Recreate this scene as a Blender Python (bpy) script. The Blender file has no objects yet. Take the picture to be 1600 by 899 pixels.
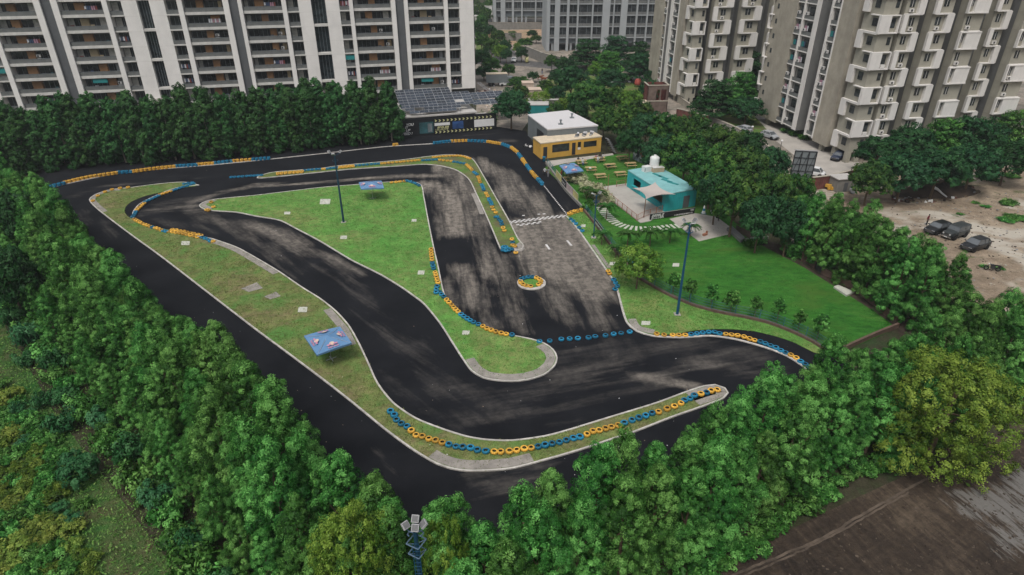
import bpy, bmesh, math, random
import numpy as np
from mathutils import Vector, Matrix
from mathutils.geometry import tessellate_polygon, delaunay_2d_cdt

R = random.Random(7)
NR = np.random.RandomState(11)
C = bpy.context.scene.collection
sc = bpy.context.scene
PI = math.pi

# ------------------------------------------------------------------ camera, sky, sun, exposure
FPX, CX, CY, CAMH, PITCH = 1000.0, 800.0, 449.5, 38.0, math.radians(28.7)
cam = bpy.data.cameras.new('camera')
cam.sensor_width = 36.0
cam.lens = 36.0 * FPX / 1600.0
cam.clip_start = 0.5
cam.clip_end = 6000.0
camo = bpy.data.objects.new('camera', cam)
camo.location = (0, 0, CAMH)
camo.rotation_euler = (math.radians(90) - PITCH, 0, 0)
C.objects.link(camo)
sc.camera = camo

SUN_EL, SUN_AZ = math.radians(60), math.radians(-158)      # azimuth from +Y towards +X
world = bpy.data.worlds.new('World')
sc.world = world
world.use_nodes = True
wn = world.node_tree
for n in list(wn.nodes):
    wn.nodes.remove(n)
wout = wn.nodes.new('ShaderNodeOutputWorld')
wbg = wn.nodes.new('ShaderNodeBackground')
wsky = wn.nodes.new('ShaderNodeTexSky')
wsky.sky_type = 'NISHITA'
wsky.sun_disc = False
wsky.sun_elevation = SUN_EL
wsky.sun_rotation = SUN_AZ
wsky.air_density = 1.0
wsky.dust_density = 3.0
whs = wn.nodes.new('ShaderNodeHueSaturation')             # an overcast sky is nearly grey
whs.inputs['Saturation'].default_value = 0.35
wn.links.new(wsky.outputs[0], whs.inputs['Color'])
# cloud cover: the sky is brightest overhead and dims towards the horizon
wtc = wn.nodes.new('ShaderNodeTexCoord'); wsx = wn.nodes.new('ShaderNodeSeparateXYZ')
wn.links.new(wtc.outputs['Generated'], wsx.inputs[0])
wma = wn.nodes.new('ShaderNodeMath'); wma.operation = 'MULTIPLY_ADD'; wma.use_clamp = False
wn.links.new(wsx.outputs['Z'], wma.inputs[0]); wma.inputs[1].default_value = 1.35; wma.inputs[2].default_value = 0.28
wvm = wn.nodes.new('ShaderNodeVectorMath'); wvm.operation = 'SCALE'
wn.links.new(whs.outputs[0], wvm.inputs[0]); wn.links.new(wma.outputs[0], wvm.inputs['Scale'])
wn.links.new(wvm.outputs[0], wbg.inputs[0])
wbg.inputs[1].default_value = 0.14
wn.links.new(wbg.outputs[0], wout.inputs[0])
sun = bpy.data.lights.new('sun', 'SUN')
sun.energy = 1.5
sun.angle = math.radians(15)
sun.color = (1.0, 0.96, 0.9)
suno = bpy.data.objects.new('sun', sun)
sd = Vector((math.sin(SUN_AZ) * math.cos(SUN_EL), math.cos(SUN_AZ) * math.cos(SUN_EL), math.sin(SUN_EL)))
suno.rotation_euler = (-sd).to_track_quat('-Z', 'Y').to_euler()
suno.location = (0, 0, 80)
C.objects.link(suno)
sc.view_settings.view_transform = 'Standard'
sc.view_settings.look = 'None'
sc.view_settings.gamma = 1.0
sc.view_settings.exposure = -0.05
try:
    sc.view_settings.use_curve_mapping = False
except Exception:
    pass
cy = sc.cycles
cy.max_bounces = 4
cy.diffuse_bounces = 2
cy.glossy_bounces = 2
cy.transmission_bounces = 3
cy.transparent_max_bounces = 6
cy.use_adaptive_sampling = True
cy.adaptive_threshold = 0.02
cy.use_denoising = True
cy.caustics_reflective = False
cy.caustics_refractive = False

# ------------------------------------------------------------------ helpers
SP, CP = math.sin(PITCH), math.cos(PITCH)
def G(x, y, z=0.0):
    """point of the photograph -> world point at height z"""
    u, v = (x - CX) / FPX, (y - CY) / FPX
    d = (u, CP - v * SP, -SP - v * CP)
    t = (CAMH - z) / -d[2]
    return Vector((d[0] * t, d[1] * t, z))
def ray(x, y):
    u, v = (x - CX) / FPX, (y - CY) / FPX
    return Vector((u, CP - v * SP, -SP - v * CP))
def on_plane(x, y, P0, d):
    """ray hits the vertical plane through P0 along d: returns distance along d and height"""
    r = ray(x, y)
    n = Vector((-d[1], d[0], 0))
    O = Vector((0, 0, CAMH))
    t = (P0 - O).dot(n) / r.dot(n)
    p = O + r * t
    return (p - P0).dot(Vector((d[0], d[1], 0))), p.z
def height_at(bx, by, ty):
    p = G(bx, by)
    lo, hi = 0.0, 37.0
    for i in range(40):
        m = (lo + hi) / 2
        dep = p.y * CP - (m - CAMH) * SP
        up = p.y * SP + (m - CAMH) * CP
        if CY - FPX * up / dep > ty: lo = m
        else: hi = m
    return lo
def proj(p):
    dep = p[1] * CP - (p[2] - CAMH) * SP
    up = p[1] * SP + (p[2] - CAMH) * CP
    return CX + FPX * p[0] / dep, CY - FPX * up / dep, dep
def ordinal(n):
    s = {1: 'st', 2: 'nd', 3: 'rd'}.get(n % 10 if n % 100 not in (11, 12, 13) else 0, 'th')
    return str(n) + s

def tag(o, label=None, cat=None, group=None, kind=None):
    if label: o['label'] = label
    if cat: o['category'] = cat
    if group: o['group'] = group
    if kind: o['kind'] = kind
    return o
def thing(name, label, cat, loc=(0, 0, 0), rz=0.0, group=None):
    o = bpy.data.objects.new(name, None)
    o.empty_display_size = 0.3
    o.location = loc
    o.rotation_euler = (0, 0, rz)
    C.objects.link(o)
    return tag(o, label, cat, group)
def tree_of(o):
    ch = {}
    for q in C.objects:
        if q.parent: ch.setdefault(q.parent.name, []).append(q)
    return ch
KIDS = {}
def link(o, parent=None):
    C.objects.link(o)
    if parent is not None:
        o.parent = parent
        KIDS.setdefault(parent.name, []).append(o)
    return o
def dup(src, loc=None, rz=None, scale=None, parent=None, label=None, group=None, mats=None):
    c = src.copy()
    link(c, parent)
    if loc is not None: c.location = loc
    if rz is not None: c.rotation_euler = (0, 0, rz)
    if scale is not None: c.scale = (scale, scale, scale) if not hasattr(scale, '__len__') else scale
    if label: c['label'] = label
    if group: c['group'] = group
    for ch in KIDS.get(src.name, []):
        dup(ch, parent=c)
    return c

class MB:
    """collects shapes, then links them as one mesh object"""
    def __init__(s):
        s.v, s.f, s.m, s.mats, s.cur = [], [], [], [], 0
    def mat(s, m):
        if m not in s.mats: s.mats.append(m)
        s.cur = s.mats.index(m)
        return s
    def add(s, vs, fs):
        b = len(s.v)
        s.v += [tuple(v) for v in vs]
        for f in fs:
            s.f.append([i + b for i in f])
            s.m.append(s.cur)
        return s
    def box(s, c, d, rz=0.0, tilt=None):
        """c: centre of the base; d: full sizes"""
        x, y, z = d[0] / 2, d[1] / 2, d[2]
        vs = [Vector((a * x, b * y, h * z)) for h in (0, 1) for a, b in ((-1, -1), (1, -1), (1, 1), (-1, 1))]
        if tilt: 
            M = Matrix.Rotation(tilt[1], 3, tilt[0])
            vs = [M @ v for v in vs]
        M = Matrix.Rotation(rz, 3, 'Z')
        vs = [M @ v + Vector(c) for v in vs]
        return s.add(vs, [(3, 2, 1, 0), (4, 5, 6, 7), (0, 1, 5, 4), (1, 2, 6, 5), (2, 3, 7, 6), (3, 0, 4, 7)])
    def bx(s, x0, x1, y0, y1, z0, z1):
        return s.box(((x0 + x1) / 2, (y0 + y1) / 2, z0), (x1 - x0, y1 - y0, z1 - z0))
    def prism(s, poly, z0, z1):
        n = len(poly)
        a = sum(poly[i][0] * poly[(i + 1) % n][1] - poly[(i + 1) % n][0] * poly[i][1] for i in range(n))
        if a < 0: poly = poly[::-1]
        vs = [(p[0], p[1], z0) for p in poly] + [(p[0], p[1], z1) for p in poly]
        tri = tessellate_polygon([[Vector((p[0], p[1], 0)) for p in poly]])
        fs = []
        for t in tri:
            p, q, r = [poly[i] for i in t]
            if (q[0] - p[0]) * (r[1] - p[1]) - (q[1] - p[1]) * (r[0] - p[0]) < 0: t = t[::-1]
            fs.append([i + n for i in t])
        if z1 > z0:
            for i in range(n):
                j = (i + 1) % n
                fs.append((i, j, j + n, i + n))
        return s.add(vs, fs)
    def tube(s, p, q, r0, r1=None, n=8, cap=True):
        p, q = Vector(p), Vector(q)
        r1 = r0 if r1 is None else r1
        d = (q - p)
        if d.length < 1e-6: return s
        qt = d.to_track_quat('Z', 'Y')
        vs = []
        for c, r in ((p, r0), (q, r1)):
            for i in range(n):
                a = 2 * PI * i / n
                vs.append(c + qt @ Vector((r * math.cos(a), r * math.sin(a), 0)))
        fs = [(i, (i + 1) % n, (i + 1) % n + n, i + n) for i in range(n)]
        if cap:
            fs += [tuple(range(n))[::-1], tuple(range(n, 2 * n))]
        return s.add(vs, fs)
    def path(s, pts, r0, r1=None, n=7):
        r1 = r0 if r1 is None else r1
        k = len(pts) - 1
        for i in range(k):
            s.tube(pts[i], pts[i + 1], r0 + (r1 - r0) * i / k, r0 + (r1 - r0) * (i + 1) / k, n)
        return s
    def lathe(s, prof, n=20, c=(0, 0, 0), closed=False):
        vs, fs = [], []
        k = len(prof)
        for i in range(n):
            a = 2 * PI * i / n
            for r, z in prof:
                vs.append((c[0] + r * math.cos(a), c[1] + r * math.sin(a), c[2] + z))
        for i in range(n):
            j = (i + 1) % n
            for t in range(k if closed else k - 1):
                u = (t + 1) % k
                fs.append((i * k + t, j * k + t, j * k + u, i * k + u))
        return s.add(vs, fs)
    def quad(s, a, b, c, d):
        return s.add([a, b, c, d], [(0, 1, 2, 3)])
    def build(s, name, m=None, parent=None, smooth=False, loc=None, rz=None):
        me = bpy.data.meshes.new(name)
        me.from_pydata(s.v, [], s.f)
        if s.mats:
            for q in s.mats: me.materials.append(q)
            me.polygons.foreach_set('material_index', s.m)
        if m is not None and not s.mats: me.materials.append(m)
        if smooth:
            me.polygons.foreach_set('use_smooth', [True] * len(me.polygons))
        me.update()
        o = bpy.data.objects.new(name, me)
        link(o, parent)
        if loc is not None: o.location = loc
        if rz is not None: o.rotation_euler = (0, 0, rz)
        return o
    def buildw(s, name, m=None, parent=None, smooth=False):
        """vertices are world coordinates although the parent stands elsewhere (parent unrotated)"""
        L = parent.location
        s.v = [(a - L.x, b - L.y, c - L.z) for a, b, c in s.v]
        return s.build(name, m, parent, smooth)

def spline(pts, closed=False, step=0.5):
    """Catmull-Rom through 2D world points, resampled"""
    P = [Vector((p[0], p[1])) for p in pts]
    n = len(P)
    out = []
    rng = range(n) if closed else range(n - 1)
    for i in rng:
        if closed: a, b, c, d = P[(i - 1) % n], P[i], P[(i + 1) % n], P[(i + 2) % n]
        else: a, b, c, d = P[max(i - 1, 0)], P[i], P[i + 1], P[min(i + 2, n - 1)]
        k = max(1, int((c - b).length / step))
        # centripetal-ish tangents limited so that sharp corners do not overshoot
        L = (c - b).length
        t1 = (c - a); t2 = (d - b)
        t1 = t1.normalized() * L if t1.length > 1e-6 else t1
        t2 = t2.normalized() * L if t2.length > 1e-6 else t2
        for j in range(k):
            t = j / k
            h00 = 2*t**3 - 3*t**2 + 1; h10 = t**3 - 2*t**2 + t; h01 = -2*t**3 + 3*t**2; h11 = t**3 - t**2
            out.append(b * h00 + t1 * h10 * 0.8 + c * h01 + t2 * h11 * 0.8)
    if not closed: out.append(P[-1])
    return out
def resample(path, d, closed=False):
    """equally spaced points (about d apart) with tangents"""
    P = list(path) + ([path[0]] if closed else [])
    L = [0.0]
    for i in range(1, len(P)): L.append(L[-1] + (P[i] - P[i - 1]).length)
    n = max(1, int(round(L[-1] / d)))
    out = []
    k = 0
    for i in range(n + (0 if closed else 1)):
        t = L[-1] * i / n
        while k < len(L) - 2 and L[k + 1] < t: k += 1
        seg = L[k + 1] - L[k] or 1e-6
        u = (t - L[k]) / seg
        out.append((P[k].lerp(P[k + 1], u), (P[k + 1] - P[k]).normalized()))
    return out
def px(pts, z=0.0):
    return [G(x, y, z).to_2d() for x, y in pts]
def ribbon(mb, path, o0, o1, z0, z1, closed=False):
    """band between two offsets of a path (positive = left), from z0 up to z1"""
    n = len(path)
    A, B = [], []
    for i in range(n):
        if closed: t = path[(i + 1) % n] - path[i - 1]
        else: t = path[min(i + 1, n - 1)] - path[max(i - 1, 0)]
        t = t.normalized() if t.length > 1e-7 else Vector((1, 0))
        nn = Vector((-t.y, t.x))
        A.append(path[i] + nn * o0); B.append(path[i] + nn * o1)
    vs = []
    for i in range(n):
        vs += [(A[i].x, A[i].y, z0), (A[i].x, A[i].y, z1), (B[i].x, B[i].y, z1), (B[i].x, B[i].y, z0)]
    fs = []
    for i in range(n if closed else n - 1):
        a, b = i * 4, ((i + 1) % n) * 4
        fs += [(a, a + 1, b + 1, b), (a + 1, a + 2, b + 2, b + 1), (a + 2, a + 3, b + 3, b + 2)]
    if not closed:
        fs += [(0, 3, 2, 1), (4 * n - 4, 4 * n - 3, 4 * n - 2, 4 * n - 1)]
    mb.add(vs, fs)
    return mb
def inside(p, poly):
    x, y = p[0], p[1]
    c = False
    n = len(poly)
    for i in range(n):
        x1, y1 = poly[i][0], poly[i][1]; x2, y2 = poly[(i + 1) % n][0], poly[(i + 1) % n][1]
        if (y1 > y) != (y2 > y) and x < (x2 - x1) * (y - y1) / (y2 - y1) + x1: c = not c
    return c

# ------------------------------------------------------------------ materials
def srgb(r, g, b):
    f = lambda c: (c / 255 / 12.92) if c <= 10 else ((c / 255 + 0.055) / 1.055) ** 2.4
    return (f(r), f(g), f(b))
class NT:
    def __init__(s, name):
        s.m = bpy.data.materials.new(name)
        s.m.use_nodes = True
        s.t = s.m.node_tree
        for n in list(s.t.nodes): s.t.nodes.remove(n)
        s.out = s.n('ShaderNodeOutputMaterial')
    def n(s, typ, **kw):
        q = s.t.nodes.new(typ)
        for k, v in kw.items():
            if k in q.inputs.keys() if isinstance(k, str) else False: pass
            setattr(q, k, v)
        return q
    def l(s, a, b): s.t.links.new(a, b)
    def coord(s, sca=(1, 1, 1), rot=(0, 0, 0), kind='Object'):
        tc = s.n('ShaderNodeTexCoord'); mp = s.n('ShaderNodeMapping')
        mp.inputs['Scale'].default_value = sca
        mp.inputs['Rotation'].default_value = rot
        s.l(tc.outputs[kind], mp.inputs['Vector'])
        return mp.outputs[0]
    def coord2(s, rot, sca):
        tc = s.n('ShaderNodeTexCoord'); m1 = s.n('ShaderNodeMapping'); m2 = s.n('ShaderNodeMapping')
        m1.inputs['Rotation'].default_value = (0, 0, rot); m2.inputs['Scale'].default_value = sca
        s.l(tc.outputs['Object'], m1.inputs[0]); s.l(m1.outputs[0], m2.inputs[0])
        return m2.outputs[0]
    def noise(s, vec, scale, detail=5, rough=0.6, dist=0.0):
        q = s.n('ShaderNodeTexNoise')
        q.inputs['Scale'].default_value = scale
        q.inputs['Detail'].default_value = detail
        q.inputs['Roughness'].default_value = rough
        q.inputs['Distortion'].default_value = dist
        s.l(vec, q.inputs['Vector'])
        return q.outputs['Fac']
    def ramp(s, fac, stops):
        q = s.n('ShaderNodeValToRGB')
        e = q.color_ramp.elements
        while len(e) < len(stops): e.new(0.5)
        for i, (p, c) in enumerate(stops):
            e[i].position = p
            e[i].color = (*c, 1) if hasattr(c, '__len__') else (c, c, c, 1)
        s.l(fac, q.inputs[0])
        return q.outputs[0]
    def mix(s, fac, a, b, mode='MIX'):
        q = s.n('ShaderNodeMix'); q.data_type = 'RGBA'; q.blend_type = mode
        for val, i in ((fac, 0), (a, 6), (b, 7)):
            if hasattr(val, 'is_linked') or hasattr(val, 'links'): s.l(val, q.inputs[i])
            elif hasattr(val, '__len__'): q.inputs[i].default_value = (*val, 1)
            else: q.inputs[i].default_value = val
        return q.outputs[2]
    def math(s, op, a, b=0.0, clamp=False):
        q = s.n('ShaderNodeMath'); q.operation = op; q.use_clamp = clamp
        for val, i in ((a, 0), (b, 1)):
            if hasattr(val, 'links'): s.l(val, q.inputs[i])
            else: q.inputs[i].default_value = val
        return q.outputs[0]
    def attr(s, name, out='Fac'):
        q = s.n('ShaderNodeAttribute'); q.attribute_name = name
        return q.outputs[out]
    def bsdf(s, col, rough=0.8, spec=0.3, metal=0.0, bump=None, bstr=0.3, bdist=0.05, alpha=None):
        q = s.n('ShaderNodeBsdfPrincipled')
        for val, k in ((col, 'Base Color'), (rough, 'Roughness'), (spec, 'Specular IOR Level'), (metal, 'Metallic')):
            if hasattr(val, 'links'): s.l(val, q.inputs[k])
            elif hasattr(val, '__len__'): q.inputs[k].default_value = (*val, 1)
            else: q.inputs[k].default_value = val
        if bump is not None:
            b = s.n('ShaderNodeBump')
            b.inputs['Strength'].default_value = bstr
            b.inputs['Distance'].default_value = bdist
            s.l(bump, b.inputs['Height'])
            s.l(b.outputs[0], q.inputs['Normal'])
        if alpha is not None: q.inputs['Alpha'].default_value = alpha
        s.l(q.outputs[0], s.out.inputs[0])
        return s.m
def pm(name, c, var=0.15, scale=1.5, rough=0.8, spec=0.3, metal=0.0, bump=0.0, detail=5, rnd=0.0, grime=0.0, alpha=None):
    """painted or plain surface with procedural unevenness; rnd = variation from object to object"""
    t = NT(name)
    v = t.coord()
    f = t.noise(v, scale, detail, 0.65)
    lo = tuple(max(0, x * (1 - var)) for x in c); hi = tuple(min(1, x * (1 + var)) for x in c)
    col = t.ramp(f, [(0.3, lo), (0.7, hi)])
    if grime:
        g = t.noise(t.coord((0.6, 0.6, 0.12)), scale * 1.3, 6, 0.7)
        gm = t.ramp(g, [(0.45, 0.0), (0.75, grime)])
        col = t.mix(gm, col, tuple(x * 0.45 for x in c))
    if rnd:
        oi = t.n('ShaderNodeObjectInfo')
        hs = t.n('ShaderNodeHueSaturation')
        k = t.math('MULTIPLY_ADD', oi.outputs['Random'], 2 * rnd)
        t.t.nodes[-1].inputs[2].default_value = 1 - rnd
        t.l(k, hs.inputs['Value'])
        t.l(col, hs.inputs['Color'])
        col = hs.outputs[0]
    return t.bsdf(col, rough, spec, metal, f if bump else None, bump, 0.05, alpha)
M = {}
def mk(name, *a, **k):
    M[name] = pm(name, *a, **k)
    return M[name]
# ------------------------------------------------------------------ ground materials
def ground_mat(name, cols, s1=0.08, s2=1.2, stretch=(1, 1, 1), rot=0, bump=0.5, bdist=0.08, fine=9.0, spots=None, rough=0.95):
    """cols: three colours from sparse to lush"""
    t = NT(name)
    v = t.coord(stretch, (0, 0, rot))
    a = t.noise(v, s1, 5, 0.62, 0.6)
    b = t.noise(v, s2, 6, 0.7, 0.2)
    c = t.noise(v, fine, 3, 0.7)
    f = t.math('ADD', t.math('MULTIPLY', a, 0.55), t.math('MULTIPLY', b, 0.45))
    col = t.ramp(f, [(0.38, cols[0]), (0.5, cols[1]), (0.62, cols[2])])
    fm = t.ramp(c, [(0.3, 0.62), (0.7, 1.3)])
    col = t.mix(1.0, col, fm, 'MULTIPLY')
    md = t.noise(v, 0.55, 6, 0.75, 0.5)
    col = t.mix(1.0, col, t.ramp(md, [(0.35, 0.7), (0.65, 1.22)]), 'MULTIPLY')
    if spots:
        for (sc_, lo, hi, scol, amt) in spots:
            q = t.noise(v, sc_, 4, 0.6, 0.4)
            m = t.ramp(q, [(lo, 0.0), (hi, amt)])
            col = t.mix(m, col, scol)
    h = t.math('ADD', b, c)
    return t.bsdf(col, rough, 0.15, 0, h, bump, bdist)
M['ground'] = ground_mat('ground_soil', [(0.035, 0.045, 0.018), (0.05, 0.045, 0.028), (0.03, 0.06, 0.02)], 0.05, 0.6)
M['grassA'] = ground_mat('grass_dry', [(0.20, 0.17, 0.085), (0.16, 0.19, 0.062), (0.11, 0.20, 0.05)], 0.11, 0.9,
    spots=[(0.22, 0.54, 0.68, (0.08, 0.21, 0.045), 0.8), (0.5, 0.6, 0.72, (0.13, 0.09, 0.05), 0.6), (5, 0.68, 0.74, (0.25, 0.25, 0.15), 0.35)])
M['grassB'] = ground_mat('grass_lush', [(0.19, 0.24, 0.075), (0.125, 0.26, 0.058), (0.085, 0.26, 0.045)], 0.1, 1.1,
    spots=[(0.16, 0.56, 0.7, (0.17, 0.19, 0.07), 0.5), (1.0, 0.55, 0.68, (0.045, 0.19, 0.03), 0.6), (3.5, 0.67, 0.72, (0.32, 0.32, 0.2), 0.4)])
M['grassC'] = ground_mat('lawn_green', [(0.07, 0.16, 0.03), (0.04, 0.155, 0.02), (0.02, 0.11, 0.014)], 0.045, 0.7, (1, 2.2, 1), 0.5,
    spots=[(0.09, 0.5, 0.66, (0.06, 0.125, 0.02), 0.7)])
M['grassD'] = ground_mat('grass_strip', [(0.17, 0.14, 0.075), (0.13, 0.18, 0.05), (0.08, 0.19, 0.035)], 0.15, 1.2,
    spots=[(0.35, 0.52, 0.64, (0.12, 0.10, 0.06), 0.8)])
M['scrub'] = ground_mat('scrub_ground', [(0.11, 0.11, 0.05), (0.055, 0.13, 0.03), (0.035, 0.14, 0.028)], 0.12, 0.8, bump=0.9, bdist=0.2,
    spots=[(0.2, 0.55, 0.66, (0.12, 0.085, 0.05), 0.45)])
M['dirt'] = ground_mat('dirt_lot', [(0.36, 0.29, 0.21), (0.27, 0.21, 0.15), (0.2, 0.155, 0.105)], 0.05, 0.5, (1, 1.25, 1), 0.35, bump=0.7, bdist=0.12,
    spots=[(0.07, 0.5, 0.58, (0.47, 0.43, 0.36), 0.85), (0.35, 0.62, 0.7, (0.07, 0.10, 0.03), 0.7), (0.8, 0.66, 0.7, (0.1, 0.075, 0.05), 0.6)])
M['street'] = ground_mat('street_concrete', [(0.36, 0.30, 0.24), (0.27, 0.235, 0.195), (0.17, 0.16, 0.13)], 0.06, 0.5, bump=0.2,
    spots=[(0.1, 0.58, 0.64, (0.14, 0.12, 0.1), 0.6)])
M['road'] = ground_mat('road_asphalt', [(0.16, 0.15, 0.14), (0.12, 0.115, 0.11), (0.08, 0.08, 0.078)], 0.06, 0.7, bump=0.1)
# ploughed wet mud with pale puddles
t = NT('mud_field')
v = t.coord((1, 1, 1), (0, 0, 0))
vr = t.coord2(math.radians(72), (0.3, 2.2, 1))
vh = t.coord2(math.radians(-29), (0.12, 1.6, 1))
a = t.noise(v, 0.12, 5, 0.6, 0.5); b = t.math('ADD', t.math('MULTIPLY', t.noise(vr, 0.8, 6, 0.7, 0.4), .65), t.math('MULTIPLY', t.noise(vh, 0.7, 5, 0.65, 0.2), .35)); c_ = t.noise(v, 2.2, 5, 0.75)
col = t.ramp(t.math('ADD', t.math('MULTIPLY', a, .4), t.math('MULTIPLY', b, .6)), [(0.38, (0.02, 0.014, 0.010)), (0.5, (0.045, 0.032, 0.022)), (0.62, (0.105, 0.078, 0.053))])
col = t.mix(1.0, col, t.ramp(c_, [(0.3, 0.6), (0.7, 1.4)]), 'MULTIPLY')
pud = t.attr('wet')
vp = t.coord2(math.radians(72), (0.35, 1.9, 1))
wetn = t.noise(vp, 1.1, 7, 0.72, 0.3)
wm = t.ramp(t.math('ADD', t.math('MULTIPLY', pud, 0.42), t.math('MULTIPLY', wetn, 0.8)), [(0.66, 0.0), (0.76, 0.9)])
col = t.mix(wm, col, (0.175, 0.165, 0.15))
rg = t.ramp(wm, [(0.0, 0.85), (1.0, 0.35)])
t.bsdf(col, rg, 0.3, 0, t.math('ADD', b, c_), 0.8, 0.15)
M['mud'] = t.m
# asphalt: fresh black with worn taupe patches whose broad places are stored per vertex
t = NT('track_asphalt')
v = t.coord()
streaks = []
for rot, s_ in ((math.radians(-98), 0), (math.radians(46), 1), (math.radians(-15), 2)):
    vv = t.coord((0.28, 1.5, 1), (0, 0, 0), 'Object') if False else None
    tc = t.n('ShaderNodeTexCoord'); m1 = t.n('ShaderNodeMapping'); m2 = t.n('ShaderNodeMapping')
    m1.inputs['Rotation'].default_value = (0, 0, rot)
    m2.inputs['Scale'].default_value = (0.15, 1.15, 1)
    t.l(tc.outputs['Object'], m1.inputs[0]); t.l(m1.outputs[0], m2.inputs[0])
    streaks.append(t.noise(m2.outputs[0], 0.5, 9, 0.68, 0.25))
sep = t.n('ShaderNodeSeparateColor')
t.l(t.attr('flow', 'Color'), sep.inputs[0])
f = t.math('ADD', t.math('ADD', t.math('MULTIPLY', streaks[0], sep.outputs[0]), t.math('MULTIPLY', streaks[1], sep.outputs[1])), t.math('MULTIPLY', streaks[2], sep.outputs[2]))
blot = t.noise(v, 0.2, 6, 0.6, 0.6)
fine = t.noise(v, 3.0, 5, 0.75)
q = t.math('ADD', t.math('MULTIPLY', f, 0.8), t.math('MULTIPLY', blot, 0.2))
q = t.math('ADD', q, t.math('MULTIPLY', fine, 0.10))
w = t.attr('wear')
# threshold falls as wear grows
soft = t.math('ADD', t.math('MULTIPLY', t.math('SUBTRACT', q, 0.55), 3.6), t.math('SUBTRACT', t.math('MULTIPLY', w, 2.1), 0.48), True)
flk = t.ramp(t.math('ADD', t.math('MULTIPLY', t.noise(v, 1.1, 7, 0.7, 0.3), 0.6), t.math('MULTIPLY', f, 0.4)), [(0.44, 0.5), (0.56, 1.0)])
mask = t.math('MULTIPLY', soft, flk)
brown = t.attr('tone')
light = t.mix(brown, (0.05, 0.048, 0.047), (0.25, 0.22, 0.185))
light = t.mix(1.0, light, t.ramp(t.noise(v, 1.2, 5, 0.7), [(0.3, 0.72), (0.7, 1.2)]), 'MULTIPLY')
dark = t.ramp(t.noise(v, 0.2, 5, 0.6), [(0.35, (0.008, 0.0088, 0.011)), (0.65, (0.014, 0.0148, 0.0175))])
col = t.mix(mask, dark, light)
spk = t.noise(v, 7.0, 2, 0.5)
col = t.mix(t.ramp(spk, [(0.775, 0.0), (0.79, 0.45)]), col, (0.22, 0.21, 0.18))
t.bsdf(col, 0.92, 0.1, 0, fine, 0.15, 0.03)
M['asphalt'] = t.m
mk('kerb', (0.50, 0.47, 0.43), 0.3, 1.2, 0.8, grime=0.75)
mk('apron', (0.29, 0.265, 0.235), 0.2, 1.2, 0.85, grime=0.6, bump=0.2)
mk('concrete', (0.36, 0.34, 0.31), 0.18, 0.7, 0.85, grime=0.4, bump=0.2)
mk('plaza', (0.40, 0.37, 0.33), 0.12, 0.4, 0.85, grime=0.3)
mk('slab', (0.5, 0.5, 0.43), 0.12, 1.5, 0.85, grime=0.3)
mk('white', (0.72, 0.71, 0.69), 0.06, 1.0, 0.5)
mk('linepaint', (0.62, 0.60, 0.58), 0.3, 2.5, 0.7, grime=0.6)
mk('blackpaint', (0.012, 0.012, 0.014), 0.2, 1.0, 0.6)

# ------------------------------------------------------------------ ground sheets
def sheet(name, poly, z, m, kind='structure'):
    mb = MB(); mb.prism([tuple(p) for p in poly], z, z)
    o = mb.build(name, m)
    tag(o, kind=kind)
    return o
sheet('ground', [(-2500, -600), (2500, -600), (2500, 4500), (-2500, 4500)], -0.05, M['ground'])
def grid_sheet(name, poly, z, m, step, attrs):
    """sheet with interior vertices carrying attributes; attrs(p) -> dict of floats / colours"""
    P = [Vector((p[0], p[1])) for p in poly]
    n = len(P)
    x0, x1 = min(p.x for p in P), max(p.x for p in P); y0, y1 = min(p.y for p in P), max(p.y for p in P)
    pts = list(P)
    gx = x0 + step * 0.37
    while gx < x1:
        gy = y0 + step * 0.41
        while gy < y1:
            if inside((gx, gy), P): pts.append(Vector((gx, gy)))
            gy += step
        gx += step
    vs, es, fs, *_ = delaunay_2d_cdt(pts, [(i, (i + 1) % n) for i in range(n)], [], 1, 1e-4)
    me = bpy.data.meshes.new(name)
    me.from_pydata([(p.x, p.y, z) for p in vs], [], [list(f) for f in fs])
    me.materials.append(m)
    data = [attrs(p) for p in vs]
    for k, v0 in data[0].items():
        if hasattr(v0, '__len__'):
            at = me.attributes.new(k, 'FLOAT_COLOR', 'POINT')
            at.data.foreach_set('color', [c for d in data for c in (*d[k], 1.0)])
        else:
            at = me.attributes.new(k, 'FLOAT', 'POINT')
            at.data.foreach_set('value', [d[k] for d in data])
    me.update()
    o = bpy.data.objects.new(name, me)
    C.objects.link(o)
    tag(o, kind='structure')
    return o
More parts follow.
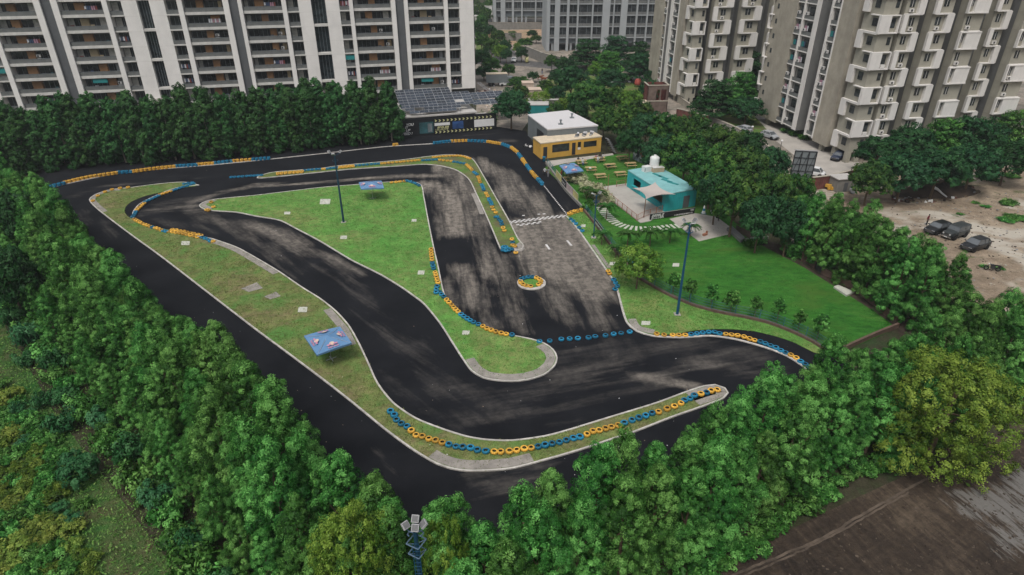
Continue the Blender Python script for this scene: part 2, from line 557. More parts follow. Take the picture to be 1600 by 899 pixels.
# worn strokes of the track: pixels, half width in metres, wear, tone, flow (0 along the straights, 1 diagonal, 2 across)
STROKES = [
    ([(690, 262), (722, 285), (742, 330)], 2.6, .55, .95, 0), ([(672, 290), (690, 300), (710, 335), (716, 362)], 2.8, .72, 1, 0),
    ([(690, 300), (735, 330), (762, 395), (772, 430)], 2.2, .42, .9, 0), ([(752, 300), (768, 370)], 1.6, .5, .9, 0),
    ([(697, 440), (715, 490)], 1.5, .35, .8, 0), ([(722, 420), (745, 470), (775, 510)], 1.8, .5, .9, 0),
    ([(790, 400), (800, 480), (820, 515)], 2.0, .38, .8, 0), ([(812, 352), (835, 400), (845, 420)], 3.4, .72, .95, 0), ([(870, 350), (900, 390), (930, 450)], 4.5, .8, .8, 0), ([(840, 365), (880, 430)], 3.5, .8, .85, 0),
    ([(850, 345), (880, 400), (905, 450)], 3.6, .72, .85, 0), ([(900, 380), (935, 440)], 2.6, .72, .8, 0),
    ([(860, 450), (900, 500)], 2.6, .42, .7, 0), ([(905, 450), (940, 500)], 2.4, .4, .6, 0), ([(800, 470), (900, 480)], 2.5, .3, .7, 0),
    ([(745, 250), (785, 275), (815, 320)], 3.0, .5, .9, 0), ([(812, 295), (850, 338)], 3.0, .6, .9, 0), ([(780, 300), (810, 330)], 2, .35, .8, 0),
    ([(300, 316), (340, 302), (400, 290), (470, 288), (560, 280), (640, 275), (690, 275)], 1.2, .55, 1, 2),
    ([(225, 335), (250, 320), (290, 312), (320, 312)], 1.8, .38, .35, 2), ([(240, 345), (290, 352), (340, 362)], 1.5, .34, .25, 1), ([(240, 330), (290, 322), (340, 345), (400, 365)], 2.2, .42, .6, 2), ([(390, 352), (425, 363), (470, 383)], 2.2, .62, .85, 1), ([(330, 345), (390, 350)], 1.8, .4, .5, 1),
    ([(390, 365), (430, 400), (480, 425)], 2.0, .36, .5, 1), ([(440, 380), (510, 400), (560, 430)], 1.6, .44, .7, 1),
    ([(500, 420), (560, 450), (600, 500)], 2.2, .28, .25, 1), ([(560, 460), (610, 520), (660, 580)], 1.6, .32, .2, 1),
    ([(640, 540), (690, 590), (760, 630)], 1.8, .33, .22, 1), ([(600, 580), (650, 630), (720, 665)], 1.4, .28, .15, 1),
    ([(690, 600), (780, 625), (900, 600), (1000, 560)], 2.4, .34, .2, 2), ([(720, 655), (850, 650), (960, 615), (1060, 585)], 1.8, .34, .22, 2),
    ([(880, 560), (980, 545), (1100, 540), (1180, 560)], 2.6, .37, .22, 2), ([(1000, 590), (1050, 596), (1095, 608)], .8, .95, 1.0, 2),
    ([(1080, 560), (1160, 580), (1210, 590)], 2.2, .4, .4, 2), ([(870, 590), (950, 575)], 2.2, .36, .4, 2),
    ([(740, 750), (800, 755), (850, 740)], 1.5, .34, .4, 2), ([(600, 700), (680, 740)], 1.2, .2, .3, 1),
    ([(110, 330), (150, 350), (170, 370)], 2.4, .25, .4, 1), ([(120, 305), (160, 292), (300, 275)], 1.6, .3, .4, 2),
    ([(780, 215), (820, 225)], 3, .28, .5, 2), ([(870, 290), (890, 320)], 1.5, .2, .5, 0),
    ([(660, 215), (760, 212)], 2.0, .2, .4, 2),
]
SW = []
for pl, hw, we, to, fl in STROKES:
    SW.append(([v.copy() for v in px(pl)], hw, we, to, fl))
def seg_d(p, a, b):
    ab = b - a
    t = max(0, min(1, (p - a).dot(ab) / max(ab.length_squared, 1e-9)))
    return (p - a - ab * t).length
def wear_at(p):
    p = Vector((p.x, p.y))
    w = 0.0; tn = 0.0; ts = 1e-6; fl = [1e-5, 1e-5, 1e-5]
    for P, hw, we, to, f in SW:
        d = min(seg_d(p, P[i], P[i + 1]) for i in range(len(P) - 1))
        g = math.exp(-(d / hw) ** 2)
        w = max(w, we * g)
        tn += to * g; ts += g
        fl[f] += math.exp(-(d / (hw * 2.5)) ** 2) + 1e-5
    s = sum(fl)
    return {'wear': w + 0.02, 'tone': min(1, tn / ts), 'flow': tuple(a / s for a in fl)}
OUT = px([(40, 300), (70, 262), (200, 250), (420, 236), (620, 214), (700, 206), (775, 198), (822, 205), (842, 240), (858, 262), (875, 286), (905, 321), (914, 332), (950, 382), (975, 410)]) \
    + px([(1000, 440), (1060, 480), (1240, 520), (1292, 550), (1330, 575)])
OUT += [Vector((36, 48)), Vector((10, 33)), Vector((-6, 23)), Vector((-16, 28)), Vector((-45, 57)), Vector((-80, 92)), Vector((-90, 106))]
grid_sheet('race_track', OUT, 0.0, M['asphalt'], 0.9, wear_at)

ISL_A = [(311,290),(287,285.5),(250,288),(204,294),(172,297.5),(150,304.5),(140.5,312.5),(147.5,322.5),(170,341),(210,371),(250,400),(315,450),(400,515.5),(450,552.5),(500,590),(550,629),(600,670),(625,689),(650,706.5),(682,725),(705,733),(730,736.5),(762,736),(800,732.5),(862,716.5),(905,704),(950,689),(995,674),(1050,652.5),(1100,635),(1130,623),(1137,615),(1132,607.5),(1117,602.5),(1100,604.5),(1075,612.5),(1025,631),(950,654),(885,674),(850,683),(800,689.5),(762,688.5),(730,683.5),(690,671),(650,655),(615,631),(590,600),(575,567.5),(560,536),(545,510),(525,487.5),(500,467.5),(472,450),(437,426),(400,404),(370,387.5),(332,374),(300,368),(275,362.5),(250,357),(230,351.5),(212,345),(200,339),(195,332),(196,324.5),(205,316),(225,307.5),(245,302.5),(270,297),(295,292.5)]
ISL_A_GRASS_IN = [(196,335),(195,326),(205,316),(225,307.5),(245,302.5)]
ISL_B = [(312,322.5),(317,317.5),(335,312.5),(400,306),(450,300),(500,294),(560,289),(612,285),(640,284.5),(657,289),(662,307.5),(669,345),(677,385),(685,420),(691,450),(696,465),(710,482.5),(725,495),(750,510),(775,519),(800,525),(830,531),(850,537.5),(864,547.5),(870,560),(866,572.5),(850,586),(825,594),(800,596.5),(775,595),(755,591),(737,580),(725,564),(707,536),(687,505),(662,475),(645,462),(628,450),(595,430),(550,407.5),(500,377.5),(462,357.5),(437,345),(400,338.5),(370,332.5),(325,329)]
ISL_C = [(402,278.5),(415,272.5),(430,269.5),(500,264),(527,260),(575,255.5),(625,251),(675,244.5),(700,242.5),(725,244),(739,250),(755,275),(775,310),(795,345),(810,375),(817.5,384),(815,390),(807,391.5),(782,389.5),(780,385),(765,349),(752,320),(745,305),(732,280),(712,266),(687,259.5),(662,257.5),(625,260),(550,265),(475,272.5),(425,277.5)]
ISL_E = [(885,338),(900,355),(925,390),(947,422),(960,442),(965,455),(972,482),(980,505),(995,517.5),(1020,523),(1050,523),(1085,517),(1125,514.5),(1175,517.5),(1205,524),(1237,534),(1282,555),(1290,548),(1270,535),(1237,520),(1200,506),(1162,497),(1125,490),(1087,480),(1050,465),(1025,452),(1000,437),(972,407),(950,380),(932,355),(912,330)]
def island(name, pts, m, kerbname='kerb', hi=0.07, step=0.6, kerb=True):
    w = spline(px(pts), True, step)
    a = sum(w[i].x * w[(i + 1) % len(w)].y - w[(i + 1) % len(w)].x * w[i].y for i in range(len(w)))
    if a < 0: w = w[::-1]
    mb = MB(); mb.prism([tuple(p) for p in w], -0.01, hi)
    o = mb.build(name, m); tag(o, kind='structure')
    if kerb:
        kb = MB(); ribbon(kb, w, 0.085, -0.085, -0.01, hi + 0.05, True)
        k = kb.build(kerbname, M['kerb']); tag(k, kind='structure')
    return w
WA = island('grass_island', ISL_A, M['grassA'], 'track_kerb', kerb=False)
for pts in (ISL_A[:ISL_A.index((332,374)) + 1], [(332,374),(300,368),(262,362),(237,355),(214,346),(208,341),(209,331),(218,320),(232,312),(252,303),(275,294.5),(311,290)]):
    kb = MB(); ribbon(kb, spline(px(pts), False, .6), .085, -.085, -.01, .12); tag(kb.build('track_kerb', M['kerb']), kind='structure')
WB = island('grass_island', ISL_B, M['grassB'], 'track_kerb')
WC = island('grass_island', ISL_C, M['grassD'], 'track_kerb')
ce = G(830.5, 443)
circ = [Vector((ce.x + 1.72 * math.cos(2*PI*i/36), ce.y + 1.72 * math.sin(2*PI*i/36))) for i in range(36)]
mb = MB(); mb.prism([tuple(p) for p in circ], 0, 0.07); tag(mb.build('grass_island', M['grassB']), kind='structure')
mb = MB(); ribbon(mb, circ, 0.42, -0.08, 0, 0.12, True); tag(mb.build('track_kerb', M['kerb']), kind='structure')
we = spline(px(ISL_E), True, 0.8)
mb = MB(); mb.prism([tuple(p) for p in we], -0.01, 0.06); tag(mb.build('grass_verge', M['grassB']), kind='structure')
# kerb lines that do not close a loop
for pts in ([(885,338),(900,355),(925,390),(947,422),(960,442),(965,455),(972,482),(980,505),(995,518),(1020,525.5),(1062,528),(1110,525.5),(1150,531),(1200,545),(1230,557),(1252,571),(1275,588)],
            [(62,300),(100,289),(183,272),(273,263),(335,258),(420,249.5),(500,241),(600,230),(678,225),(730,221.5),(775,225),(797,231.5),(814,248),(838,280),(848,290)]):
    kb = MB(); ribbon(kb, spline(px(pts), False, 0.7), 0.12, -0.12, -0.005, 0.1)
    tag(kb.build('track_kerb', M['kerb']), kind='structure')
# concrete aprons inside the kerbs
def apron(pts, w, side, name='kerb_apron'):
    kb = MB(); s = spline(px(pts), False, 0.5)
    ribbon(kb, s, side * 0.15, side * (0.15 + w), 0.02, 0.105)
    tag(kb.build(name, M['apron']), kind='structure')
apron([(668,717),(682,725),(705,733),(730,736.5),(762,736),(800,732.5),(835,724)], 1.0, 1)
apron([(725,564),(737,580),(755,591),(775,595),(800,596.5),(825,594),(850,586),(866,572.5),(870,560),(864,547.5),(850,537.5)], 0.95, 1)
apron([(332,374),(370,387.5),(400,404),(437,426)], 0.8, -1)
apron([(519,482),(535,500),(548,516),(559,538)], 0.9, -1)
apron([(190,296),(172,297.5),(150,304.5),(140.5,312.5),(147.5,322.5),(160,333)], 0.65, 1)
apron([(325,329),(312,322.5),(317,317.5),(335,312.5)], 0.8, -1)
apron([(1095,636),(1130,623),(1137,615),(1132,607.5),(1117,602.5),(1100,604.5),(1070,614)], 1.3, 1)
apron([(744,303),(752,320),(758,335)], 0.7, -1)
apron([(820,388),(815,392),(800,391)], 1.0, -1)
apron([(979,500),(985,511),(995,518),(1020,524)], 0.9, 1)
apron([(922,384),(940,410),(947,420)], 0.5, 1)
# concrete corner of the narrow island and manhole covers, patches
def slab(pts, z0=0.05, z1=0.1, name='concrete_slab', m='apron', label=None):
    mb = MB(); mb.prism([tuple(p) for p in px(pts)], z0, z1)
    o = mb.build(name, M[m])
    if label: tag(o, label, 'slab')
    else: tag(o, kind='structure')
    return o
slab([(804,385),(812,379),(820,389),(815,394),(803,393)], 0.0, 0.09)
for c, w, h, lab in (((394,450),34,15,'large pale concrete cover in the dry grass of the long left island'), ((290,381),14,6,'small pale slab below the yellow tyres at the left end of the long island'),
        ((473,485),15,8,'pale rectangular cover left of the kerb bend, above the near blue umbrella'), ((508,316),17,8,'pale slab in the grass left of the tall blue floodlight pole'),
        ((449,334),10,4,'small pale slab near the left end of the middle island'), ((537,372),11,5,'small white slab below the foot of the blue floodlight pole'),
        ((647,345.5),8,4,'small slab near the right kerb of the middle island'), ((658,427),11,6,'white broken slab beside the yellow tyres on the middle island'),
        ((728,521),12,6,'torn white slab in the bright grass at the tip of the middle island'), ((1009,506),15,6,'round pale manhole cover in the grass verge by the road of blue tyres'),
        ((1056,415),11,5,'lone white slab in the right lawn left of the tall pole'), ((957,413),10,5,'pale cover in the grass strip left of the small round tree'),
        ((911,354),8,4,'pale slab beside the blue tyres right of the finish line'), ((426,463),26,12,'grey cracked round cover in the dry grass of the long left island')):
    x, y = c
    o = slab([(x-w/2,y+h/2),(x-w*.42,y-h/2),(x+w/2,y-h*.5),(x+w*.44,y+h*.5)] if w < 20 else [(x-w/2,y+h*.15),(x+w*.22,y-h/2),(x+w/2,y+h*.1),(x-w*.15,y+h/2)], 0.05, 0.105, 'cover_slab', 'slab' if w < 20 else 'apron', lab)

# lines: chequered finish, dashed guide lines
def checker(name, p, q, wid, cells, rows, z=0.006):
    p, q = G(*p).to_2d(), G(*q).to_2d()
    d = (q - p) / cells; n = Vector((-d.y, d.x)).normalized() * (wid / rows)
    mb = MB()
    for i in range(cells):
        for j in range(rows):
            if (i + j) % 2: continue
            a = p + d * i + n * j
            mb.add([(a.x, a.y, z), ((a+d).x, (a+d).y, z), ((a+d+n).x, (a+d+n).y, z), ((a+n).x, (a+n).y, z)], [(0, 1, 2, 3)])
    tag(mb.build(name, M['linepaint']), kind='structure')
checker('finish_line', (797, 349.5), (886, 339), 1.0, 24, 3)
checker('finish_line_remnant', (806, 351), (845, 346), -0.7, 9, 2)
checker('dashed_line', (848, 289), (886, 337), 0.22, 46, 1)
checker('dashed_line', (602, 229.5), (676, 224.5), 0.25, 28, 1)
def dash(name, pts, w=0.14):
    kb = MB(); s = spline(px(pts), False, 0.6); ribbon(kb, s, w/2, -w/2, 0.0, 0.007)
    tag(kb.build(name, M['linepaint']), kind='structure')
for pts in ([(853,382),(859,390)], [(886,376),(893,384)], [(816,337),(820,336.8)], [(840,335),(844,334.8)], [(848,334.5),(852,334.3)]): dash('painted_mark', pts, 0.3)

# pale wheel track pressed into the mud beside the hedge
# lawn, plaza, fields
LAWN = [(850,262),(868,257),(880,252),(960,242),(1000,240),(1060,262),(1150,350),(1230,392),(1272,420),(1325,447),(1385,495),(1402,513),(1330,545),(1296,556),(1270,538),(1237,521.5),(1200,507.5),(1162,498.5),(1125,491),(1087,481),(1050,466),(1025,453),(1000,438),(972,408),(950,381),(932,356),(912,331),(905,322),(875,287)]
sheet('lawn', px(LAWN), 0.05, M['grassC'])
def plate(name, pts, z, m='plaza'):
    mb = MB(); mb.prism([tuple(p) for p in px(pts)], 0.0, z)
    o = mb.build(name, M[m]); tag(o, kind='structure'); return o
plate('patio', [(852,253),(957,240.5),(959,243),(880,256.5),(858,262)], 0.1)
plate('terrace', [(929.5,294.5),(981,287.5),(1042,330),(1016,346.5),(1000.5,349.5)], 0.12)
plate('plaza', [(1046,343),(1086,334),(1120,340),(1141,356),(1139,367),(1092,378)], 0.09)
sheet('scrub_field', [(-14, 8), (-18, 26), (-24, 30), (-42, 46), (-80, 84), (-100, 104), (-300, 140), (-300, -40), (-14, -40)], -0.02, M['scrub'])
def wet_at(p):
    x, y, d = proj((p.x, p.y, 0))
    w = 0
    for (a, b, r) in ((1560, 790, 75), (1620, 760, 90), (1500, 780, 40), (1590, 850, 60), (1640, 830, 80)):
        w = max(w, math.exp(-(((x - a) ** 2 + ((y - b) * 1.6) ** 2) / r ** 2)))
    return {'wet': w}
grid_sheet('mud_field', [Vector(q) for q in ((-12, 6), (-8, 21), (13.5, 29.2), (24.5, 34.6), (42.5, 43), (60, 52), (120, 70), (200, 60), (200, -20), (-12, -20))], -0.02, M['mud'], 1.5, wet_at)
sheet('dirt_lot', [G(1230,372).to_2d(), G(1262,300).to_2d(), G(1290,282).to_2d(), G(1340,262).to_2d(), G(1440,245).to_2d(), Vector((130,150)), Vector((260,150)), Vector((260,40)), Vector((70,47)), G(1440,540).to_2d(), G(1405,512).to_2d()], -0.03, M['dirt'])
sheet('street', [G(742,205).to_2d(), G(745,150).to_2d(), G(742,100).to_2d(), G(742,28).to_2d(), G(1000,28).to_2d(), Vector((180,330)), Vector((180,150)), Vector((110,128)), G(1345,258).to_2d(), G(1282,282).to_2d(), G(1240,300).to_2d(), G(985,190).to_2d(), G(900,178).to_2d(), G(835,176).to_2d(), G(815,205).to_2d()], -0.026, M['street'])
dash0 = px([(742,96),(800,98),(870,104),(960,118),(1010,122)])
mb = MB(); ribbon(mb, spline(dash0, False, 3), 5, -5, -0.03, -0.018); tag(mb.build('road', M['road']), kind='structure')
mb = MB(); ribbon(mb, spline(px([(800,98),(785,82),(768,66),(750,48)]), False, 3), 5, -5, -0.03, -0.014); tag(mb.build('road', M['road']), kind='structure')
sheet('sandy_ground', px([(756,62),(760,48),(846,46),(846,56),(800,70)]), -0.01, ground_mat('sand', [(0.45,0.3,0.2),(0.36,0.25,0.16),(0.2,0.19,0.1)], 0.1, 0.6))
sheet('pale_roadside', px([(1180,200),(1215,222),(1290,282),(1345,258),(1330,240),(1250,190),(1180,176)]), -0.018, M['plaza'])
# soil under the shade trees and the trees' strip beside the lawn
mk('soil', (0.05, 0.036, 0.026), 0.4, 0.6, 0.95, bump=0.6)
sheet('soil_strip', px([(1150,352),(1232,390),(1272,418),(1325,446),(1385,496),(1403,514),(1365,487),(1310,452),(1255,418),(1205,392),(1150,362)]), 0.056, M['soil'])  # dark brown covers bare dirt and also stands in for hedge shading
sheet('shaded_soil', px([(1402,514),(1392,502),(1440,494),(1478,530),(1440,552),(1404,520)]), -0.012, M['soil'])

mk('dry_mud', (0.095, 0.073, 0.055), 0.5, 0.8, 0.95, bump=.5)
for pts, w_ in (([(1130, 905), (1210, 872), (1290, 838), (1340, 808), (1400, 775), (1450, 748), (1530, 722)], .09), ([(1150, 905), (1240, 866), (1310, 832), (1360, 803), (1420, 770)], .07)):
    kb = MB(); s_ = spline(px(pts), False, .4)
    s_ = [q + Vector((R.uniform(-.05, .05), R.uniform(-.05, .05))) for q in s_]
    ribbon(kb, s_, w_, -w_, -.03, -.012); tag(kb.build('wheel_track', M['dry_mud']), kind='structure')

for nm, cols in (('blade_dry', [(0.11, 0.14, 0.04), (0.14, 0.2, 0.05), (0.22, 0.24, 0.09)]), ('blade_lush', [(0.06, 0.16, 0.03), (0.11, 0.24, 0.045), (0.2, 0.3, 0.09)]), ('blade_lawn', [(0.022, 0.11, 0.015), (0.035, 0.14, 0.018), (0.07, 0.19, 0.03)])):
    t = NT(nm)
    t.bsdf(t.ramp(t.attr('tint'), [(0, cols[0]), (.5, cols[1]), (1, cols[2])]), .9, .1)
    M[nm] = t.m

sheet('planted_ground', px([(848,128),(872,112),(905,112),(1008,134),(1012,188),(940,190),(900,176),(868,172)]), -0.020, M['grassD'])
sheet('planted_ground', px([(744,96),(744,60),(752,46),(770,60),(790,84),(778,94)]), -0.020, M['grassD'])
sheet('planted_ground', px([(1118,176),(1180,182),(1200,205),(1190,214),(1150,200),(1112,184)]), -0.012, M['grassD'])
# ------------------------------------------------------------------ foliage
def leaf_mat(name, cols, trans=0.13, rnd=0.16):
    t = NT(name)
    tint = t.attr('tint')
    col = t.ramp(tint, [(0.0, cols[0]), (0.5, cols[1]), (1.0, cols[2])])
    oi = t.n('ShaderNodeObjectInfo')
    hs = t.n('ShaderNodeHueSaturation')
    t.l(t.math('ADD', t.math('MULTIPLY', oi.outputs['Random'], 2 * rnd), 1 - rnd), hs.inputs['Value'])
    t.l(t.math('ADD', t.math('MULTIPLY', oi.outputs['Random'], 0.03), 0.472), hs.inputs['Hue'])
    t.l(col, hs.inputs['Color'])
    d = t.n('ShaderNodeBsdfDiffuse'); tr = t.n('ShaderNodeBsdfTranslucent'); g = t.n('ShaderNodeBsdfGlossy')
    g.inputs['Roughness'].default_value = 0.45
    g.inputs['Color'].default_value = (0.5, 0.55, 0.5, 1)
    t.l(hs.outputs[0], d.inputs[0]); t.l(hs.outputs[0], tr.inputs[0])
    m1 = t.n('ShaderNodeMixShader'); m1.inputs[0].default_value = trans
    t.l(d.outputs[0], m1.inputs[1]); t.l(tr.outputs[0], m1.inputs[2])
    m2 = t.n('ShaderNodeMixShader'); m2.inputs[0].default_value = 0.018
    t.l(m1.outputs[0], m2.inputs[1]); t.l(g.outputs[0], m2.inputs[2])
    t.l(m2.outputs[0], t.out.inputs[0])
    M[name] = t.m
    return t.m
leaf_mat('leaf_hedge', [(0.013, 0.07, 0.013), (0.034, 0.155, 0.025), (0.16, 0.43, 0.10)])
leaf_mat('leaf_yellow', [(0.035, 0.10, 0.012), (0.09, 0.185, 0.022), (0.22, 0.35, 0.055)])
leaf_mat('leaf_hedge_back', [(0.014, 0.065, 0.02), (0.026, 0.105, 0.028), (0.055, 0.17, 0.045)])
leaf_mat('leaf_mango', [(0.014, 0.058, 0.016), (0.028, 0.1, 0.022), (0.09, 0.19, 0.035)])
leaf_mat('leaf_dark', [(0.012, 0.050, 0.022), (0.022, 0.08, 0.03), (0.04, 0.125, 0.042)])
leaf_mat('leaf_bright', [(0.035, 0.13, 0.018), (0.09, 0.23, 0.03), (0.2, 0.36, 0.06)])
leaf_mat('leaf_olive', [(0.03, 0.075, 0.01), (0.07, 0.135, 0.018), (0.15, 0.225, 0.035)])
leaf_mat('leaf_teal', [(0.018, 0.08, 0.034), (0.032, 0.13, 0.052), (0.07, 0.2, 0.085)])
leaf_mat('leaf_gold', [(0.06, 0.12, 0.02), (0.13, 0.22, 0.035), (0.26, 0.35, 0.07)])
leaf_mat('leaf_palm', [(0.012, 0.06, 0.014), (0.03, 0.12, 0.025), (0.09, 0.22, 0.05)])
leaf_mat('leaf_pale', [(0.25, 0.29, 0.13), (0.42, 0.43, 0.26), (0.6, 0.58, 0.4)])
mk('bark', (0.12, 0.085, 0.055), 0.3, 3, 0.9, bump=0.5)
mk('bark_pale', (0.3, 0.26, 0.2), 0.25, 3, 0.9, bump=0.3)
def unit(a):
    return a / np.maximum(np.linalg.norm(a, axis=1, keepdims=True), 1e-9)
def leaves_mesh(name, pos, nrm, size, tint, mat, aspect=0.5):
    n = len(pos)
    nrm = unit(nrm)
    rv = NR.normal(size=(n, 3))
    tg = unit(np.cross(nrm, rv))
    bt = np.cross(nrm, tg)
    s = size[:, None]
    droop = nrm * s * 0.12
    v = np.empty((n, 4, 3))
    v[:, 0] = pos - tg * s * 0.5 - droop
    v[:, 1] = pos + bt * s * aspect * 0.5
    v[:, 2] = pos + tg * s * 0.5 - droop
    v[:, 3] = pos - bt * s * aspect * 0.5
    me = bpy.data.meshes.new(name)
    me.vertices.add(4 * n)
    me.vertices.foreach_set('co', v.reshape(-1))
    me.loops.add(4 * n)
    me.loops.foreach_set('vertex_index', np.arange(4 * n, dtype=np.int32))
    me.polygons.add(n)
    me.polygons.foreach_set('loop_start', np.arange(0, 4 * n, 4, dtype=np.int32))
    me.polygons.foreach_set('loop_total', np.full(n, 4, dtype=np.int32))
    at = me.attributes.new('tint', 'FLOAT', 'FACE')
    at.data.foreach_set('value', np.clip(tint, 0, 1).astype(np.float32))
    me.materials.append(mat)
    me.update(calc_edges=True)
    return me
def crown_from_lobes(name, lobes, mat, tuft_r, tufts_per_area, leaves_per_tuft, leaf, seed, lowcut=-0.35, aspect=0.5, fill=500, spread=0.5):
    """lobes: (cx,cy,cz,rx,ry,rz,tintbias) ellipsoids; leafy tufts sit on their outer surfaces"""
    rs = np.random.RandomState(seed)
    L = np.array([l[:6] for l in lobes]); TB = np.array([l[6] for l in lobes])
    cen = L[:, :3].mean(axis=0)
    TP, TD, TT, TR = [], [], [], []
    for i, l in enumerate(L):
        area = 4 * PI * ((l[3] * l[4] + l[3] * l[5] + l[4] * l[5]) / 3)
        n = max(6, int(area * tufts_per_area))
        d = unit(rs.normal(size=(n, 3)))
        d = d[d[:, 2] > lowcut]
        p = l[:3] + d * l[3:6] * (0.82 + 0.3 * rs.rand(len(d), 1))
        keep = np.ones(len(d), bool)
        for j, m in enumerate(L):
            if j == i: continue
            q = (p - m[:3]) / m[3:6]
            keep &= (q ** 2).sum(1) > 0.72
        p, d = p[keep], d[keep]
        nn = unit(d / l[3:6])
        TP.append(p); TD.append(nn); TT.append(np.full(len(p), TB[i]) + rs.normal(size=len(p)) * 0.2 + (rs.rand(len(p)) > .8) * .25)
        TR.append(tuft_r * (0.65 + 0.7 * rs.rand(len(p))))
    TP = np.concatenate(TP); TD = np.concatenate(TD); TT = np.concatenate(TT); TR = np.concatenate(TR)
    n = len(TP); k = leaves_per_tuft
    ax = unit(TD + np.array([0, 0, 0.55]))
    d = unit(rs.normal(size=(n, k, 3)).reshape(-1, 3)).reshape(n, k, 3)
    d = d + ax[:, None, :] * spread
    d = unit(d.reshape(-1, 3)).reshape(n, k, 3)
    rr = (0.35 + 0.7 * rs.rand(n, k, 1) ** 0.6)
    pos = TP[:, None, :] + d * rr * TR[:, None, None]
    nr = d * 0.9 + ax[:, None, :] * 0.7 + rs.normal(size=d.shape) * 0.33
    sz = leaf * (0.6 + 0.8 * rs.rand(n * k))
    ti = (TT[:, None] + rs.normal(size=(n, k)) * 0.13).reshape(-1)
    pos = pos.reshape(-1, 3); nr = nr.reshape(-1, 3)
    if fill:
        # twigs and leaves inside the lobes so that the crown is not hollow
        idx = rs.randint(0, len(L), fill)
        dd = unit(rs.normal(size=(fill, 3))) * (rs.rand(fill, 1) ** 0.33) * 0.8
        fp = L[idx, :3] + dd * L[idx, 3:6]
        pos = np.concatenate([pos, fp]); nr = np.concatenate([nr, rs.normal(size=(fill, 3)) + np.array([0, 0, .5])])
        sz = np.concatenate([sz, leaf * 2.6 * (0.7 + 0.6 * rs.rand(fill))]); ti = np.concatenate([ti, 0.45 + 0.15 * rs.normal(size=fill)])
    return leaves_mesh(name, pos, nr, sz, ti, mat, aspect)
def trunk_mb(h, r, limbs, lean=0.0, seed=0, fork=0.45):
    rr = random.Random(seed)
    mb = MB()
    pts = [Vector((0, 0, -0.1))]
    for i in range(1, 5):
        pts.append(Vector((lean * i / 4 + rr.uniform(-.06, .06) * h * .2, rr.uniform(-.06, .06) * h * .2, h * i / 4)))
    mb.path(pts, r, r * 0.5, 7)
    for e in limbs:
        t = rr.uniform(fork, 0.85)
        k = min(3, int(t * 4)); s = pts[k].lerp(pts[k + 1], t * 4 - k)
        mid = s.lerp(Vector(e), 0.5) + Vector((0, 0, -0.08 * h))
        mb.path([s, mid, Vector(e)], r * 0.42, r * 0.14, 5)
    return mb
LIB = {}
def mesh_tree(name, label, cat, crown_me, trunk_me, group=None):
    """hidden-from-nothing: the first tree made is itself placed in the scene"""
    root = thing(name, label, cat, (0, 0, 0), 0, group)
    c = bpy.data.objects.new('crown', crown_me); link(c, root)
    t = bpy.data.objects.new('trunk', trunk_me); link(t, root)
    return root
def trunk_mesh(mb, m):
    me = bpy.data.meshes.new('trunk')
    me.from_pydata(mb.v, [], mb.f); me.materials.append(m); me.update()
    return me
# --- column-like hedge trees (unit: metres, full size)
def hedge_lobes(seed, h=9.0, rad=1.9):
    rr = random.Random(seed)
    L = []
    nl = 21
    for i in range(nl):
        f = (i + 0.5) / nl
        z = h * (0.05 + 0.9 * f)
        er = rad * min(1.0, ((1.04 - f) / 0.6) ** 0.75) * rr.uniform(0.78, 1.12)
        a = i * 2.399 + rr.uniform(-.4, .4)
        r = rr.uniform(0.5, 0.9) * rad / 1.9
        q = max(0.0, er - r * 0.55)
        L.append((q * math.cos(a), q * math.sin(a), z, r, r, r * rr.uniform(1.1, 1.7), 0.5 + rr.gauss(0, 0.2)))
    L.append((0, 0, h * 0.42, rad * .5, rad * .5, h * .36, 0.4))
    for k in range(3):
        L.append((rr.uniform(-.35, .35), rr.uniform(-.35, .35), h * rr.uniform(.88, 1.02), .42, .42, .75, 0.6))
    return L
HEDGE = []
for s in range(6):
    cm = crown_from_lobes('hedge_crown', hedge_lobes(100 + s, 9.0 + 0.5 * (s % 3 - 1), 1.85 + 0.12 * (s % 2)), M['leaf_hedge'], 0.28, 3.4, 100, 0.115, 20 + s, lowcut=-0.6, fill=700)
    tm = trunk_mesh(trunk_mb(6.5, 0.14, [(math.cos(a) * 1.1, math.sin(a) * 1.1, 4.5 + a * .5) for a in (0.3, 2.2, 4.4)], 0.1, s), M['bark'])
    HEDGE.append((cm, tm))
HBACK = []
for s in range(4):
    cm = crown_from_lobes('hedge_crown', hedge_lobes(200 + s, 11.8, 2.7), M['leaf_hedge_back'], 0.42, 1.6, 36, 0.3, 60 + s, lowcut=-0.7, fill=900)
    tm = trunk_mesh(trunk_mb(9.5, 0.18, [(math.cos(a) * 1.1, math.sin(a) * 1.1, 6 + a * .5) for a in (0.3, 2.2, 4.4)], 0.1, s), M['bark_pale'])
    HBACK.append((cm, tm))
def place_tree(lib, name, label, cat, x, y, sc_=1.0, group=None, rz=None, zs=None):
    cm, tm = lib[R.randrange(len(lib))]
    root = mesh_tree(name, label, cat, cm, tm, group)
    root.location = (x, y, 0)
    root.rotation_euler = (0, 0, R.uniform(0, 6.28) if rz is None else rz)
    root.scale = (sc_, sc_, sc_ * (zs if zs else R.uniform(0.93, 1.07)))
    return root
def offset_path(P, off):
    out = []
    for i in range(len(P)):
        t = (P[min(i + 1, len(P) - 1)] - P[max(i - 1, 0)]).normalized()
        out.append(P[i] + Vector((-t.y, t.x)) * off)
    return out
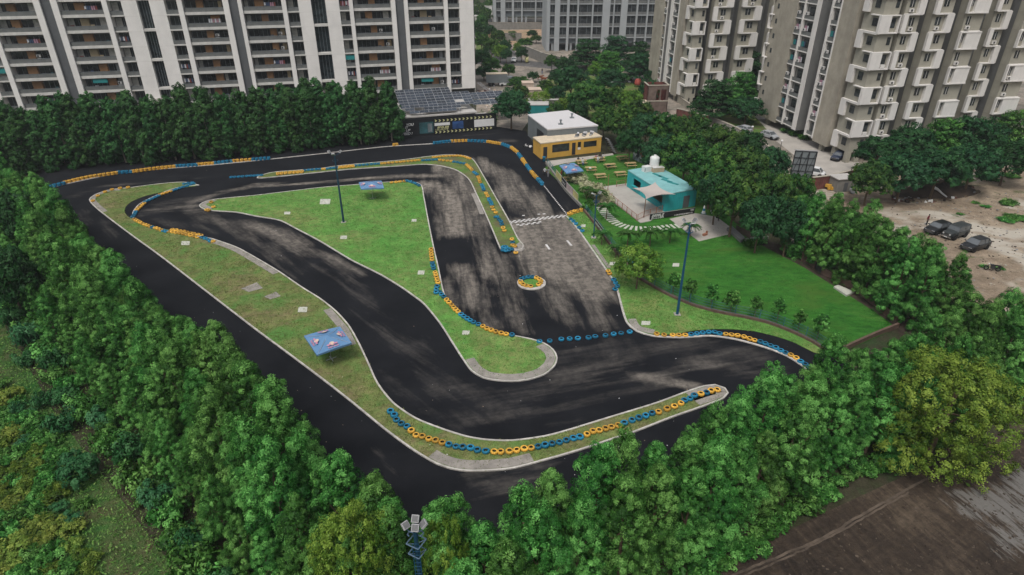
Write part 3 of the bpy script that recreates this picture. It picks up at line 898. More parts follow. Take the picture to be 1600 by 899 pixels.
# left hedge: its track-side silhouette is where the crowns stand against the asphalt
SIL_A = [G(x, y, 7.0).to_2d() for x, y in ((-130, 230), (-40, 262), (55, 285), (160, 395), (245, 468), (330, 530), (430, 622), (520, 705), (600, 775), (640, 832))]
SIL_A = offset_path(spline(SIL_A, False, 1.0), .5)
for row, off, sp, word in ((0, -1.9, 2.6, 'track-side'), (1, -4.6, 2.8, 'middle'), (2, -7.5, 2.9, 'outer')):
    pts = resample(offset_path(SIL_A, off), sp)
    for i, (p, tg) in enumerate(pts):
        q = p + Vector((R.uniform(-.45, .45), R.uniform(-.45, .45)))
        s = R.uniform(0.84, 1.14) * (1.04, 1.0, 0.62)[row]
        place_tree(HEDGE, 'hedge_tree', 'green tree in the left hedge, %s row, %s from its far end' % (word, ordinal(i + 1)), 'tree', q.x, q.y, s, 'trees of the left hedge')
SIL_B = [G(x, y, 7.2).to_2d() for x, y in ((668, 835), (760, 785), (850, 745), (920, 722), (1010, 688), (1100, 650), (1180, 606), (1262, 562), (1330, 550), (1400, 520), (1480, 482), (1560, 462), (1660, 425))]
SIL_B = offset_path(spline(SIL_B, False, 1.0), .0)
for row, off, sp, word in ((0, -1.9, 2.6, 'track-side'), (1, -4.5, 2.6, 'outer')):
    pts = resample(offset_path(SIL_B, off), sp)
    for i, (p, tg) in enumerate(pts):
        q = p + Vector((R.uniform(-.4, .4), R.uniform(-.4, .4)))
        s = R.uniform(0.84, 1.08) * (1.0, 0.95)[row]
        place_tree(HEDGE, 'hedge_tree', 'green tree in the near right hedge, %s row, %s from the floodlight tower' % (word, ordinal(i + 1)), 'tree', q.x, q.y, s, 'trees of the near right hedge')
# trees closing the corner round the floodlight tower; x, y: where the tree's top stands in the photograph
for (x, y, h, lab) in ((585, 752, 8.6, 'green tree at the left hedge end, farthest from the floodlight tower'), (608, 790, 8.8, 'green tree just left of the floodlight tower, nearest the track'), (570, 815, 8.4, 'green tree in the corner, second row left of the floodlight tower'),
        (605, 838, 8.0, 'green tree directly lower left of the floodlight tower'), (683, 800, 8.6, 'green tree just right of the floodlight tower, nearest the track'), (708, 790, 8.9, 'second green tree right of the floodlight tower at the track'), (700, 845, 8.0, 'green tree directly lower right of the floodlight tower')):
    p = G(x, y, h); q = place_tree(HEDGE, 'hedge_tree', lab, 'tree', p.x, p.y, h / 9.3)
# far hedge against the apartment block
HC = [G(x, y).to_2d() for x, y in ((-90, 292), (0, 280), (120, 266), (300, 254), (450, 240), (560, 230), (612, 226))]
HC = spline(HC, False, 1.0)
for row, off, sp, word in ((0, 2.4, 3.1, 'front'), (1, 6.0, 3.4, 'rear')):
    for i, (p, tg) in enumerate(resample(offset_path(HC, off), sp)):
        q = p + Vector((R.uniform(-.5, .5), R.uniform(-.5, .5)))
        place_tree(HBACK, 'hedge_tree', 'dark tree in the far hedge, %s row, below the apartments, %s from left' % (word, ordinal(i + 1)), 'tree', q.x, q.y, R.uniform(.9, 1.07) * (1, 0.97)[row], 'trees of the far hedge')
# hedge between the right lawn and the dirt lot
HD = offset_path(spline([G(x, y).to_2d() for x, y in ((1262, 392), (1305, 415), (1360, 448), (1420, 485), (1455, 508))], False, 1.0), -1.9)
for row, off, sp, word in ((0, -0.8, 2.5, 'lawn-side'), (1, 1.8, 2.6, 'middle'), (2, 4.0, 2.8, 'dirt-side')):
    for i, (p, tg) in enumerate(resample(offset_path(HD, off), sp)):
        q = p + Vector((R.uniform(-.5, .5), R.uniform(-.5, .5)))
        place_tree(HEDGE, 'hedge_tree', 'green tree in the %s row between lawn and dirt lot, %s from top' % (word, ordinal(i + 1)), 'tree', q.x, q.y, R.uniform(.9, 1.04) * (1, 1, .8)[row], 'trees between lawn and dirt lot')
# --- spreading trees
def broad_lobes(seed, rad=4.0, h=8.0, n=16, flat=0.55, low=0.42):
    rr = random.Random(seed)
    L = []
    for i in range(n):
        f = (i + .5) / n
        a = i * 2.399 + rr.uniform(-.3, .3)
        z = h * (low + (0.92 - low) * f)
        er = rad * 0.72 * math.sqrt(max(0.02, 1 - ((f - 0.25) / 0.8) ** 2)) * rr.uniform(0.75, 1.1)
        r = rad * rr.uniform(0.24, 0.38)
        L.append((er * math.cos(a), er * math.sin(a), z, r, r, r * flat * rr.uniform(1.2, 1.7), 0.5 + rr.gauss(0, .18)))
    L.append((0, 0, h * .62, rad * .5, rad * .5, h * .25, .4))
    return L
def tier_lobes(seed, rad=4.0, h=10.0):
    """layered, horizontally spreading crown"""
    rr = random.Random(seed)
    L = []
    for k in range(6):
        f = k / 5
        z = h * (0.25 + 0.7 * f)
        R0 = rad * (1.0 - 0.75 * f)
        n = max(2, int(7 - 5 * f))
        for i in range(n):
            a = 2 * PI * i / n + rr.uniform(-.4, .4)
            q = R0 * rr.uniform(.45, .85)
            r = rad * rr.uniform(.2, .32)
            L.append((q * math.cos(a), q * math.sin(a), z + rr.uniform(-.3, .3), r * 1.25, r * 1.25, r * .42, .5 + rr.gauss(0, .15)))
    L.append((0, 0, h * .5, rad * .3, rad * .3, h * .35, .4))
    return L
def make_broad(mat, seed, kind='broad', low=0.42, n=16, leaf=0.34, tufts=1.1, tr=0.5, k=34, rad=4.0, h=8.0):
    L = broad_lobes(seed, rad, h, n, low=low) if kind == 'broad' else tier_lobes(seed, rad, h)
    cm = crown_from_lobes('tree_crown', L, mat, tr, tufts, k, leaf, seed, lowcut=-0.45, fill=700)
    limbs = [(l[0] * .8, l[1] * .8, l[2]) for l in L[::3]]
    tm = trunk_mesh(trunk_mb(h * .7, 0.2, limbs, 0.2, seed, .3), M['bark'])
    return cm, tm
BROAD = {
    'mango': [make_broad(M['leaf_mango'], 300 + i, leaf=.36) for i in range(3)],
    'dark': [make_broad(M['leaf_dark'], 310 + i) for i in range(3)],
    'bright': [make_broad(M['leaf_bright'], 320 + i) for i in range(2)],
    'tier': [make_broad(M['leaf_dark'], 330 + i, 'tier', rad=4.0, h=10.0) for i in range(2)],
    'tierg': [make_broad(M['leaf_hedge'], 340 + i, 'tier', rad=4.0, h=8.0) for i in range(1)],
    'olive': [make_broad(M['leaf_yellow'], 350 + i, low=.10, n=30, leaf=.14, tufts=2.6, tr=.32, k=64) for i in range(2)],
}
HH = {'tier': 10.0}
def broad(kind, x, y, wpx, hm, label, rz=None, name='broadleaf_tree', group=None):
    """x, y: centre of the crown in the photograph; wpx its width; hm the tree's height in metres"""
    p = G(x, y, hm * 0.66)
    dep = p.y * CP + (CAMH - p.z) * SP
    rad = wpx * dep / FPX / 2
    cm, tm = BROAD[kind][R.randrange(len(BROAD[kind]))]
    root = mesh_tree(name, label, 'tree', cm, tm, group)
    root.location = (p.x, p.y, 0)
    root.rotation_euler = (0, 0, R.uniform(0, 6.28))
    s = rad / 4.0
    root.scale = (s, s, hm / (10.0 if kind == 'tier' else 8.0))
    return root
BT = [
 ('mango', 862, 96, 24, 5, 'small tree before the compound wall of the grey high-rise, left'),
 ('dark', 884, 100, 30, 6, 'dark tree against the compound wall of the grey high-rise, middle'),
 ('mango', 852, 134, 26, 4, 'low tree beside the brown cows, toward the tall street lamp'),
 ('dark', 870, 146, 30, 5, 'dark low tree between the tall street lamp and the white roof'),
 ('bright', 935, 108, 34, 6, 'lighter tree between the round dark tree and the layered tree'),
 ('dark', 1020, 118, 30, 5, 'dark tree at the foot of the far beige tower, left of its cars'),
 ('mango', 960, 155, 40, 7, 'leafy tree filling the grove just left of the yellow-green round tree'),
 ('mango', 778, 56, 26, 6, 'green street tree high up the far street, second row'),
 ('dark', 765, 48, 22, 6, 'dark street tree high up the far street, beside the pale wall'),
 ('bright', 808, 74, 16, 4, 'tiny light tree at the kerb of the far street'),
 ('mango', 768, 100, 30, 5, 'green tree at the roadside below the street row beside the block'),
 ('dark', 756, 112, 34, 4, 'clipped dark hedge-like tree at the block corner'),
 ('mango', 795, 108, 22, 4, 'small tree on the verge right of the distant junction'),
 ('bright', 858, 146, 24, 4, 'light green bushy tree right of the brown cows'),
 ('mango', 812, 143, 30, 4.5, 'green tree between the white car and the cream blocks'),
 ('dark', 870, 118, 26, 5, 'small dark tree left of the round dark tree by the street'),
 ('mango', 868, 172, 30, 4.5, 'green tree rising just behind the white roof, left part'),
 ('dark', 902, 172, 40, 6, 'dark tree directly behind the white roof\'s right corner'),
 ('tier', 1000, 100, 50, 8, 'dark tree above the silver car beside the far beige tower'),
 ('mango', 1000, 175, 44, 7, 'leafy tree in front of the short brick wall'),
 ('mango', 820, 66, 26, 4, 'tree in the sandy yard far up the street'),
 ('dark', 790, 70, 20, 5, 'street tree at the bend of the far street'),
 ('mango', 800, 54, 18, 3.5, 'small tree by the far compound wall, left'),
 ('dark', 832, 52, 18, 3.5, 'small tree by the far compound wall, right'),
 # behind the yards and in front of the towers
 ('dark', 799, 163, 60, 8.5, 'dark round tree between the solar roof and the white-roofed hall'),
 ('tier', 918, 78, 62, 9, 'dark spreading tree at the left of the grove before the grey high-rise'),
 ('tier', 962, 74, 66, 9.5, 'dark spreading tree in the middle of the grove before the grey high-rise'),
 ('tier', 1000, 82, 50, 9, 'dark spreading tree nearest the beige tower in the far grove'),
 ('tierg', 950, 100, 66, 8, 'layered mid-green tree with flat branches above the parked scooters'),
 ('dark', 893, 125, 56, 9, 'round dark tree above the street with the brown cows'),
 ('mango', 918, 150, 64, 9, 'large round tree behind the white-roofed hall, right of the street'),
 ('bright', 884, 165, 34, 5, 'small bright green tree just behind the white roof'),
 ('dark', 955, 125, 48, 8, 'round dark tree just below the layered tree'),
 ('dark', 1014, 141, 34, 7, 'small round dark tree left of the ruined brick tower'),
 ('bright', 984, 158, 42, 7, 'yellow-green round tree left of the brick wall'),
 ('mango', 944, 186, 44, 7, 'bright-topped tree behind the goal-post frame'),
 ('mango', 972, 190, 62, 8, 'dense tree right of the goal-post frame'),
 ('dark', 1010, 198, 54, 7.5, 'dark tree below the brick yard'),
 ('dark', 985, 222, 44, 6.5, 'dark tree behind the painted graffiti panel'),
 ('mango', 1040, 200, 56, 8, 'leafy tree below the low brick wall'),
 ('mango', 1082, 205, 64, 8.5, 'big leafy tree at the top of the dense grove by the kiosk'),
 ('dark', 1030, 238, 60, 8, 'dark tree right behind the white water tank'),
 ('mango', 1072, 240, 74, 9, 'big leafy tree behind the turquoise kiosk roof'),
 ('mango', 1125, 225, 74, 8.5, 'big leafy tree in the middle of the grove, toward the street'),
 ('dark', 1170, 226, 56, 7, 'dark tree of the grove beside the street lamps'),
 ('mango', 1115, 268, 84, 9.5, 'largest leafy tree of the grove behind the kiosk'),
 ('mango', 1165, 262, 72, 8.5, 'leafy tree in the grove left of the billboard'),
 ('dark', 1208, 256, 56, 7.5, 'dark tree just left of the billboard'),
 ('mango', 1208, 300, 66, 8, 'leafy tree below the billboard'),
 ('mango', 1245, 300, 56, 7.5, 'bright leafy tree under the billboard\'s right foot'),
 ('dark', 1122, 300, 60, 8.0, 'dark tree right beside the turquoise kiosk'),
 ('mango', 1150, 310, 80, 9, 'dense leafy tree over the shaded end of the plaza'),
 ('dark', 1190, 340, 66, 8, 'dark tree overhanging the far edge of the lawn'),
 ('dark', 1236, 345, 60, 8, 'dark tree where the grove meets the bushy hedge'),
 ('tier', 1130, 92, 84, 13, 'very tall layered dark tree in front of the middle tower'),
 ('tier', 1172, 108, 64, 12, 'tall layered dark tree left of the front tower'),
 ('tier', 1118, 148, 76, 9, 'layered dark tree behind the brick yard'),
 ('tierg', 1158, 138, 76, 8.5, 'layered tree with brighter tiers left of the front tower'),
 ('dark', 1168, 168, 60, 6, 'low dark tree by the street lamp with a white globe'),
 # band before the right-hand towers
 ('dark', 1372, 238, 72, 7, 'dark tree at the left end of the band below the front tower'),
 ('mango', 1362, 278, 66, 7, 'low leafy tree beside the concrete cabin and wall'),
 ('dark', 1420, 222, 80, 8, 'dark spreading tree under the second white-boxed column'),
 ('dark', 1415, 268, 84, 8, 'dark tree behind the rubbish heap, left'),
 ('tierg', 1470, 215, 84, 8, 'spreading green tree below the white panelled column'),
 ('dark', 1468, 262, 84, 8, 'dark tree behind the rubbish heap, right'),
 ('dark', 1525, 210, 84, 8.5, 'dark spreading tree below the grey recessed column'),
 ('dark', 1522, 254, 84, 8, 'dark tree above the pale open ground'),
 ('tierg', 1578, 202, 80, 8.5, 'green spreading tree at the right edge of the photo below the towers'),
 ('dark', 1580, 244, 80, 8, 'dark tree at the right edge, above the pale ground'),
 # trees round the far street, upper middle
 ('mango', 752, 62, 28, 7, 'small tree hugging the edge of the apartment block, uppermost'),
 ('mango', 768, 72, 30, 7, 'round light tree at the start of the side street'),
 ('bright', 782, 80, 26, 6, 'light green street tree left of the parked scooters far up the street'),
 ('dark', 752, 90, 32, 7, 'dark street tree beside the apartment block'),
 ('dark', 791, 84, 20, 5, 'dark street tree just left of the distant white car'),
 ('dark', 815, 82, 22, 5, 'dark street tree behind the distant white car'),
 ('dark', 833, 118, 18, 3, 'clipped round bush beside the street with the cows'),
 ('mango', 812, 128, 40, 3.5, 'low spreading shrubbery right of the grey truck'),
 ('bright', 772, 116, 18, 3, 'small bush in front of the grey truck'),
 ('olive', 842, 152, 44, 4, 'low green tree just right of the cream cabins'),
 ('mango', 838, 60, 20, 3, 'low bush in the sandy yard far up the street'),
 ('dark', 745, 45, 26, 7, 'dark tree beside the block near the top of the photo'),
 # near
 ('bright', 984, 428, 30, 5.0, 'x'),
 ('olive', 1487, 618, 200, 9.8, 'large olive-yellow tree standing before the near right hedge'),
 ('olive', 560, 878, 165, 10.2, 'yellow-green tree at the bottom edge left of the floodlight tower'),
 ('olive', 695, 888, 95, 9.8, 'yellow-green tree at the bottom edge right of the floodlight tower'),
 ('dark', 28, 335, 80, 9, 'darker olive-toned tree standing out of the left hedge near its far end'),
 ('dark', 10, 430, 90, 9, 'dark tree at the left edge behind the left hedge'),
]
for b_ in BT:
    if b_[5] == 'x': continue
    broad(*b_)
# bright young tree on the verge by the lawn fence: lobes with clear gaps
def small_tree(name, label, x, y, h, rad, mat, seed, n=9, leaf=.2, trunk=.08, group=None, tuftd=2.4):
    rr = random.Random(seed)
    L = []
    for i in range(n):
        a = i * 2.399; f = (i + .5) / n
        q = rad * .72 * math.sqrt(max(.05, 1 - (f - .3) ** 2 * 1.5)) * rr.uniform(.5, 1)
        r = rad * rr.uniform(.28, .4)
        L.append((q * math.cos(a), q * math.sin(a), h * (.45 + .47 * f), r, r, r * .9, .5 + rr.gauss(0, .2)))
    cm = crown_from_lobes('tree_crown', L, mat, .25 * max(.5, rad / 2), tuftd, 38, leaf, seed, lowcut=-.8, fill=120)
    tm = trunk_mesh(trunk_mb(h * .75, trunk, [(l[0], l[1], l[2]) for l in L[::2]], .05, seed, .3), M['bark'])
    p = G(x, y)
    root = mesh_tree(name, label, 'tree', cm, tm, group)
    root.location = (p.x, p.y, 0.05)
    return root
small_tree('young_tree', 'bright green young tree with open crown on the verge beside the lawn fence', 994, 452, 5.2, 3.1, M['leaf_bright'], 5, 20, .22, .12, tuftd=2.0)
sap = None
SAPS = [((1051,461),'first'), ((1076,474),'second'), ((1109,484),'third'), ((1140,492),'fourth'), ((1178,498),'fifth'), ((1212,507),'sixth'), ((1246,519),'seventh'), ((1275,534),'eighth')]
for i, ((x, y), w) in enumerate(SAPS):
    lab = '%s thin sapling along the curved lawn fence, counted from the tall blue pole end' % w
    if i < 3:
        s_ = small_tree('sapling', lab, x, y, 2.9 + .2 * i, .9, M['leaf_hedge'], 40 + i, 10, .13, .045, 'saplings along the curved fence', 9)
        sap = (sap or []) + [s_]
    else:
        p = G(x, y)
        dup(sap[i % 3], (p.x, p.y, .05), R.uniform(0, 6), R.uniform(.85, 1.1), label=lab)
# palms
def palm_meshes(seed, h=1.8, fr=1.6, n=13):
    rr = random.Random(seed)
    P, N, S = [], [], []
    for i in range(n):
        a = 2 * PI * i / n + rr.uniform(-.2, .2)
        up = rr.uniform(.5, 1.3)
        for k in range(26):
            f = (k + 1) / 26
            r = fr * f; z = h + up * fr * (f - 1.15 * f * f) + .05
            for sd_ in (-1, 1):
                w = .26 * math.sin(PI * min(1, f * .9 + .08))
                c = (r * math.cos(a) - sd_ * math.sin(a) * w * .5, r * math.sin(a) + sd_ * math.cos(a) * w * .5, z - .12 * w)
                P.append(c); N.append((-.4 * math.cos(a) - sd_ * math.sin(a) * .3, -.4 * math.sin(a) + sd_ * math.cos(a) * .3, 1)); S.append(.36)
    me = leaves_mesh('fronds', np.array(P), np.array(N), np.array(S), np.full(len(P), .5) + NR.normal(size=len(P)) * .2, M['leaf_palm'], .36)
    mb = MB(); mb.path([(0, 0, -.05), (.04, 0, h * .5), (0, .03, h)], .09, .05, 7)
    return me, trunk_mesh(mb, M['bark'])
PALMS = [palm_meshes(i) for i in range(3)]
for i, (x, y, s, lab) in enumerate([(931, 322, 1.15, 'tall palm beside the upper blue pole on the lawn'), (947, 343, 1.1, 'palm at the start of the curved slab path'), (980, 386, 1.0, 'palm on the lawn left of the other two in the row'), (1015, 386, 1.15, 'middle palm of the three on the lawn below the slab path'),
        (1046, 380, .95, 'palm at the right end of the slab path'), (1078, 371, .9, 'palm behind the top of the tall blue pole'), (916, 312, .9, 'palm among the pale shrubs left of the terrace'), (940, 383, .9, 'palm close to the low wall below the upper blue pole'), (898, 280, 1.05, 'palm beside the blue umbrella on the picnic lawn'), (962, 403, .8, 'small palm at the wall left of the bright young tree')]):
    p = G(x, y)
    root = thing('palm_tree', lab, 'palm', (p.x, p.y, .05), R.uniform(0, 6))
    for nm, me in (('fronds', PALMS[i % 3][0]), ('trunk', PALMS[i % 3][1])):
        o = bpy.data.objects.new(nm, me); link(o, root)
    root.scale = (s, s, s)
# shrubs
def shrub_mesh(seed, mat, r=1.0, h=.9, leaf=.16, k=40, n=7, tr=.28, d=3.2):
    rr = random.Random(seed)
    L = [(0, 0, h * .45, r * .6, r * .6, h * .5, .5)]
    for i in range(n):
        a = i * 2.399
        q = r * .6 * rr.uniform(.6, 1.05); s = r * rr.uniform(.3, .48)
        L.append((q * math.cos(a), q * math.sin(a), h * rr.uniform(.3, .7), s, s, s * h / r * .9, .5 + rr.gauss(0, .2)))
    return crown_from_lobes('shrub', L, mat, tr * r, d / r, k, leaf, seed, lowcut=-.3, fill=150)
SHR = {k: [shrub_mesh(500 + i + j * 10, M[m]) for i in range(3)] for j, (k, m) in enumerate((('gold', 'leaf_gold'), ('green', 'leaf_hedge'), ('teal', 'leaf_teal'), ('pale', 'leaf_pale'), ('olive', 'leaf_olive')))}
SHR['ball'] = [shrub_mesh(590, M['leaf_teal'], 1.0, 1.7, .13, 60, 16, .2, 9)]
def shrub(kind, x, y, r, label, hz=1.0, group=None, world=False, name='shrub'):
    o = bpy.data.objects.new(name, SHR[kind][R.randrange(len(SHR[kind]))])
    C.objects.link(o)
    p = Vector((x, y, 0)) if world else G(x, y)
    o.location = (p.x, p.y, 0)
    o.rotation_euler = (0, 0, R.uniform(0, 6))
    o.scale = (r, r, r * hz)
    return tag(o, label, 'shrub', group)
shrub('ball', 128, 752, 1.45, 'round dense blue-green bush standing alone in the left field', .95)
shrub('teal', 43, 572, 1.1, 'blue-green bush uppermost in the left field', 1.3)
shrub('teal', 68, 634, 1.0, 'blue-green bush between the field\'s uppermost bush and the hedge foot', 1.4)
shrub('teal', 100, 672, 1.5, 'large blue-green bush touching the foot of the left hedge', 1.2)
shrub('green', 132, 792, .6, 'small light green bush just below the round dense bush')
shrub('green', 92, 690, .7, 'small pale green bush above the round dense bush')
FPOLY = [(-10, 600), (55, 640), (95, 720), (105, 800), (140, 850), (160, 910), (-10, 910)]
cnt = {}
tries = 0
spots = []
while len(spots) < 62 and tries < 4000:
    tries += 1
    x, y = R.uniform(-10, 160), R.uniform(600, 910)
    if not inside((x, y), FPOLY): continue
    p = G(x, y)
    if any((p - q).length < 0.95 for q in spots): continue
    if (p - G(128, 752)).length < 2: continue
    spots.append(p)
    k = R.choices(('gold', 'green', 'teal', 'olive'), (5, 4, 1, 2))[0] if y > 760 else R.choices(('gold', 'green', 'teal', 'olive'), (1, 5, 2, 2))[0]
    cnt[k] = cnt.get(k, 0) + 1
    words = {'gold': 'low yellow-green shrub crowding the left field', 'green': 'low fresh green shrub crowding the left field', 'teal': 'low blue-green shrub crowding the left field', 'olive': 'low olive shrub crowding the left field'}
    shrub(k, p.x, p.y, R.uniform(.7, 1.15), words[k] + ', ' + ordinal(cnt[k]) + ' of its colour', R.uniform(.6, 1.0), words[k].replace('shrub', 'shrubs'), True)
# creeper bushes at the outer foot of the left hedge and of the near right hedge
for i, (p, tg) in enumerate(resample(offset_path(SIL_A, -9.7), 2.1)):
    if p.y > 75: continue
    q = p + Vector((R.uniform(-.5, .5), R.uniform(-.5, .5)))
    shrub('green' if i % 3 else 'teal', q.x, q.y, R.uniform(1.2, 1.7), 'leafy creeper bush at the outer foot of the left hedge, %s from the far end' % ordinal(i + 1), R.uniform(1.0, 1.6), 'creeper bushes below the left hedge', True, 'creeper_bush')
for i, (p, tg) in enumerate(resample(offset_path(SIL_B, -6.3), 1.5)):
    q = p + Vector((R.uniform(-.3, .3), R.uniform(-.3, .3)))
    shrub('green', q.x, q.y, R.uniform(.9, 1.3), 'low bush at the outer foot of the near right hedge, %s from the left' % ordinal(i + 1), R.uniform(.6, 1.0), 'bushes below the near right hedge', True)
# pale ornamental shrubs beside the picnic lawn
for i, (x, y) in enumerate(((893,275),(900,279),(906,284),(911,289),(917,294),(921,300),(926,305),(931,310),(937,316),(941,322),(899,286),(913,299),(933,303),(942,311),(948,318))):
    shrub('pale', x, y, R.uniform(1.0, 1.35), 'pale ornamental shrub between picnic lawn and terrace, %s from the top' % ordinal(i + 1), 1.2, 'pale ornamental shrubs')
shrub('green', 915, 330, .9, 'dark green bush in the corner of wall and lawn above the yellow tyres', 1.5)
shrub('green', 920, 322, .7, 'small green bush beside the low wall', 1.4)
shrub('green', 1172, 385, 1.3, 'low spreading bush under the grove at the lawn\'s far edge', .7)
shrub('green', 1186, 381, 1.0, 'low bush beside the dark bench at the lawn\'s far edge', .7)
for i, (x, y) in enumerate(((1160,188),(1172,193),(1150,184),(1262,214),(1255,218),(1228,208),(1240,212),(1137,180))):
    shrub('green', x, y, 1.3, 'small garden shrub at the foot of the front tower, %s from the left' % ordinal(i + 1), .9, 'garden shrubs by the towers')
# loose grass of the left field: one mass
n = 24000
pp = []
while len(pp) < n:
    x, y = NR.uniform(-60, -12), NR.uniform(14, 75)
    if -(x + 12) * 0.93 + 20 > y + 2 or True:
        u_, v_, d_ = proj((x, y, 0))
        if -40 < u_ < 340 and v_ > 520: pp.append((x, y, NR.uniform(.02, .3)))
pp = np.array(pp)
me = leaves_mesh('grass_tufts', pp, NR.normal(size=(n, 3)) + np.array([0, -.3, .5]), NR.uniform(.1, .32, n), NR.rand(n), M['blade_lush'], .35)
tag(link(bpy.data.objects.new('grass_tufts', me)), 'rough green grass and weeds of the left field', 'grass', kind='stuff')

# real blades over the islands, verges and lawn so that the turf is not a smooth sheet
def turf(name, label, poly, n, mat, z, s0, s1):
    P = [(q.x, q.y) for q in poly]
    xs = [q[0] for q in P]; ys = [q[1] for q in P]
    pts = []
    while len(pts) < n:
        c = (NR.uniform(min(xs), max(xs)), NR.uniform(min(ys), max(ys)))
        if not inside(c, P): continue
        dens = 0.5 + 0.5 * math.sin(c[0] * .7 + 2 * math.sin(c[1] * .31)) * math.sin(c[1] * .5 + 1.7 * math.sin(c[0] * .23))
        if NR.rand() > .25 + .75 * dens: continue
        for k in range(3):
            pts.append((c[0] + NR.normal() * .12, c[1] + NR.normal() * .12, z + NR.uniform(.0, .06)))
    pts = np.array(pts)
    ti = .5 + .25 * NR.normal(size=len(pts))
    me = leaves_mesh(name, pts, NR.normal(size=(len(pts), 3)) * np.array([1, 1, .4]) + np.array([0, -.2, .45]), NR.uniform(s0, s1, len(pts)), ti, M[mat], .4)
    tag(link(bpy.data.objects.new(name, me)), label, 'grass', kind='stuff')
turf('island_grass', 'rough blades of the dry grass on the long left island', WA[::3], 26000, 'blade_dry', .07, .06, .2)
turf('island_grass', 'rough blades of the brighter grass on the middle island', WB[::3], 26000, 'blade_lush', .07, .06, .2)
turf('verge_grass', 'rough blades of the grass verge before the lawn fence', we[::2], 14000, 'blade_lush', .06, .06, .2)
turf('lawn_grass', 'short blades of the deep green right lawn', px(LAWN), 22000, 'blade_lawn', .05, .05, .15)
# ------------------------------------------------------------------ building materials
mk('cream', (0.80, 0.77, 0.73), 0.07, 0.3, 0.8, grime=0.18)
mk('cream_band', (0.62, 0.6, 0.56), 0.1, 0.5, 0.8, grime=0.3)
mk('charcoal_wall', (0.105, 0.11, 0.115), 0.12, 0.5, 0.8)
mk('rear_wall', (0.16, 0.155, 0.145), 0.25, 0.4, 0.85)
mk('tan_panel', (0.36, 0.19, 0.085), 0.3, 0.6, 0.8, rnd=0.25)
mk('tan_pale', (0.42, 0.33, 0.2), 0.2, 0.6, 0.8)
mk('curtain', (0.45, 0.44, 0.40), 0.25, 2.0, 0.9)
mk('teal_shade', (0.02, 0.22, 0.22), 0.2, 1.0, 0.8)
mk('laundry_red', (0.22, 0.06, 0.05), 0.2, 1, 0.9)
mk('laundry_white', (0.6, 0.6, 0.62), 0.1, 1, 0.9)
mk('laundry_blue', (0.06, 0.09, 0.16), 0.1, 1, 0.9)
mk('laundry_pink', (0.4, 0.22, 0.28), 0.1, 1, 0.9)
mk('olive_wall', (0.35, 0.33, 0.27), 0.1, 0.4, 0.85, grime=0.3)
mk('box_white', (0.74, 0.71, 0.67), 0.06, 0.6, 0.75, grime=0.25)
mk('raw_concrete', (0.38, 0.345, 0.28), 0.2, 0.35, 0.9, grime=0.5, bump=0.2)
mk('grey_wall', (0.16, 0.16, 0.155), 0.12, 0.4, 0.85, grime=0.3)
mk('ac_white', (0.55, 0.54, 0.52), 0.1, 2, 0.6)
mk('ac_dark', (0.05, 0.05, 0.05), 0.1, 2, 0.6)
mk('far_wall', (0.34, 0.36, 0.365), 0.06, 0.3, 0.8)
mk('far_grey', (0.15, 0.17, 0.18), 0.1, 0.3, 0.8)
mk('rail_grey', (0.15, 0.155, 0.15), 0.25, 0.8, 0.35, 0.5)
mk('teal_print', (0.03, 0.09, 0.10), 0.6, 0.5, 0.6)
mk('grey_print', (0.25, 0.27, 0.28), 0.5, 0.4, 0.6)
mk('brick_red', (.2, .06, .045), .3, 2, .9)
def glass_mat(name, c, rough=0.12, rnd=0.35):
    t = NT(name)
    v = t.coord((0.7, 0.7, 1.4))
    f = t.noise(v, 0.9, 4, 0.6)
    col = t.ramp(f, [(0.35, tuple(x * .45 for x in c)), (0.65, tuple(x * 1.6 for x in c))])
    oi = t.n('ShaderNodeObjectInfo'); hs = t.n('ShaderNodeHueSaturation')
    t.l(t.math('ADD', t.math('MULTIPLY', oi.outputs['Random'], 2 * rnd), 1 - rnd), hs.inputs['Value'])
    t.l(col, hs.inputs['Color'])
    M[name] = t.bsdf(hs.outputs[0], rough, 0.5)
glass_mat('win_glass', (0.035, 0.04, 0.042), 0.25)
glass_mat('shaft_glass', (0.02, 0.028, 0.032), 0.08)

# ------------------------------------------------------------------ long apartment block at the left
PL = G(741, 150); AL = math.radians(14)
dL = (math.cos(AL), math.sin(AL))
FH, Z0 = 3.32, 5.4 - 3.32        # underside of the balcony bands: Z0 + k*FH
NF = 10
blk = thing('apartment_building', 'long cream apartment block with charcoal strips and rows of balconies filling the upper left', 'apartment block', PL, AL)
def tL(x): return on_plane(x, 50, PL, dL)[0]
div = [tL(x) for x in (68, 77.5, 94, 104, 172, 180, 201, 225, 244, 267, 287, 295, 357, 366, 380, 386, 447, 454, 472, 492, 514, 535, 550, 556, 614, 621, 634, 640, 695, 701, 719, 740.5)]
kinds = ['pil', 'grey', 'pil', 'bay', 'pil', 'nar', 'wall', 'shaft', 'wall', 'nar', 'pil', 'bay', 'pil', 'grey', 'pil', 'bay', 'pil', 'nar', 'wall', 'shaft', 'wall', 'nar', 'pil', 'bay', 'pil', 'grey', 'pil', 'bay', 'pil', 'nar', 'wall']
segs = [(div[i], div[i + 1], kinds[i]) for i in range(len(kinds))]
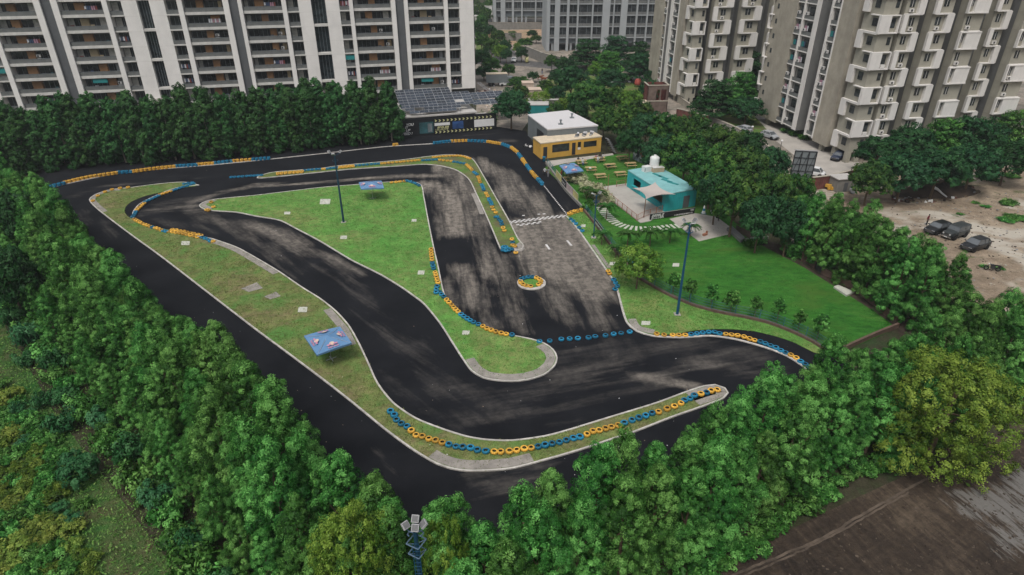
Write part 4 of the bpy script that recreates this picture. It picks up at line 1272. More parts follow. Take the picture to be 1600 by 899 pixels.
# mirror the outer modules about the charcoal strip to reach beyond the left edge
gc = (div[1] + div[2]) / 2
mir = [(2 * gc - b, 2 * gc - a, k) for a, b, k in segs[2:14]]
segs = mir[::-1] + segs[1:] if False else mir + segs[0:0] + segs[1:]
segs = sorted(segs, key=lambda s: s[0])
xl, xr = segs[0][0], segs[-1][1]
ZT = Z0 + NF * FH + 3
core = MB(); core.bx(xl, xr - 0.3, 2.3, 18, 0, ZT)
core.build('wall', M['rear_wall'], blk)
lean_depth = 1.9
def bay_unit(w, variant, narrow=False):
    """one balcony: band, floor, railing, rear windows, infill panel; local origin at its left foot"""
    b = MB()
    bh = 0.62 if not narrow else 0.3
    b.bx(0.002, w - 0.002, -0.12, 0.1, 0, bh)
    b.bx(0.002, w - 0.002, 0.1, 2.3, 0.08, 0.3)
    o = bpy.data.objects.new('balcony', None)
    me = MBmesh(b, M['cream_band'])
    rr = random.Random(variant * 7 + (100 if narrow else 0))
    r = MB(); r.bx(0.05, w - 0.05, -0.02, 0.03, bh + .002, bh + 0.8)
    r.mat(M['rail_grey'])
    n = max(2, int(w / 1.2))
    rm = MB().mat(M['rail_grey']); rm.bx(0.05, w - 0.05, -0.02, 0.02, bh + .002, bh + 0.85)
    rm.mat(M['far_grey'])
    for i in range(n + 1): rm.bx(0.05 + (w - .14) * i / n, 0.09 + (w - .14) * i / n, -0.05, -0.02, bh + .002, bh + 0.9)
    rm.bx(0.03, w - 0.03, -0.055, 0.03, bh + .86, bh + .92)
    win = MB().mat(M['win_glass'])
    kids = [('railing', rm)]
    if narrow:
        win.bx(.15, w - .15, 2.22, 2.28, .5, 2.75)
        win.mat(M['far_grey'])
        for i in range(4): win.bx(.12 + (w - .3) * i / 3, .2 + (w - .3) * i / 3, 2.16, 2.22, .5, 2.75)
        kids.append(('window', win))
        if variant % 3 == 0:
            c = MB().mat(M['curtain']); c.bx(.2, w * .55, 1.9, 2.0, .4, 2.9); kids.append(('curtain', c))
        if variant == 9:
            c = MB().mat(M['teal_shade']); c.bx(.08, w - .08, .15, .2, 1.9, 3.0); kids.append(('awning', c))
        if variant in (2, 7):
            c = MB()
            for i in range(5):
                c.mat(M[rr.choice(['laundry_red', 'laundry_white', 'laundry_blue', 'laundry_pink'])]); c.bx(.3 + i * .42, .3 + i * .42 + .3, .5, .54, rr.uniform(1.2, 1.6), 2.3)
            kids.append(('laundry', c))
    else:
        px0 = w * rr.choice((.3, .34, .42, .46, .58))
        pw = rr.choice((1.5, 1.7, 2.0))
        side = variant % 2
        if variant == 4: px0 = w * .6
        for xa, xb in ((.25, px0 - .1), (px0 + pw + .1, w - .25)):
            win = MB().mat(M['win_glass']); win.bx(xa, xb, 2.2, 2.26, .4, 2.75)
            win.mat(M['far_grey'])
            for x in np.arange(xa, xb, 1.05): win.bx(x, x + .07, 2.12, 2.2, .4, 2.75)
            kids.append(('window', win))
        p = MB().mat(M['tan_panel'] if variant != 3 else M['tan_pale']); p.bx(px0, px0 + pw, 1.25, 2.29, .3, 3.0)
        kids.append(('partition', p))
        if variant in (1, 5, 8):
            c = MB().mat(M['ac_white']); c.bx(px0 + pw + .5, px0 + pw + 1.3, .5, .85, 1.75, 2.3); c.bx(px0 + pw + .5, px0 + pw + 1.3, .5, .85, .95, 1.5)
            c.mat(M['ac_dark']); c.box((px0 + pw + .8, .49, 1.82), (.38, .02, .38)); c.box((px0 + pw + .8, .49, 1.02), (.38, .02, .38))
            kids.append(('air_conditioner', c))
        if variant in (2, 4):
            c = MB()
            for i in range(6):
                c.mat(M[rr.choice(['laundry_red', 'laundry_white', 'laundry_blue', 'laundry_pink', 'laundry_white'])]); c.bx(w * .55 + i * .45, w * .55 + i * .45 + .34, .5, .54, rr.uniform(1.2, 1.7), 2.35)
            kids.append(('laundry', c))
        if variant == 3 or variant == 10:
            c = MB().mat(M['curtain']); c.bx(.3, 1.6, 1.7, 1.8, .4, 3.0); c.bx(w - 2, w - .6, 1.7, 1.8, .4, 3.0); kids.append(('curtain', c))
        c = MB()
        for i in range(rr.randint(1, 4)):
            x_ = rr.uniform(.3, w - 1.2); c.mat(M[rr.choice(['laundry_white', 'curtain', 'charcoal_wall', 'tan_pale', 'laundry_blue', 'teal_print', 'brick_red'])]); c.bx(x_, x_ + rr.uniform(.3, .9), .9, 1.2, .3, rr.uniform(.9, 1.7))
        kids.append(('clutter', c))
        if variant % 3 != 1:
            c = MB().mat(M[rr.choice(['curtain', 'tan_pale', 'grey_print', 'curtain'])])
            x_ = rr.choice([.3, px0 - 1.3, px0 + pw + .3, w - 1.4]); c.bx(x_, x_ + rr.uniform(.7, 1.1), 2.0, 2.1, .35, 2.8)
            kids.append(('curtain', c))
        if variant == 5:
            c = MB().mat(M['teal_shade']); c.bx(w * .25, w * .6, .15, .2, 2.2, 3.1); kids.append(('awning', c))
    return me, kids
def MBmesh(b, m=None, name='part'):
    me = bpy.data.meshes.new(name)
    me.from_pydata(b.v, [], b.f)
    if b.mats:
        for q in b.mats: me.materials.append(q)
        me.polygons.foreach_set('material_index', b.m)
    elif m is not None: me.materials.append(m)
    me.update()
    return me
UNIT = {}
def unit_for(w, variant, narrow):
    key = (round(w, 1), variant, narrow)
    if key not in UNIT:
        me, kids = bay_unit(w, variant, narrow)
        UNIT[key] = (me, [(nm, MBmesh(k)) for nm, k in kids])
    return UNIT[key]
def put_unit(parent, w, variant, narrow, loc):
    me, kids = unit_for(w, variant, narrow)
    o = link(bpy.data.objects.new('balcony', me), parent)
    o.location = loc
    o.scale = (w / round(w, 1), 1, 1)
    for nm, km in kids: link(bpy.data.objects.new(nm, km), o)
rb = random.Random(5)
lastnar = 0
for (a, b, k) in segs:
    w = b - a
    if k == 'pil':
        m = MB(); m.bx(a, b, -0.5, 2.35, 0, ZT); m.build('pilaster', M['cream'], blk)
    elif k == 'grey':
        m = MB(); m.bx(a, b, 0.05, 2.35, 0, ZT); m.build('charcoal_strip', M['charcoal_wall'], blk)
    elif k == 'wall':
        m = MB().mat(M['cream'])
        for i in range(-1, NF + 1):
            z = Z0 + i * FH
            m.bx(a + .001, b - .001, -0.02, 2.33, max(Z0 * 0 + 3.9 if i < 1 else z, z) + .03, z + FH)
        m.mat(M['cream_band']); m.bx(a + .03, b - .03, 0.02, 2.3, 3.6, ZT)
        m.build('wall_panel', None, blk)
    elif k == 'shaft':
        m = MB().mat(M['shaft_glass']); m.bx(a, b, 1.2, 2.3, 0, ZT)
        m.mat(M['far_grey'])
        for x in np.linspace(a + .1, b - .15, 5): m.bx(x, x + .08, 1.1, 1.2, 3.3, ZT)
        m.build('stair_glass', None, blk)
        for i in range(0, NF, 2):
            z = Z0 + FH * (i + 1)
            s_ = MB(); s_.bx(a + .002, b - .002, .1, 1.2, z, z + .55); s_.build('cross_beam', M['cream_band'], blk)
        f = MB(); f.bx(a + .1, b - .1, -1.2, 1.1, 0, .15); f.bx(a - 2, b + 1, -1.5, 1.0, 3.0, 3.45); f.build('entrance_canopy', M['concrete'], blk)
    elif k in ('bay', 'nar'):
        for i in range(0, NF):
            z = Z0 + i * FH
            if i == 0 and k == 'nar': pass
            put_unit(blk, w, rb.choice((0, 1, 2, 3, 4, 6, 7, 8, 9, 10, 11, 12, 13, 5)) if k == 'bay' else rb.randrange(10), k == 'nar', (a, 0, z))
# end wall of the block and its drainpipe
m = MB(); m.bx(xr - .02, xr + .02, -0.02, 17.9, 0, ZT); m.build('end_wall', M['cream'], blk)
m = MB(); m.tube((xr + .12, .3, 0), (xr + .12, .3, ZT), .1); m.tube((xr + .12, 1.0, 0), (xr + .12, 1.0, ZT), .06); m.build('drainpipe', M['charcoal_wall'], blk)
m = MB(); m.bx(xl, xr, -1, 18, ZT, ZT + .5); m.build('roof', M['concrete'], blk)

# ------------------------------------------------------------------ far grey high-rises
def highrise(name, label, P, ang, width, depth, floors, fh, pattern, base=0.0, side=True):
    b = thing(name, label, 'high-rise', P, ang)
    h = base + floors * fh
    c = MB(); c.bx(0.3, width - .3, 1.0, depth, base * .6, h); c.build('wall', M['far_grey'], b)
    x = 0.0
    tot = sum(p[1] for p in pattern); k = width / tot
    ncol = 0
    for kind, w in pattern:
        w *= k
        if kind == 'p':
            m = MB(); m.bx(x, x + w, -.5, 1.05, 0, h); m.build('pilaster', M['far_wall'], b)
        elif kind == 'w':
            g = MB(); g.mat(M['win_glass']); g.bx(x, x + w, .6, .98, base, h)
            g.mat(M['far_grey']); g.bx(x + w * .48, x + w * .52, .5, .6, base, h)
            go = g.build('window_column', None, b)
            for i in range(floors):
                z = base + i * fh
                rl = MB().mat(M['far_wall']); rl.bx(x + .01, x + w - .01, .05, .6, z, z + .35)
                rl.mat(M['rail_grey']); rl.bx(x + .05, x + w - .05, .1, .14, z + .36, z + 1.35)
                rl.build('balcony', None, b)
        elif kind == 'g':
            g = MB(); g.bx(x, x + w, .3, 1.05, base, h); g.build('grey_strip', M['far_grey'], b)
        x += w
    if side:
        s = MB().mat(M['far_wall'])
        for j in range(4): s.bx(-.25, .3, 1.5 + j * depth / 4.2, 1.5 + (j + .55) * depth / 4.2, 0, h)
        s.build('side_fin', None, b)
    for i in range(6):
        s = MB(); s.bx(width * (i + .3) / 6, width * (i + .3) / 6 + .8, 1.2, 2, 0, base * .62); s.build('column', M['far_wall'], b)
    return b
pat = [('p', 1.2), ('w', 1.8), ('p', 1.9), ('w', 2.6), ('p', .9), ('w', 2.9), ('p', .6), ('w', 1.6), ('w', 3.4), ('p', .5), ('w', 3.4), ('p', 2.8), ('w', 1.3), ('p', .4), ('w', 2.4), ('p', 2.4), ('w', 3.4), ('p', .6), ('w', 3.4), ('p', .5), ('w', 3.2), ('p', 1.2)]
P1 = G(853, 80)
e1, _ = on_plane(1030, 40, P1, (1, 0))
highrise('high_rise', 'grey high-rise with pale vertical ribs behind the grove, top centre', P1, math.radians(2), e1 / math.cos(math.radians(2)), 20, 9, 3.9, pat, 4.5)
P2 = G(771, 40)
e2, _ = on_plane(862, 15, P2, (1, 0))
highrise('high_rise', 'most distant grey high-rise on a dark podium beside the tree-lined street', P2, math.radians(1), e2, 20, 6, 4.0, pat[:12], 6.5)

# ------------------------------------------------------------------ beige towers with alternating white boxes
FT = 3.03
def box_mesh(w, style, seed=0, d=0.0):
    """one storey of a projecting column: width w, outer face at y=0; recess behind. style: 0 white left side, 1 white right side, 2 white panel wide, 3 plain"""
    wall = MB(); wall.bx(0.15, w - .15, .55, 2.4, 0, FT)
    fr = MB().mat(M['box_white'])
    if style == 0:
        fr.bx(-.1, w * .22, 0, .56, .13, FT - .1); fr.bx(-.1, w - .1, 0, .6, -.0, .13); fr.bx(-.1, w - .1, 0, .56, FT - .1, FT - .01)
    elif style == 1:
        fr.bx(w * .66, w + .1, 0, .56, .13, FT - .1); fr.bx(.1, w + .1, 0, .6, -.0, .13); fr.bx(.1, w + .1, 0, .56, FT - .1, FT - .01)
    elif style == 2:
        fr.bx(w * .28, w + .1, .06, .56, .2, FT - .2); fr.bx(-.12, w + .12, 0, .6, -.02, .2); fr.bx(-.12, w + .12, 0, .56, FT - .2, FT); fr.bx(-.12, .12, 0, .56, .2, FT - .2)
    else:
        fr.bx(.1, w - .1, .3, .6, -.02, .12)
    win = MB().mat(M['win_glass'])
    wx = {0: (.42, .68), 1: (.22, .48), 2: (.12, .26), 3: (.15, .34)}[style]
    win.bx(w * wx[0], w * wx[1], .5, .56, 1.15, 2.5)
    win.mat(M['box_white']); win.bx(w * (wx[0] + wx[1]) / 2 - .03, w * (wx[0] + wx[1]) / 2 + .03, .47, .5, 1.15, 2.5)
    if seed % 3 == 1:
        win.bx(w * wx[0], w * wx[0] + .75, .1, .45, .4, .95)
        win.mat(M['ac_dark']); win.box((w * wx[0] + .32, .09, .48), (.36, .02, .36))
    return MBmesh(wall, M['olive_wall']), MBmesh(fr), MBmesh(win)
BOXC = {}
def put_box(parent, w, style, seed, loc, rz=0.0, wallmat=None):
    key = (round(w, 1), style, seed % 3)
    if key not in BOXC: BOXC[key] = box_mesh(round(w, 1), style, seed)
    wa, fr, wi = BOXC[key]
    o = link(bpy.data.objects.new('apartment_bay', wa), parent)
    o.location = loc; o.rotation_euler = (0, 0, rz); o.scale = (w / round(w, 1), 1, 1)
    link(bpy.data.objects.new('white_frame', fr), o)
    link(bpy.data.objects.new('window', wi), o)
def strip_mesh(w, seed):
    """narrow service strip storey between fins"""
    rr = random.Random(seed)
    m = MB().mat(M['box_white']); m.bx(-.02, w + .02, -.1, .5, 0, .2)
    m.mat(M['rear_wall']); m.bx(0, w, .45, .6, .2, FT)
    m.mat(M['win_glass']); m.bx(w * .25, w * .7, .38, .45, .9, 2.5)
    m.mat(M['rail_grey']); m.bx(.02, w - .02, .0, .04, .2, .9)
    if seed % 2:
        m.mat(M['ac_white']); m.bx(w * .1, w * .1 + .8, -.1, .3, .95, 1.5); m.mat(M['ac_dark']); m.box((w * .1 + .4, -.11, 1.02), (.36, .02, .36))
    if seed % 3 == 0:
        for i in range(3):
            m.mat(M[rr.choice(['laundry_blue', 'laundry_pink', 'laundry_white', 'teal_shade'])]); m.bx(w * .15 + i * .45, w * .15 + i * .45 + .36, .2, .24, 1.0, 2.0)
    return MBmesh(m)
STRIP = {}
def tower(label, P, seg, cols, nfl, z0=2.0):
    """local x: along the front (to the right), local y: along the left face (away)"""
    ang = math.atan2(.173, .985)
    b = thing('apartment_tower', label, 'apartment tower', P, ang)
    H_ = z0 + nfl * FT + 1
    rr = random.Random(int(P.x))
    zb = z0
    # core masses
    xr_ = cols[-1][1] + 2
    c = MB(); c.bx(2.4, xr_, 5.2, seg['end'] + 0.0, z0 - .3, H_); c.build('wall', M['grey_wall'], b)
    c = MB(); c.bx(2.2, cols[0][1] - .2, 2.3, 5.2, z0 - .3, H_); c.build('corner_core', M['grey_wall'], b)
    # corner stack: left face (x=0 plane) and front face (y=0 plane), alternating
    L = seg['stack']; W = cols[0][1]
    for k in range(nfl):
        z = z0 + k * FT
        s_ = MB()
        wall = MB(); wall.prism([(.5, .5), (W - .15, .5), (W - .15, 2.4), (2.4, 2.4), (2.4, L), (.5, L)], z + .002, z + FT - .002)
        o = wall.build('corner_bay', M['olive_wall'], b)
        f = MB().mat(M['box_white'])
        win = MB().mat(M['win_glass'])
        if k % 2 == 1:      # white panel wraps the corner
            f.prism([(0, 0), (W * .55, 0), (W * .55, .49), (.49, .49), (.49, L * .12), (0, L * .12)], z + .2, z + FT - .18)
            f.prism([(0, 0), (W + .1, 0), (W + .1, .6), (.6, .6), (.6, L), (0, L)], z - .02, z + .2)
            f.prism([(0, 0), (W + .1, 0), (W + .1, .6), (.6, .6), (.6, L * .55), (0, L * .55)], z + FT - .18, z + FT - .022)
            f.bx(W - .12, W + .1, 0, .49, z + .2, z + FT - .18)
            win.bx(W * .64, W * .88, .44, .49, z + .9, z + 2.5)
            win.bx(.44, .49, L * .22, L * .5, z + 1.1, z + 2.4)
            if k % 4 == 1:
                f.bx(W * .62, W * .85, .05, .4, z + .25, z + .85)
        else:               # olive corner, white panel on the far part of the left face
            f.bx(0, .49, L * .72, L + .1, z + .2, z + FT - .18)
            f.bx(0, .6, .3, L + .1, z + FT - .18, z + FT - .022)
            win.bx(.44, .49, L * .3, L * .55, z + 1.0, z + 2.4)
            win.bx(W * .68, W * .86, .44, .49, z + 1.1, z + 2.4)
        f.build('white_frame', None, o)
        half = len(win.v) // 2; hf = len(win.f) // 2
        for q_ in (0, 1):
            w1 = MB().mat(M['win_glass']); w1.add(win.v[q_ * half:(q_ + 1) * half], [[i_ - q_ * half for i_ in ff] for ff in win.f[q_ * hf:(q_ + 1) * hf]]); w1.build('window', None, o)
    # front columns
    for ci, (a, c_, depth, styles) in enumerate(cols[1:]):
        for k in range(nfl):
            put_box(b, c_ - a, styles[k % 2], rr.randrange(9), (a, depth, z0 + k * FT))
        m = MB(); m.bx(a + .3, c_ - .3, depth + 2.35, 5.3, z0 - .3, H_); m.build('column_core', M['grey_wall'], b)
        # lit flank and the deep slot left of the column
    # left face: fins, strips, raw concrete walls
    for (a, c_, kind) in seg['parts']:
        if kind == 'raw':
            m = MB(); m.bx(0, 6, a, c_, z0 - .6, H_); o = m.build('concrete_wall', M['raw_concrete'], b)
            if seg.get('rawwin') == (a, c_):
                for k in range(nfl):
                    w_ = MB().mat(M['win_glass']); w_.bx(-.03, .0, c_ - 2.2, c_ - 1.5, z0 + k * FT + 1.2, z0 + k * FT + 2.2); w_.build('window', None, o)
                    if k % 2 == 0:
                        f = MB().mat(M['box_white']); zz = z0 + k * FT
                        f.bx(-.6, 0, c_ - .9, c_ + .5, zz, zz + .2); f.bx(-.6, 0, c_ + .3, c_ + .5, zz + .2, zz + FT - .2); f.bx(-.6, 0, c_ - .9, c_ + .5, zz + FT - .2, zz + FT)
                        f.build('window_box', None, o)
        elif kind == 'fin':
            m = MB(); m.bx(-.1, 4, a, c_, z0 - .2, H_); m.build('white_fin', M['box_white'], b)
        elif kind == 'slot':
            m = MB(); m.bx(3.8, 6, a, c_, z0 - .6, H_); m.bx(.05, 3.8, c_ - .06, c_ - .002, z0 - .2, H_); m.build('slot_wall_and_shade', M['grey_wall'], b)  # back wall; the thin grey panel puts recess shade on the fin's side
        elif kind == 'strip':
            for k in range(nfl):
                key = (round(c_ - a, 1), rr.randrange(6))
                if key not in STRIP: STRIP[key] = strip_mesh(*key)
                o = link(bpy.data.objects.new('service_balcony', STRIP[key]), b)
                # local x of the strip runs along -y of the tower
                o.location = (0.12, c_, z0 + k * FT); o.rotation_euler = (0, 0, -PI / 2)
                o.scale = ((c_ - a) / key[0], 1, 1)
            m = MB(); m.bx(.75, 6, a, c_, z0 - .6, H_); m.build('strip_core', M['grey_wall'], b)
    # stilts
    for (x, y) in ((.9, .9), (.9, L - .6), (W - 1, .9), (3.5, 4.5), (cols[-1][1] - 1, 2.5), (cols[-1][1] * .6, 1.5)) + tuple((1.0, (a + c_) / 2) for a, c_, kd in seg['parts'] if kd == 'raw'):
        m = MB(); m.bx(x - .45, x + .45, y - .45, y + .45, 0, z0 - .01); m.build('pillar', M['olive_wall'], b)
    m = MB(); m.bx(1.6, xr_, 1.6, seg['end'], 0.0, .02 + 0); 
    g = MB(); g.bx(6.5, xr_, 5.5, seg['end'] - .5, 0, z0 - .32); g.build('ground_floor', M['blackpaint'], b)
    return b
seg2 = {'stack': 5.3, 'end': 34.6, 'parts': [(6.6, 11.2, 'raw'), (11.2, 11.55, 'fin'), (11.55, 13.8, 'strip'), (13.8, 14.3, 'fin'), (14.3, 17.6, 'slot'), (17.6, 19.0, 'fin'), (19.0, 22.8, 'strip'), (22.8, 23.2, 'fin'), (23.2, 25.6, 'strip'), (25.6, 34.6, 'raw')], 'rawwin': (25.6, 34.6)}
tower('nearest beige tower with alternating white corner boxes, right of the tall layered trees', G(1319, 256), seg2,
      [(0, 3.75), (4.5, 8.0, 0.0, (1, 0)), (10.3, 14.2, 0.0, (0, 1)), (16.8, 20.8, 0.0, (2, 3)), (25.2, 28.4, 2.6, (0, 1)), (29.4, 34.2, .2, (2, 3))], 11)
seg1 = {'stack': 5.0, 'end': 26, 'parts': [(5.6, 9.0, 'raw'), (9.0, 9.5, 'fin'), (9.5, 13.0, 'strip'), (13.0, 13.4, 'fin'), (13.4, 14.6, 'fin'), (14.6, 16.6, 'slot'), (16.6, 17.0, 'fin'), (17.0, 19.0, 'strip'), (19.0, 26.0, 'raw')]}
tower('beige tower with alternating white boxes standing farther back, behind the ruined brick tower', G(1067, 167), seg1,
      [(0, 3.2), (5.2, 10.0, .6, (0, 1)), (12.5, 17.6, .6, (1, 0)), (20.5, 24.5, .6, (0, 1)), (27, 31, .6, (1, 0))], 10)
# third tower at the very right
seg3 = {'stack': 5.0, 'end': 16, 'parts': [(6, 10, 'raw'), (10, 12.6, 'strip'), (12.6, 13.2, 'fin'), (13.2, 16, 'raw')]}
tower('beige tower fragment at the right edge, beyond the dark recess', Vector((118, 127, 0)), seg3, [(0, 4.2), (6, 10, 0, (0, 1)), (12.5, 16.5, 0, (2, 3))], 11, 2.0)

# ------------------------------------------------------------------ solar roof and race banner wall
mk('solar', (0.035, 0.045, 0.06), 0.25, 2.0, 0.25, 0.6, rnd=0.3)
mk('alu', (0.5, 0.5, 0.5), 0.1, 2, 0.4, 0.5, 0.6)
mk('pale_roof', (0.45, 0.43, 0.40), 0.1, .5, 0.7)
mk('black_wall', (0.010, 0.011, 0.013), 0.3, 0.6, 0.7)
mk('yel_pale', (0.62, 0.60, 0.30), 0.12, 2, 0.6)
mk('blue_print', (0.03, 0.08, 0.22), 0.7, 0.35, 0.6)
def frame_from(pA, pB):
    """local frame of a wall from A to B: origin A, x towards B; returns origin, angle, length"""
    a, b = Vector(pA), Vector(pB)
    d = b - a
    return a, math.atan2(d.y, d.x), d.length
def text_mesh(s, size, extrude=0.01, bold=False, shear=0.0):
    cu = bpy.data.curves.new('lettering', 'FONT')
    cu.body = s; cu.size = size; cu.extrude = extrude; cu.shear = shear
    if bold: cu.offset = size * .02
    ob = bpy.data.objects.new('lettering', cu)
    C.objects.link(ob)
    dg = bpy.context.evaluated_depsgraph_get()
    me = bpy.data.meshes.new_from_object(ob.evaluated_get(dg))
    bpy.data.objects.remove(ob)
    return me
def lettering(s, size, parent, loc, rot, m, bold=True, shear=0.0, width=None):
    me = text_mesh(s, size, .01, bold, shear)
    me.materials.clear(); me.materials.append(m)
    o = link(bpy.data.objects.new('lettering', me), parent)
    if width:
        w = max(v.co.x for v in me.vertices) - min(v.co.x for v in me.vertices)
        o.scale = (width / w, 1, 1)
    o.location = loc; o.rotation_euler = rot
    return o
def glyphs(parent, x, z, w, h, n, shear=0.0, m='white', y=-.04):
    """a row of strokes as small as the lettering whose words cannot be read in the photograph"""
    rr = random.Random(int(x * 100 + n))
    mb = MB(); c = w / n
    def bar(x0, x1, z0, z1):
        mb.add([(x0 + shear * (z0 - z), y, z0), (x1 + shear * (z0 - z), y, z0), (x1 + shear * (z1 - z), y, z1), (x0 + shear * (z1 - z), y, z1)], [(0, 1, 2, 3)])
    for i in range(n):
        a = x + i * c; b = a + c * .78; t = c * .24
        bar(a, a + t, z, z + h)
        k = rr.randrange(4)
        if k != 1: bar(a + t, b, z + h - h * .2, z + h)
        if k != 2: bar(a + t, b, z, z + h * .2)
        if k >= 2: bar(a + t, b - t * .5, z + h * .4, z + h * .6)
        if k in (0, 3): bar(b - t, b, z + h * .2, z + h * .8)
    mb.build('lettering', M[m], parent)
BW0, bang, blen = frame_from(G(620, 216).to_3d(), G(776, 203).to_3d())
wallH = 3.4
bw = thing('banner_wall', 'long black racing banner wall with yellow chevrons below the solar roof', 'banner wall', BW0, bang)
m = MB(); m.bx(-1, blen, 0, .25, 0, wallH + .4); m.build('wall', M['black_wall'], bw)
def tb(x, y):
    return on_plane(x, y, BW0, (math.cos(bang), math.sin(bang)))
c0 = tb(678, 190)[0]; c1 = tb(770, 181)[0]
ch = MB().mat(M['yel_pale'])
n = 15
for i in range(n):
    for z in (wallH - .35, .55):
        x = c0 + (c1 - c0) * (i + .1) / n; s = (c1 - c0) / n * .55; hh = .24
        ch.add([(x, -.03, z - hh), (x + s * .6, -.03, z - hh), (x + s * 1.2, -.03, z), (x + s * .6, -.03, z), (x, -.03, z + hh), (x + s * .6, -.03, z + hh)], [(0, 1, 2, 3), (3, 2, 5, 4)])
ch.build('chevrons', None, bw)
def panel(name, x0, x1, z0, z1, m):
    q = MB(); q.bx(x0, x1, -.05, 0.0, z0, z1); return q.build(name, m, bw)
c2 = lambda x: tb(x, 195)[0]
panel('printed_panel', c2(655), c2(677), .5, 2.9, M['teal_print'])
panel('printed_panel', c2(668), c2(675), .7, 2.6, M['grey_print'])
panel('white_panel', c2(679), c2(703), 1.95, 2.55, M['white'])
panel('printed_panel', c2(707), c2(724), 1.0, 2.6, M['blue_print'])
panel('white_panel', c2(741), c2(772), 1.0, 2.6, M['white'])
for i, (s, x, z) in enumerate((('YOU', 634, 2.4), ('IT', 632, 1.8), ('& UP', 628, 1.2), ('SPEED !', 625, .5))):
    lettering(s, .75, bw, (c2(x), -.03, z), (PI / 2, 0, 0), M['white'], True, .3)
glyphs(bw, c2(683), 1.35, c2(701) - c2(683), .45, 6, .3, 'yel_pale')
glyphs(bw, c2(680), .95, c2(700) - c2(680), .3, 9, .3, 'yel_pale')
sr = thing('solar_roof', 'low pale-roofed building carrying tilted rows of solar panels in front of the apartments', 'solar roof', BW0, bang)
x0s, x1s = c2(634), c2(745)
m = MB(); m.bx(x0s, x1s, 1.0, 14, 0, 3.9); m.build('wall', M['black_wall'], sr)
m = MB(); m.bx(x0s - .3, x1s + .3, .6, 14.4, 3.9, 4.2); m.build('roof', M['pale_roof'], sr)
pm_ = MB().mat(M['solar'])
pm_.add([(0, 0, 0), (1.98, 0, 0), (1.98, 1.0, 0), (0, 1.0, 0)], [(0, 1, 2, 3)])
pm_.mat(M['alu'])
pm_.bx(-.04, 2.02, -.04, 1.04, -.06, -.004)
pm_.bx(.97, 1.0, .02, .98, -.004, .004)
pme = MBmesh(pm_)
nrow = 9
rp = random.Random(3)
for r in range(nrow):
    left = c2(632) + (0 if r > 2 else .8 * (2 - r)); right = c2(742 + r * .5) if r > 1 else c2(703 + 20 * r)
    if r >= 7: right = c2(716 + 0)
    x = left
    while x < right:
        y = 1.0 + r * 1.12; z = 4.75 + r * .34
        if rp.random() > .05:
            o = link(bpy.data.objects.new('solar_panel', pme), sr)
            o.location = (x, y, z); o.rotation_euler = (math.radians(17), 0, 0)
        x += 2.06
m = MB()
for x in np.arange(c2(636), c2(742), 4.0):
    m.path([(x, 1.0, 4.2), (x, 1.1, 4.7)], .05); m.path([(x, 10.4, 4.2), (x, 10.4, 7.5)], .05); m.path([(x, .95, 4.68), (x, 10.8, 7.68)], .05)
m.build('support_frame', M['alu'], sr)
# second, paler array at the right
for r in range(2):
    for cidx in range(4):
        o = link(bpy.data.objects.new('solar_panel', pme), sr)
        o.location = (c2(742) + 1.5 + cidx * 2.1, 5.5 + r * 1.1 + 1, 4.4 + r * .3); o.rotation_euler = (math.radians(14), 0, 0)
for cidx in range(4):
    for r in range(3):
        o = link(bpy.data.objects.new('solar_panel', pme), sr)
        o.location = (c2(742) + 1.5 + cidx * 2.1, 8.8 + r * 1.1, 5.1 + r * .3); o.rotation_euler = (math.radians(14), 0, 0)
m = MB()
for cidx in (0, 4): m.path([(c2(742) + 1.6 + cidx * 2.0, 6.6, 0), (c2(742) + 1.6 + cidx * 2.0, 6.6, 4.4)], .06); m.path([(c2(742) + 1.6 + cidx * 2.0, 11.6, 0), (c2(742) + 1.6 + cidx * 2.0, 11.6, 5.8)], .06)
m.build('support_frame', M['alu'], sr)
# brown shed and bushes under it
sh = thing('shed', 'small dark shed beside the right end of the solar roof', 'shed', BW0, bang)
m = MB(); m.bx(c2(744), c2(768), 3.2, 5, 0, 2.6); m.build('wall', M['soil'], sh)
m = MB(); m.bx(c2(744) - .2, c2(768) + .2, 3, 5.2, 2.6, 2.75); m.build('roof', M['pale_roof'], sh)
for i, x in enumerate((752, 762, 770)): 
    q = G(x, 196); shrub('green', q.x, q.y + 1.2, 1.3, 'green bush growing over the right end of the banner wall, %s from the left' % ordinal(i + 1), 2.1, 'bushes over the banner wall', True)

# ------------------------------------------------------------------ hall with the white roof, yellow cabin
mk('steel_grey', (0.17, 0.19, 0.195), 0.1, 0.5, 0.6, bump=.1)
mk('roof_white', (0.60, 0.58, 0.575), 0.04, 0.3, 0.6, grime=.08)
mk('yellow_paint', (0.62, 0.36, 0.07), 0.1, 0.8, 0.6, grime=.15)
mk('yellow_roof', (0.62, 0.52, 0.38), 0.15, 1.0, 0.7, grime=.2)
mk('dark_metal', (0.03, 0.032, 0.035), 0.2, 1, 0.5)
RH = 4.6
rA, rB, rC, rD = G(825, 179, RH), G(887.5, 172.5, RH), G(934, 195.6, RH), G(856, 202, RH)
hall = thing('hall', 'grey metal hall with a flat white roof behind the yellow cabin', 'hall', (rD.x, rD.y, 0))
m = MB(); m.prism([tuple(p.to_2d()) for p in (rA, rD, rC, rB)], 0, RH - .25)
